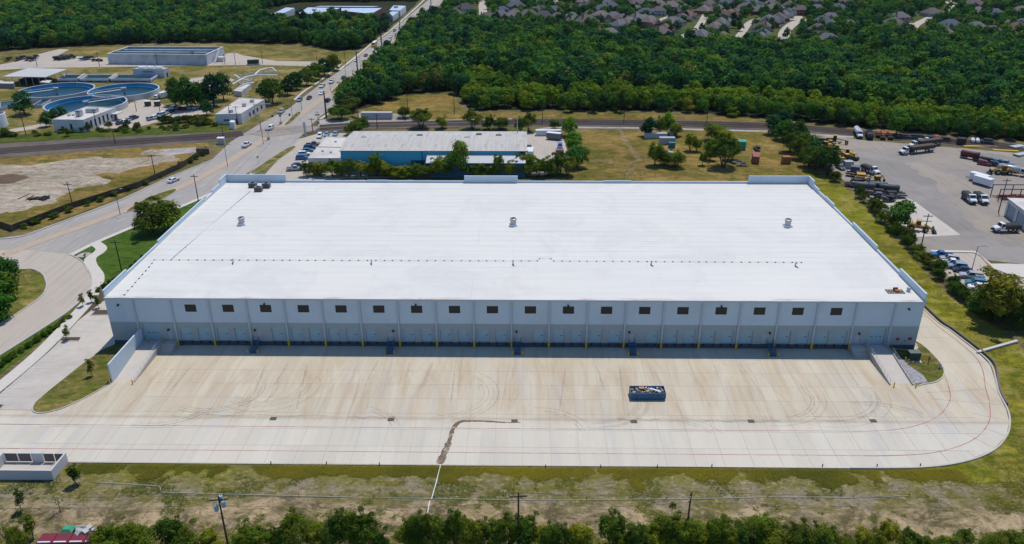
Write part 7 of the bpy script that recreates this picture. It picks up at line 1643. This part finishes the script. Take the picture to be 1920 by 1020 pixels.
# ------------------------------------------------------------------ poles
M_POLE=mat("pole_wood",(.075,.058,.048),.9,.25,1.5,.1); M_STEELP=mat("steel_pole",(.05,.085,.115),.6,.15,.5,.3)
def pole_kit_put(px,py,top,kind,label,base=None,h=None):
    b=base if base is not None else G(px,py); h=h if h is not None else height_to(b,top); h=max(5,min(h,34))
    t=thing({"wood":"utility_pole","lamp":"street_lamp","steel":"steel_pole","twin":"utility_pole"}[kind],label,"pole" if kind!="lamp" else "street lamp",(b.x,b.y,0),U(-.1,.1),"poles along the roads and railway")
    r0={"wood":.17,"lamp":.11,"steel":.42,"twin":.17}[kind]; mb=MB(); mb.tube((0,0,-.2),(0,0,h),r0,8,0,r0*.65); mb.obj("pole",M_STEELP if kind in("steel",) else (M_POLE if kind!="lamp" else M_STEELP),t)
    if kind in ("wood","twin"):
        mb=MB(); mb.box(-1.25,-.08,h-.75,1.25,.06,h-.58); arm=mb.obj("crossarm",M_POLE,t)
        for x in (-1.1,-.45,.45,1.1): mb=MB(); mb.cyl((x,0,h-.58),.06,.22,6); mb.obj("insulator",M_GALV,arm)
        if kind=="twin":
            mb=MB(); mb.box(-1.25,-.08,h-2.2,1.25,.06,h-2.05); mb.obj("crossarm",M_POLE,t)
    elif kind=="lamp":
        mb=MB(); mb.tube((0,0,h-.05),(1.9,0,h+.25),.05,6); ar=mb.obj("arm",M_STEELP,t); mb=MB(); mb.frus(1.6,-.16,2.4,.16,h+.16,1.7,-.12,2.35,.12,h+.34); mb.obj("lamp_head",M_GALV,ar)
    else:
        for k in (1.0,3.4,5.8):
            mb=MB(); mb.tube((0,0,h-k),(1.5*(1 if int(k)%2 else -1),0,h-k+.25),.08,6); mb.obj("line_arm",M_STEELP,t)
    return t,b,h
PL=[("wood",136,384,342,"leaning dark utility pole on the dirt lot fence, nearest the street"),("wood",290.6,327,289,"dark utility pole inside the dirt lot corner"),("wood",373,383,327,"utility pole with crossarm between road and warehouse"),("wood",228,507,450,"bare dark pole on the lawn beside the warehouse"),
 ("lamp",427,313,272,"street lamp on the median below the crossing"),("lamp",225.6,403,355,"street lamp at the end of the lower grass median"),("lamp",494,271,226,"street lamp left of the crossing"),("lamp",549,223,190,"street lamp on the first median past the crossing"),("lamp",566,207,179,"street lamp at the tip of the first median"),("lamp",620,171.5,148,"street lamp at the near end of the second median"),("lamp",648.6,150,123,"street lamp at the far end of the second median"),("lamp",645.6,182,161,"low street lamp on the wood side of the road"),("lamp",676,127,105,"street lamp below the red car"),("lamp",714,80,60,"street lamp beside the school bus"),("lamp",740,74,56,"street lamp on the upper median approach"),("lamp",757,53,34,"street lamp on the upper median"),("lamp",772,66,50,"street lamp on the wood side near the top"),("lamp",770,45,24,"street lamp near the top of the road"),("lamp",790,36,14,"farthest street lamp on the road"),
 ("steel",612,221,171,"thick blue-grey steel pole beside the rail crossing, shortest of four"),("steel",672,152,96,"thick blue-grey steel pole, second up the road"),("steel",718,120,63,"thick blue-grey steel pole, third up the road"),("steel",752,88,39,"thick blue-grey steel pole, fourth up the road"),("steel",809,31,-8,"slim steel pole at the top of the road"),
 ("wood",586.7,248,221,"dark signal pole right of the crossing"),("wood",707.5,241.5,213,"utility pole in front of the long grey container"),("wood",672,222,183,"utility pole left of the long grey container"),("wood",764.7,209,177,"utility pole right of the long grey container"),("wood",852,214,173,"utility pole at the corner of the wood"),
 ("wood",1016.6,233,204,"rail-side pole nearest the works yard"),("wood",1169.5,232,206.5,"rail-side pole left of the field trees"),("wood",1324.5,234.5,206.5,"rail-side pole behind the field's big bush"),("steel",1417.6,219,176,"slim steel line pole against the wood behind the field"),("twin",1460,225,203,"two-armed pole beside the wood at the hedge end"),("wood",1484.6,242,211.6,"rail-side pole above the hedge trees"),("wood",1652,246,219,"rail-side pole by the orange rollers"),("wood",1830,253,229,"rail-side pole at the far right of the lot"),
 ("wood",49,253.6,208,"utility pole below the oak at the plant"),("wood",183.5,246,204,"utility pole at the corner of the white control building"),("wood",153,242,206.5,"utility pole in front of the white control building"),("wood",216.7,272,241.5,"rail-side pole left of the dirt lot"),("wood",420.6,267,230,"utility pole by the equipment cabinet at the crossing"),("wood",433,232,195,"utility pole beside the crossing building"),("wood",446,233,198,"second utility pole beside the crossing building"),
 ("wood",70,125,104.5,"far plant pole, leftmost"),("wood",187,125,98,"far plant pole at the basin's left corner"),("wood",295,122,101,"far plant pole in front of the basin's middle"),("wood",364,122,95.6,"far plant pole in front of the basin's right part"),("wood",422,121,101,"far plant pole right of the basin"),("wood",442,122,97,"far plant pole further right of the basin"),("wood",492.5,120,96,"far plant pole by the generators"),("wood",595,121,95,"far plant pole in the meadow"),("wood",648,122.6,97,"far plant pole by the road bushes"),("wood",256,209,190,"short pole in the plant car park"),("wood",301,214,195,"short pole beside the tree-side car row"),
 ("twin",1726.5,465,401,"utility pole with crossarm in front of the yellow wheel loader"),("wood",1626,359,311,"leaning-looking dark pole beside the loaded dump truck"),("wood",1872,398,335,"tall dark pole at the corner of the garage building"),("lamp",1820,514,462,"black lamp post in the hedge-side car park"),("wood",1912,605,481,"dark pole with a transformer at the right edge"),("wood",1545,290,258,"short dark pole behind the hedge machines")]
for kd,px,py,tp,lb in PL: pole_kit_put(px,py,tp,kd,lb)
# the three line poles along the bottom, with wires
TOPS=[]
for (px,py,lb,kd) in ((409,930,"near utility pole carrying three blue-grey transformers","wood"),(972,924,"near utility pole with crossarm at the middle bottom","wood"),(1296,924,"near utility pole at the bottom right of the middle","wood")):
    q=G(px,py,11.0); t,b,h=pole_kit_put(0,0,0,kd,lb,Vector((q.x,q.y,0)),11.0); t.rotation_euler=(0,0,1.2 if px>1000 else (.15 if px<500 else .1)); TOPS.append(b)
    if px<500:
        for k,(x,y,z) in enumerate(((-.5,-.25,8.6),(.55,-.1,9.1),(.1,.5,9.6))):
            mb=MB(); mb.lathe([(.001,0),(.3,0),(.32,.1),(.32,.95),(.26,1.05),(.001,1.08)],14,(x,y,z)); tk=mb.obj("transformer_can",mat("can_grey",(.36,.47,.52),.5,.08,1,.4) if k==0 else bpy.data.materials["can_grey"],t); mb=MB(); mb.cyl((x+.1,y,z+1.05),.05,.3,6); mb.obj("bushing",M_GALV,tk)
def wire(name,pts,label,r=.02,sag=.8):
    mb=MB()
    for a,b in zip(pts,pts[1:]):
        Q=[a.lerp(b,i/10)-Vector((0,0,4*sag*(i/10)*(1-i/10))) for i in range(11)]; mb.path(Q,r,4)
    tag(mb.obj(name,M_FRAME),label,"wire")
X0=[Vector((-120,TOPS[0].y-.6,11.2))]+[Vector((p.x,p.y,11.2)) for p in TOPS]+[Vector((110,TOPS[2].y+.4,11.2))]
wire("power_line",X0,"upper thin power line strung between the bottom poles"); wire("power_line",[p+Vector((0,.35,-2.2)) for p in X0],"lower thin power line strung between the bottom poles")
# crossing signals and gates
for px,py,lb,h in ((527,233,"crossing signal on the first median",6),(504,262,"crossing signal on the left of the road",5.5),(597,232,"crossing signal on the wood side",5.5)):
    p=G(px,py); t=thing("crossing_signal",lb,"rail signal",(p.x,p.y,0)); mb=MB(); mb.tube((0,0,0),(0,0,h),.11,8); mb.obj("mast",M_GALV,t); mb=MB(); mb.box(-1.2,-.05,h-.7,1.2,.05,h-.5); cb=mb.obj("crossbuck",M_WHITE,t); cb.rotation_euler=(0,0,0)
    for s in (-.6,.6): mb=MB(); mb.lathe([(.001,-.05),(.38,-.05),(.38,.05),(.001,.05)],12,(s,-.1,h-1.6),0,'y'); mb.obj("signal_lamp",M_BLACK,t)
    mb=MB(); mb.box(-.5,-.4,0,.5,.4,1.3); mb.obj("gate_machine",M_GALV,t)
p=G(573,256); t=thing("gate_mechanism","tall grey crossing gate mast with raised arm right of the road","rail signal",(p.x,p.y,0)); mb=MB(); mb.box(-.35,-.35,0,.35,.35,6); mb.obj("mast",M_GALV,t); mb=MB(); mb.tube((0,0,3),(-3.2,0,12),.1,6); mb.obj("raised_arm",M_WHITE,t)
a,b=G(489,245),G(560,240); mid=a.lerp(b,.5); t=thing("signal_gantry","thin signal gantry spanning the road at the crossing","gantry",(a.x,a.y,0)); v=b-a
mb=MB(); mb.tube((0,0,0),(0,0,6.5),.15,8); mb.obj("mast",M_GALV,t); mb=MB(); mb.tube((0,0,6.2),(v.x*.85,v.y*.85,6.4),.12,6); mb.obj("cantilever_arm",M_GALV,t)
for k in (.35,.55,.8): mb=MB(); mb.box(v.x*k-.35,v.y*k-.2,5.4,v.x*k+.35,v.y*k+.2,6.2); mb.obj("signal_head",M_BLACK,t)
a,b=G(480,226),G(512,224); t=thing("signal_bridge","grey lattice signal arm by the crossing building","gantry",(a.x,a.y,0)); v=b-a; mb=MB(); mb.tube((0,0,0),(0,0,7.5),.16,8); mb.obj("mast",M_GALV,t); mb=MB(); mb.tube((0,0,7.2),(v.x,v.y,7.2),.12,6); mb.tube((0,0,6.6),(v.x,v.y,6.6),.12,6); mb.obj("lattice_arm",M_GALV,t)
p=G(485,308); t=thing("road_sign","small diamond yellow road sign on the works verge","sign",(p.x,p.y,0)); mb=MB(); mb.tube((0,0,0),(0,0,2.6),.05,6); mb.obj("post",M_GALV,t); mb=MB(); mb.add([(0,-.06,2.2),(.55,-.06,2.75),(0,-.06,3.3),(-.55,-.06,2.75),(0,-.02,2.2),(.55,-.02,2.75),(0,-.02,3.3),(-.55,-.02,2.75)],[(0,1,2,3),(7,6,5,4),(0,4,5,1),(1,5,6,2),(2,6,7,3),(3,7,4,0)]); mb.obj("sign_plate",M_YELLOWPAINT,t)
# headwall at the right and its outfall
a,b=G(1832,663),G(1906,642); d=b-a; t=thing("headwall","white concrete channel wall crossing the grass at the right","wall",(a.x,a.y,0),math.atan2(d.y,d.x)); L_=d.length; mb=MB(); mb.box(0,-.2,0,L_,.2,.45); mb.obj("wall_face",M_WALK,t); mb=MB(); mb.box(-.05,-.3,.45,L_+.05,.3,.55); mb.obj("coping",M_WALK,t); mb=MB(); mb.box(L_*.75,-.26,.05,L_*.9,-.2,.42); mb.obj("outfall_grate",M_GALV,t)
# ------------------------------------------------------------------ foreground bins at the bottom left
M_BIN=mat("bin_red",(.17,.022,.035),.5,.15,1.2,.35)
p=G(140,1030); t=thing("skip_bin","row of dark red bins roofed in pale strips at the bottom left","bin",(p.x,p.y,0),.04)
for i in range(4): mb=MB(); x=-4.6+i*2.3; mb.frus(x,-1.3,x+2.2,1.2,0,x,-1.1,x+2.2,1.0,2.3); mb.obj("bin_body",M_BIN,t)
for i in range(4): x=-4.6+i*2.3; mb=MB(); mb.box(x+.2,-1.0,2.3,x+2.0,-.8,2.42); mb.obj("bin_lid_edge",M_WHITE,t)
p=G(187,1024); t=thing("waste_bin","single small red bin right of the bin row","bin",(p.x,p.y,0),.05)
for nm,a in (("side",(-1.1,-.9,0,-1.0,.9,2.2)),("side",(1.0,-.9,0,1.1,.9,2.2)),("front",(-1,-.9,0,1,-.8,2.2)),("rear",(-1,.8,0,1,.9,2.2)),("floor",(-1,-.8,0,1,.8,.6))): mb=MB(); mb.box(*a); mb.obj(nm,M_BIN,t)
p=G(166,1016); t=thing("scrap_bundle","white and grey crushed scrap bundle behind the red bins","scrap",(p.x,p.y,0)); mb=MB()
for i in range(30): X=Matrix.Translation((U(-1,1),U(-.8,.8),U(.3,2.6)))@Matrix.Rotation(U(0,6),4,'Z')@Matrix.Rotation(U(-.7,.7),4,'X'); mb.box(-.5,-.35,-.12,.5,.35,.12,0,X)
mb.obj("bundle",mat("scrap_white",(.45,.46,.44),.7,.3,2,.3),t)
p=G(132,1008); t=thing("green_tarp","small green tarp-topped box behind the red bins","box",(p.x,p.y,0)); mb=MB(); mb.box(-.8,-.6,0,.8,.6,1.6); mb.obj("box",M_FRAME,t); mb=MB(); mb.frus(-.9,-.7,.9,.7,1.6,-.5,-.4,.5,.4,2.0); mb.obj("tarp",mat("green_tarp",(.05,.30,.17),.6,.2,1,.3),t)
p=G(248,1036); car(SUV,248,1034,(1,0),(.30,.38,.45),"pale blue-grey vehicle roof at the bottom edge","car")
# ------------------------------------------------------------------ single trees and shrubs
def T(px,py,kind,h,w,label,group,tint=(1,1,1),idx=None): return put_tree(kind,G(px,py),label,"tree" if kind!="shrub" else "shrub",group,h,w,tint,idx)
DK=(.62,.68,.62); OL=(1.35,1.12,.85); BR=(1.7,1.5,.85)
# plant
for px,py,h,w,lb in ((47,213,10.5,12.5,"round dark oak standing alone at the plant"),(87,236,6.5,6,"dark tree left of the white control building"),(103,228,6,5,"small dark tree behind the control building's corner"),(120,222,6,5.5,"dark tree between the near tank and control building"),(352,203,15,13,"open tall tree over the car park, leftmost of the dark group"),(330,196,13,9,"slim dark tree at the left of the dark group"),(378,200,12,11,"dark tree in the middle of the group"),(402,197,15,14,"big dense dark tree at the right of the group"),(420,186,13,10,"dark tree behind the crossing building"),(388,214,7,7,"small lighter tree in front of the dark group"),(512,192,12,12,"dark round tree beside the crossing building's far end"),(498,188,10,8,"dark tree left of the round one by the road"),(540,176,9,9,"dark tree above the roadside lawn"),(556,166,9,10,"dark tree, second along the road bank"),(575,158,9,10,"dark tree, third along the road bank"),(592,148,9,10,"dark tree, fourth along the road bank"),(610,140,9.5,11,"dark tree, fifth along the road bank"),(626,130,9,10,"dark tree, last along the road bank")):
    T(px,py+2,"tree",h,w,lb,"trees at the treatment works",DK)
for i,(px,py,w) in enumerate(((305,232,5),(318,230,6),(336,231,6),(352,229,6),(366,231,6),(384,233,8),(240,240,4),(258,243,4),(205,243,4),(165,246,4),(126,256,3),(10,256,5),(450,226,3))): T(px,py,"shrub",3.0,w,"dark clipped shrub on the plant's railway bank, %s of the row"%ORD[i],"shrubs on the plant's railway bank",(.6,.68,.6))
for i,x in enumerate(sorted(U(0,420) for _ in range(40))):
    T(x,U(250,258)-x*.04,"shrub",U(.8,1.8),U(2,4),"low weedy shrub on the bank above the railway, %s from the left edge"%ordinal(i),"weedy shrubs on the railway bank",(.9,1,.8))
# road, container, rail
for px,py,h,w,lb in ((638,224,5,13,"dark round bush beside the pale sidewalk at the crossing"),(655,208,7,12,"dark bushy tree below the wood's corner"),(758,222,5,7,"dark bush right of the long grey container"),(670,254,6.5,12,"dark tree behind the works roof corner"),(790,241,7,11,"dark tree behind the works roof, left"),(829,241,4.5,6,"small light tree behind the works roof"),(885,242,7,10,"dark tree behind the works roof, middle"),(918,243,5.5,6,"small dark tree behind the works roof, right of middle"),(940,243,5,8,"bushy dark tree behind the works roof, right"),(975,248,6,5,"small tree at the works roof's far corner"),(993,247,6.5,7,"tree left of the white-topped container"),(1040,243,4,6,"low bush behind the white-topped container"),(1067,256,8,7.5,"bright tree at the yard edge, farthest"),(1075,286,8,8,"bright tree at the yard edge, middle"),(1082,314,8,9,"bright tree at the yard edge, nearest the warehouse"),(1050,326,6.5,8,"bushy tree behind the parapet right of middle"),(1024,330,5,8,"low tree behind the parapet"),(992,327,7.5,7,"bright tree left of the yard behind the parapet"),(975,327,6.5,6,"bright tree next to the raised middle parapet")):
    T(px,py,"tree",h,w,lb,"trees around the blue works",BR if "bright" in lb or "light" in lb else (.8,.9,.8))
for i,(px,h,w) in enumerate(((577,4.5,5),(602,4.8,6),(626,5.0,7),(655,5.5,7),(676,4.6,6),(707,7.5,6.5),(725,4.2,7),(745,2.6,7),(765,2.6,7),(788,3.2,8),(824,6,9),(862,12.5,8),(845,8,7),(893,5,8),(934,7,5),(912,4,7),(957,5,6))): T(px,331,"tree",h,w,"green tree behind the warehouse parapet, %s in the row from the left"%ORD[i],"tree row behind the warehouse",BR if i%3 else (1,1,1))
for i,(px,h,w) in enumerate(((590,3.6,5),(640,4.2,6),(692,4.6,6),(716,5,6),(735,3.5,6),(756,3.6,7),(776,3.8,7),(806,4.5,7),(836,4,7),(878,3.6,8),(905,4,7),(925,3.5,7),(945,4,7),(985,4.5,7),(1008,5.5,7),(1036,5.5,7),(1064,6,7))): T(px,329+(i%3),"tree",h,w,"bushy green tree in the dense second line behind the parapet, %s from the left"%ORD[i],"tree row behind the warehouse",BR if i%2 else (1.2,1.2,.85))
for px,py,h,w,lb in ((1215,256,8,7,"dark upright tree left of the field trailers"),(1236,252,6,6,"smaller tree over the field trailers"),(1250,250,9,6,"tall slim tree behind the field trailers"),(1266,256,5.5,6,"small tree right of the field trailers"),(1340,264,6.5,11,"bright yellow-green round bush in the field"),(1356,272,6,9,"darker bush joined to the bright one"),(1294,283,5.5,6,"small upright tree in the middle of the field"),(1306,284,4,5,"low bush beside the small upright tree"),(1228,310,7,8,"bushy tree at the lower left thicket"),(1244,311,5,7,"bush in the middle of the lower left thicket"),(1265,313,5,8,"spreading bush at the right of the lower left thicket"),(1335,290,5,7,"light tree above the dark thicket"),(1356,314,9,12,"dark dense thicket tree in the field"),(1317,310,4,4,"small dark bush left of the dark thicket"),(1372,300,6,8,"dark tree at the back of the thicket"),(1331,300,6,6,"green tree at the thicket's left"),(1069,210,6,6,"round dark tree on the rail-side grass, left of three"),(1113,211,6.5,6,"round dark tree on the rail-side grass, middle of three"),(1164,210,7.5,6,"round dark tree on the rail-side grass, right of three"),(1370,218,4,7,"low bush on the rail-side grass"),(1680,254,11,9,"bright tree between the rollers and the rails")):
    T(px,py,"tree",h,w,lb,"field trees",BR if "bright" in lb or "light" in lb else ((.75,.85,.65) if "dark" in lb else (1.35,1.3,.85)))
for i,(px,py,h,w) in enumerate(((1450,252,8,8),(1466,246,8.5,9),(1470,262,8,10),(1492,272,8,11),(1480,285,7,9),(1508,285,7.5,9),(1500,298,7,9),(1522,300,7.5,9),(1542,312,7.5,10),(1530,318,8,11),(1550,326,8,11),(1515,312,6,8))): T(px,py,"tree",h,w,"dark dense tree in the hedge clump between field and lot, %s from the railway"%ORD[i],"hedge clump between field and lot",(.72,.82,.7))
HL=[G(a,b) for a,b in ((1558,334),(1600,362),(1640,396),(1680,436),(1710,466),(1745,503),(1790,548),(1830,580),(1870,604),(1915,622))]
HP=resample(smooth(HL,4),2.3)
for i,p in enumerate(HP):
    if RNG.random()<.16: continue
    q=Vector((p.x+U(-.8,.8),p.y+U(-.8,.8),0)); put_tree("shrub",q,"dense shrub in the hedgerow along the lot, %s from the far end"%ordinal(i) if i<60 else "dense shrub at the near end of the lot hedgerow","shrub","hedgerow along the equipment lot",U(1.9,3.8),U(3.2,5.2),RNG.choice([(.72,.82,.62),(.75,.75,.6),(.85,.95,.75),(.75,.6,.5)]))
for px,py,h,w,lb in ((1686,428,8.5,8,"open-crowned tree standing out of the hedgerow by the loader"),(1868,606,11,14,"big spreading tree at the near end of the hedgerow"),(1925,612,10,10,"tree cut by the right edge behind the hedgerow"),(1838,590,6,7,"smaller tree left of the big spreading one")): T(px,py,"tree",h,w,lb,"trees in the hedgerow",OL)
T(1577,424,"shrub",1.8,1.8,"small lone bush against the warehouse's right wall","x")
# left lawn and street
for px,py,h,w,lb,ix in ((318,432,9.5,10,"large olive tree on the lawn beside the warehouse, right half",1),(286,438,8.5,11,"large olive tree on the lawn beside the warehouse, left half",4)): T(px,py,"tree",h,w,lb,"lawn trees",OL,ix)
for i,(px,py,h,w) in enumerate(((8,540,8,9),(-8,570,9,10),(16,560,7,7),(2,600,7,8),(-20,530,9,9),(22,528,6,6))): T(px,py,"tree",h,w,"dark tree in the clump on the kerbed island at the left edge, %s of six"%ORD[i],"clump on the left island",(.7,.8,.65))
for px,py,lb,ix in ((127,638,"small young tree in the mulched parking island",0),(174,568,"young tree nearest the sidewalk in the mulch bed",1),(156,576,"young palm-like shrub in the mulch bed",2),(186,578,"young tree in the upper parking island",4),(174,706,"bare young tree on the grass island by the ramp",3),(145,908,"young leafy tree right of the dumpster enclosure",0),(113,960,"thin young tree below the enclosure, dark",1),(44,958,"bare forked young tree below the enclosure",3),(62,1008,"young leafy tree at the bottom left",2),(8,1010,"thin young tree at the bottom left corner",3)):
    T(px,py,"young",3.6 if py<700 else 4.2,2.2 if "leafy" not in lb else 3.0,lb,"young planted trees",(.8,.9,.8))
for i,(px,py) in enumerate(((47,428),(64,421),(73,418),(97,411),(105,407),(130,398),(165,386),(190,378),(214,367),(240,358),(252,352),(274,346),(300,333),(326,320),(340,312),(357,305),(370,299),(382,292))): T(px,py,"shrub",1.6,U(2,3.2),"spiky shrub outside the dirt lot fence, %s from the near end"%ORD[i],"shrubs along the dirt lot fence",(.7,.85,.75))
for i,(px,py) in enumerate(((280,478),(268,487),(256,497),(248,503),(215,528),(206,533),(195,540),(185,548))): T(px,py,"shrub",1.2,1.7,"small clipped shrub along the warehouse's lawn side, %s from the far end"%ORD[i],"foundation shrubs on the lawn",(.6,.75,.6))
for i in range(26):
    f=i/25; p=G(126-f*140,600+f*97); put_tree("shrub",p+Vector((U(-.5,.5),U(-.5,.5),0)),"low shrub in the planted strip beside the street sidewalk, %s from the far end"%ordinal(i),"shrub","planted strip beside the street",U(.7,1.3),U(1.3,2.0),(.8,.9,.7))
# bushes along the bottom edge
BX=[(40,4.0),(186,3.6),(215,4.4),(238,4.6),(262,4.2),(300,5.0),(328,6.2),(352,4.6),(396,3.2),(462,4.8),(480,5.6),(506,5.0),(532,5.6),(560,5.4),(588,4.6),(640,5.2),(664,6.0),(690,5.4),(716,3.6),(745,5.0),(770,6.0),(792,7.0),(816,5.6),(858,5.6),(880,5.0),(905,4.6),(930,4.2),(952,4.8),(985,5.6),(1012,4.2),(1036,5.4),(1060,3.8),(1084,4.8),(1104,4.4),(1146,4.8),(1170,3.8),(1198,5.4),(1225,4.8),(1250,5.6),(1285,6.4),(1310,5.4),(1335,6.6),(1358,6.0),(1380,5.0),(1428,5.0),(1448,4.4),(1480,5.6),(1496,7.4),(1520,5.2),(1550,3.6),(1580,3.2),(1612,4.0),(1640,3.4),(1662,4.0),(1700,2.6),(1740,2.8),(1775,2.6),(1810,2.8),(1850,3.2),(1885,2.8),(1910,3.2)]
for i,(px,h) in enumerate(BX):
    if i%14==5: continue
    put_tree("shrub",G(px+U(-5,5),U(1024,1046)),"leafy bush along the bottom edge, %s from the left"%ordinal(i),"shrub","bushes along the bottom edge",h*U(.82,1.15),U(4.2,5.8) if h>4 else U(3.2,4.2),RNG.choice([(1.15,1.12,.8),(1.4,1.3,.8),(1.75,1.5,.85),(.9,.95,.7)]))
# trees between the houses: one mass
rg=random.Random(77); SB=poly_pts([(842,4),(822,36),(900,56),(1000,62),(1060,68),(1130,84),(1250,92),(1400,98),(1500,104),(1590,98),(1640,66),(1700,82),(1800,84),(1990,88),(2100,-55),(885,-55)])
houses=[o.location.copy() for o in bpy.data.objects if o.name.startswith("house") and o.type=='EMPTY']
sts=[[o.matrix_world@v.co for v in o.data.vertices] for o in bpy.data.objects if o.name.startswith("street") and o.type=='MESH' and not o.name.startswith("street_lamp")]
sp=[v for s_ in sts for v in s_]
HXY=np.array([(h.x,h.y) for h in houses]); SXY=np.array([(v.x,v.y) for v in sp])
def sub_ok(p,hd_,sd):
    return np.min(np.hypot(HXY[:,0]-p.x,HXY[:,1]-p.y))>hd_ and np.min(np.hypot(SXY[:,0]-p.x,SXY[:,1]-p.y))>sd
cand=[p for p in scatter(SB,8.0,5) if vis(p,100)]
sub=[]
for p in cand:
    px,py=PJ((p.x,p.y,0)); dens=.8 if px<1500 else .95
    if py<12: dens=.9
    if 1570<px<1660: dens=1.0
    if rg.random()<dens and sub_ok(p,7.5,6.5): sub.append(p)
gn_forest("garden_trees",sub,"scattered dark garden trees between the suburb houses",.5,.95,21)
# more houses and woods carry on beyond the top of the frame
# grass and weeds of the verge: leaf-sized blades in one mass
def tufts(name,poly,n,h0,h1,w,m,label,dens=None,seed=5):
    rg=np.random.default_rng(seed); xs=[p.x for p in poly]; ys=[p.y for p in poly]; V=[];F=[];C=[]
    k=0; tries=0
    while k<n and tries<n*12:
        tries+=1; p=Vector((rg.uniform(min(xs),max(xs)),rg.uniform(min(ys),max(ys)),0))
        if not inside(p,poly): continue
        d=noise.noise(p*.16)+.6*noise.noise(p*.5)
        if d<(dens(p) if dens else -.05): continue
        hh=rg.uniform(h0,h1)*(1+.6*d); tt=rg.uniform(.75,1.3)
        for b in range(3):
            a=rg.uniform(0,6.28); l=Vector((math.cos(a),math.sin(a),0)); s_=Vector((-l.y,l.x,0))*w; o=len(V); e=p+l*hh*rg.uniform(.9,2.2)+Vector((0,0,hh*.55))
            V+=[(p-s_)[:],(p+s_)[:],e[:]]; F.append((o,o+1,o+2)); C+=[(tt,tt,tt*.9,1)]*3
        k+=1
    me=bpy.data.meshes.new(name); me.from_pydata(V,[],F); me.materials.append(m); at=me.color_attributes.new("tint",'FLOAT_COLOR','POINT'); at.data.foreach_set("color",np.array(C,np.float32).ravel()); me.update()
    return stuff(link(name,me),label,"grass")
M_BLADE=leaf_material("dry_grass_blade",[(0.0,(.27,.24,.035)),(1.0,(.28,.25,.04))],.45)
M_WEED=leaf_material("weed_blade",[(0.0,(.17,.19,.045)),(1.0,(.18,.19,.05))],.45)
VG=poly_pts([(-95,-62),(95,-62),(104,-20),(96,-24),(88,-33),(76,-39.6),(60,-40.6),(-95,-40.6)],world_pts=True)
tufts("grass",poly_pts([(-73,-40.3),(60,-40.1),(76,-39.6),(76,-46),(0,-46),(-73,-46)],world_pts=True),30000,.12,.35,.05,M_BLADE,"yellow-green grass fringe along the front of the truck yard",lambda p:-.5+max(0,(-41.0-p.y-1.2*noise.noise(p*.12)))*.33,5)
tufts("weeds",VG,20000,.08,.24,.06,M_WEED,"low weeds scattered over the grey and tan verge",lambda p:.12 if p.y>-48 else .28,6)
tufts("grass",poly_pts([(88,-36),(98,-20),(102,-4),(100,10),(99,60),(108,60),(118,0),(118,-50),(80,-50),(70,-42)],world_pts=True),12000,.12,.35,.05,M_BLADE,"rough grass on the bank right of the drive",lambda p:-.2,8)
# ------------------------------------------------------------------ thin summer haze
m=bpy.data.materials.new("haze"); m.use_nodes=True; nt=m.node_tree
for n_ in list(nt.nodes): nt.nodes.remove(n_)
out=nt.nodes.new("ShaderNodeOutputMaterial"); pv=nt.nodes.new("ShaderNodeVolumePrincipled")
pv.inputs["Color"].default_value=(0.62,0.82,0.95,1); pv.inputs["Density"].default_value=0.000022; pv.inputs["Anisotropy"].default_value=0.2
nt.links.new(pv.outputs[0],out.inputs["Volume"])
mb=MB(); mb.box(-3600,-1600,-1.0,3600,4600,100)
stuff(mb.obj("haze",m),"thin bluish summer haze over the far woods and houses","haze")
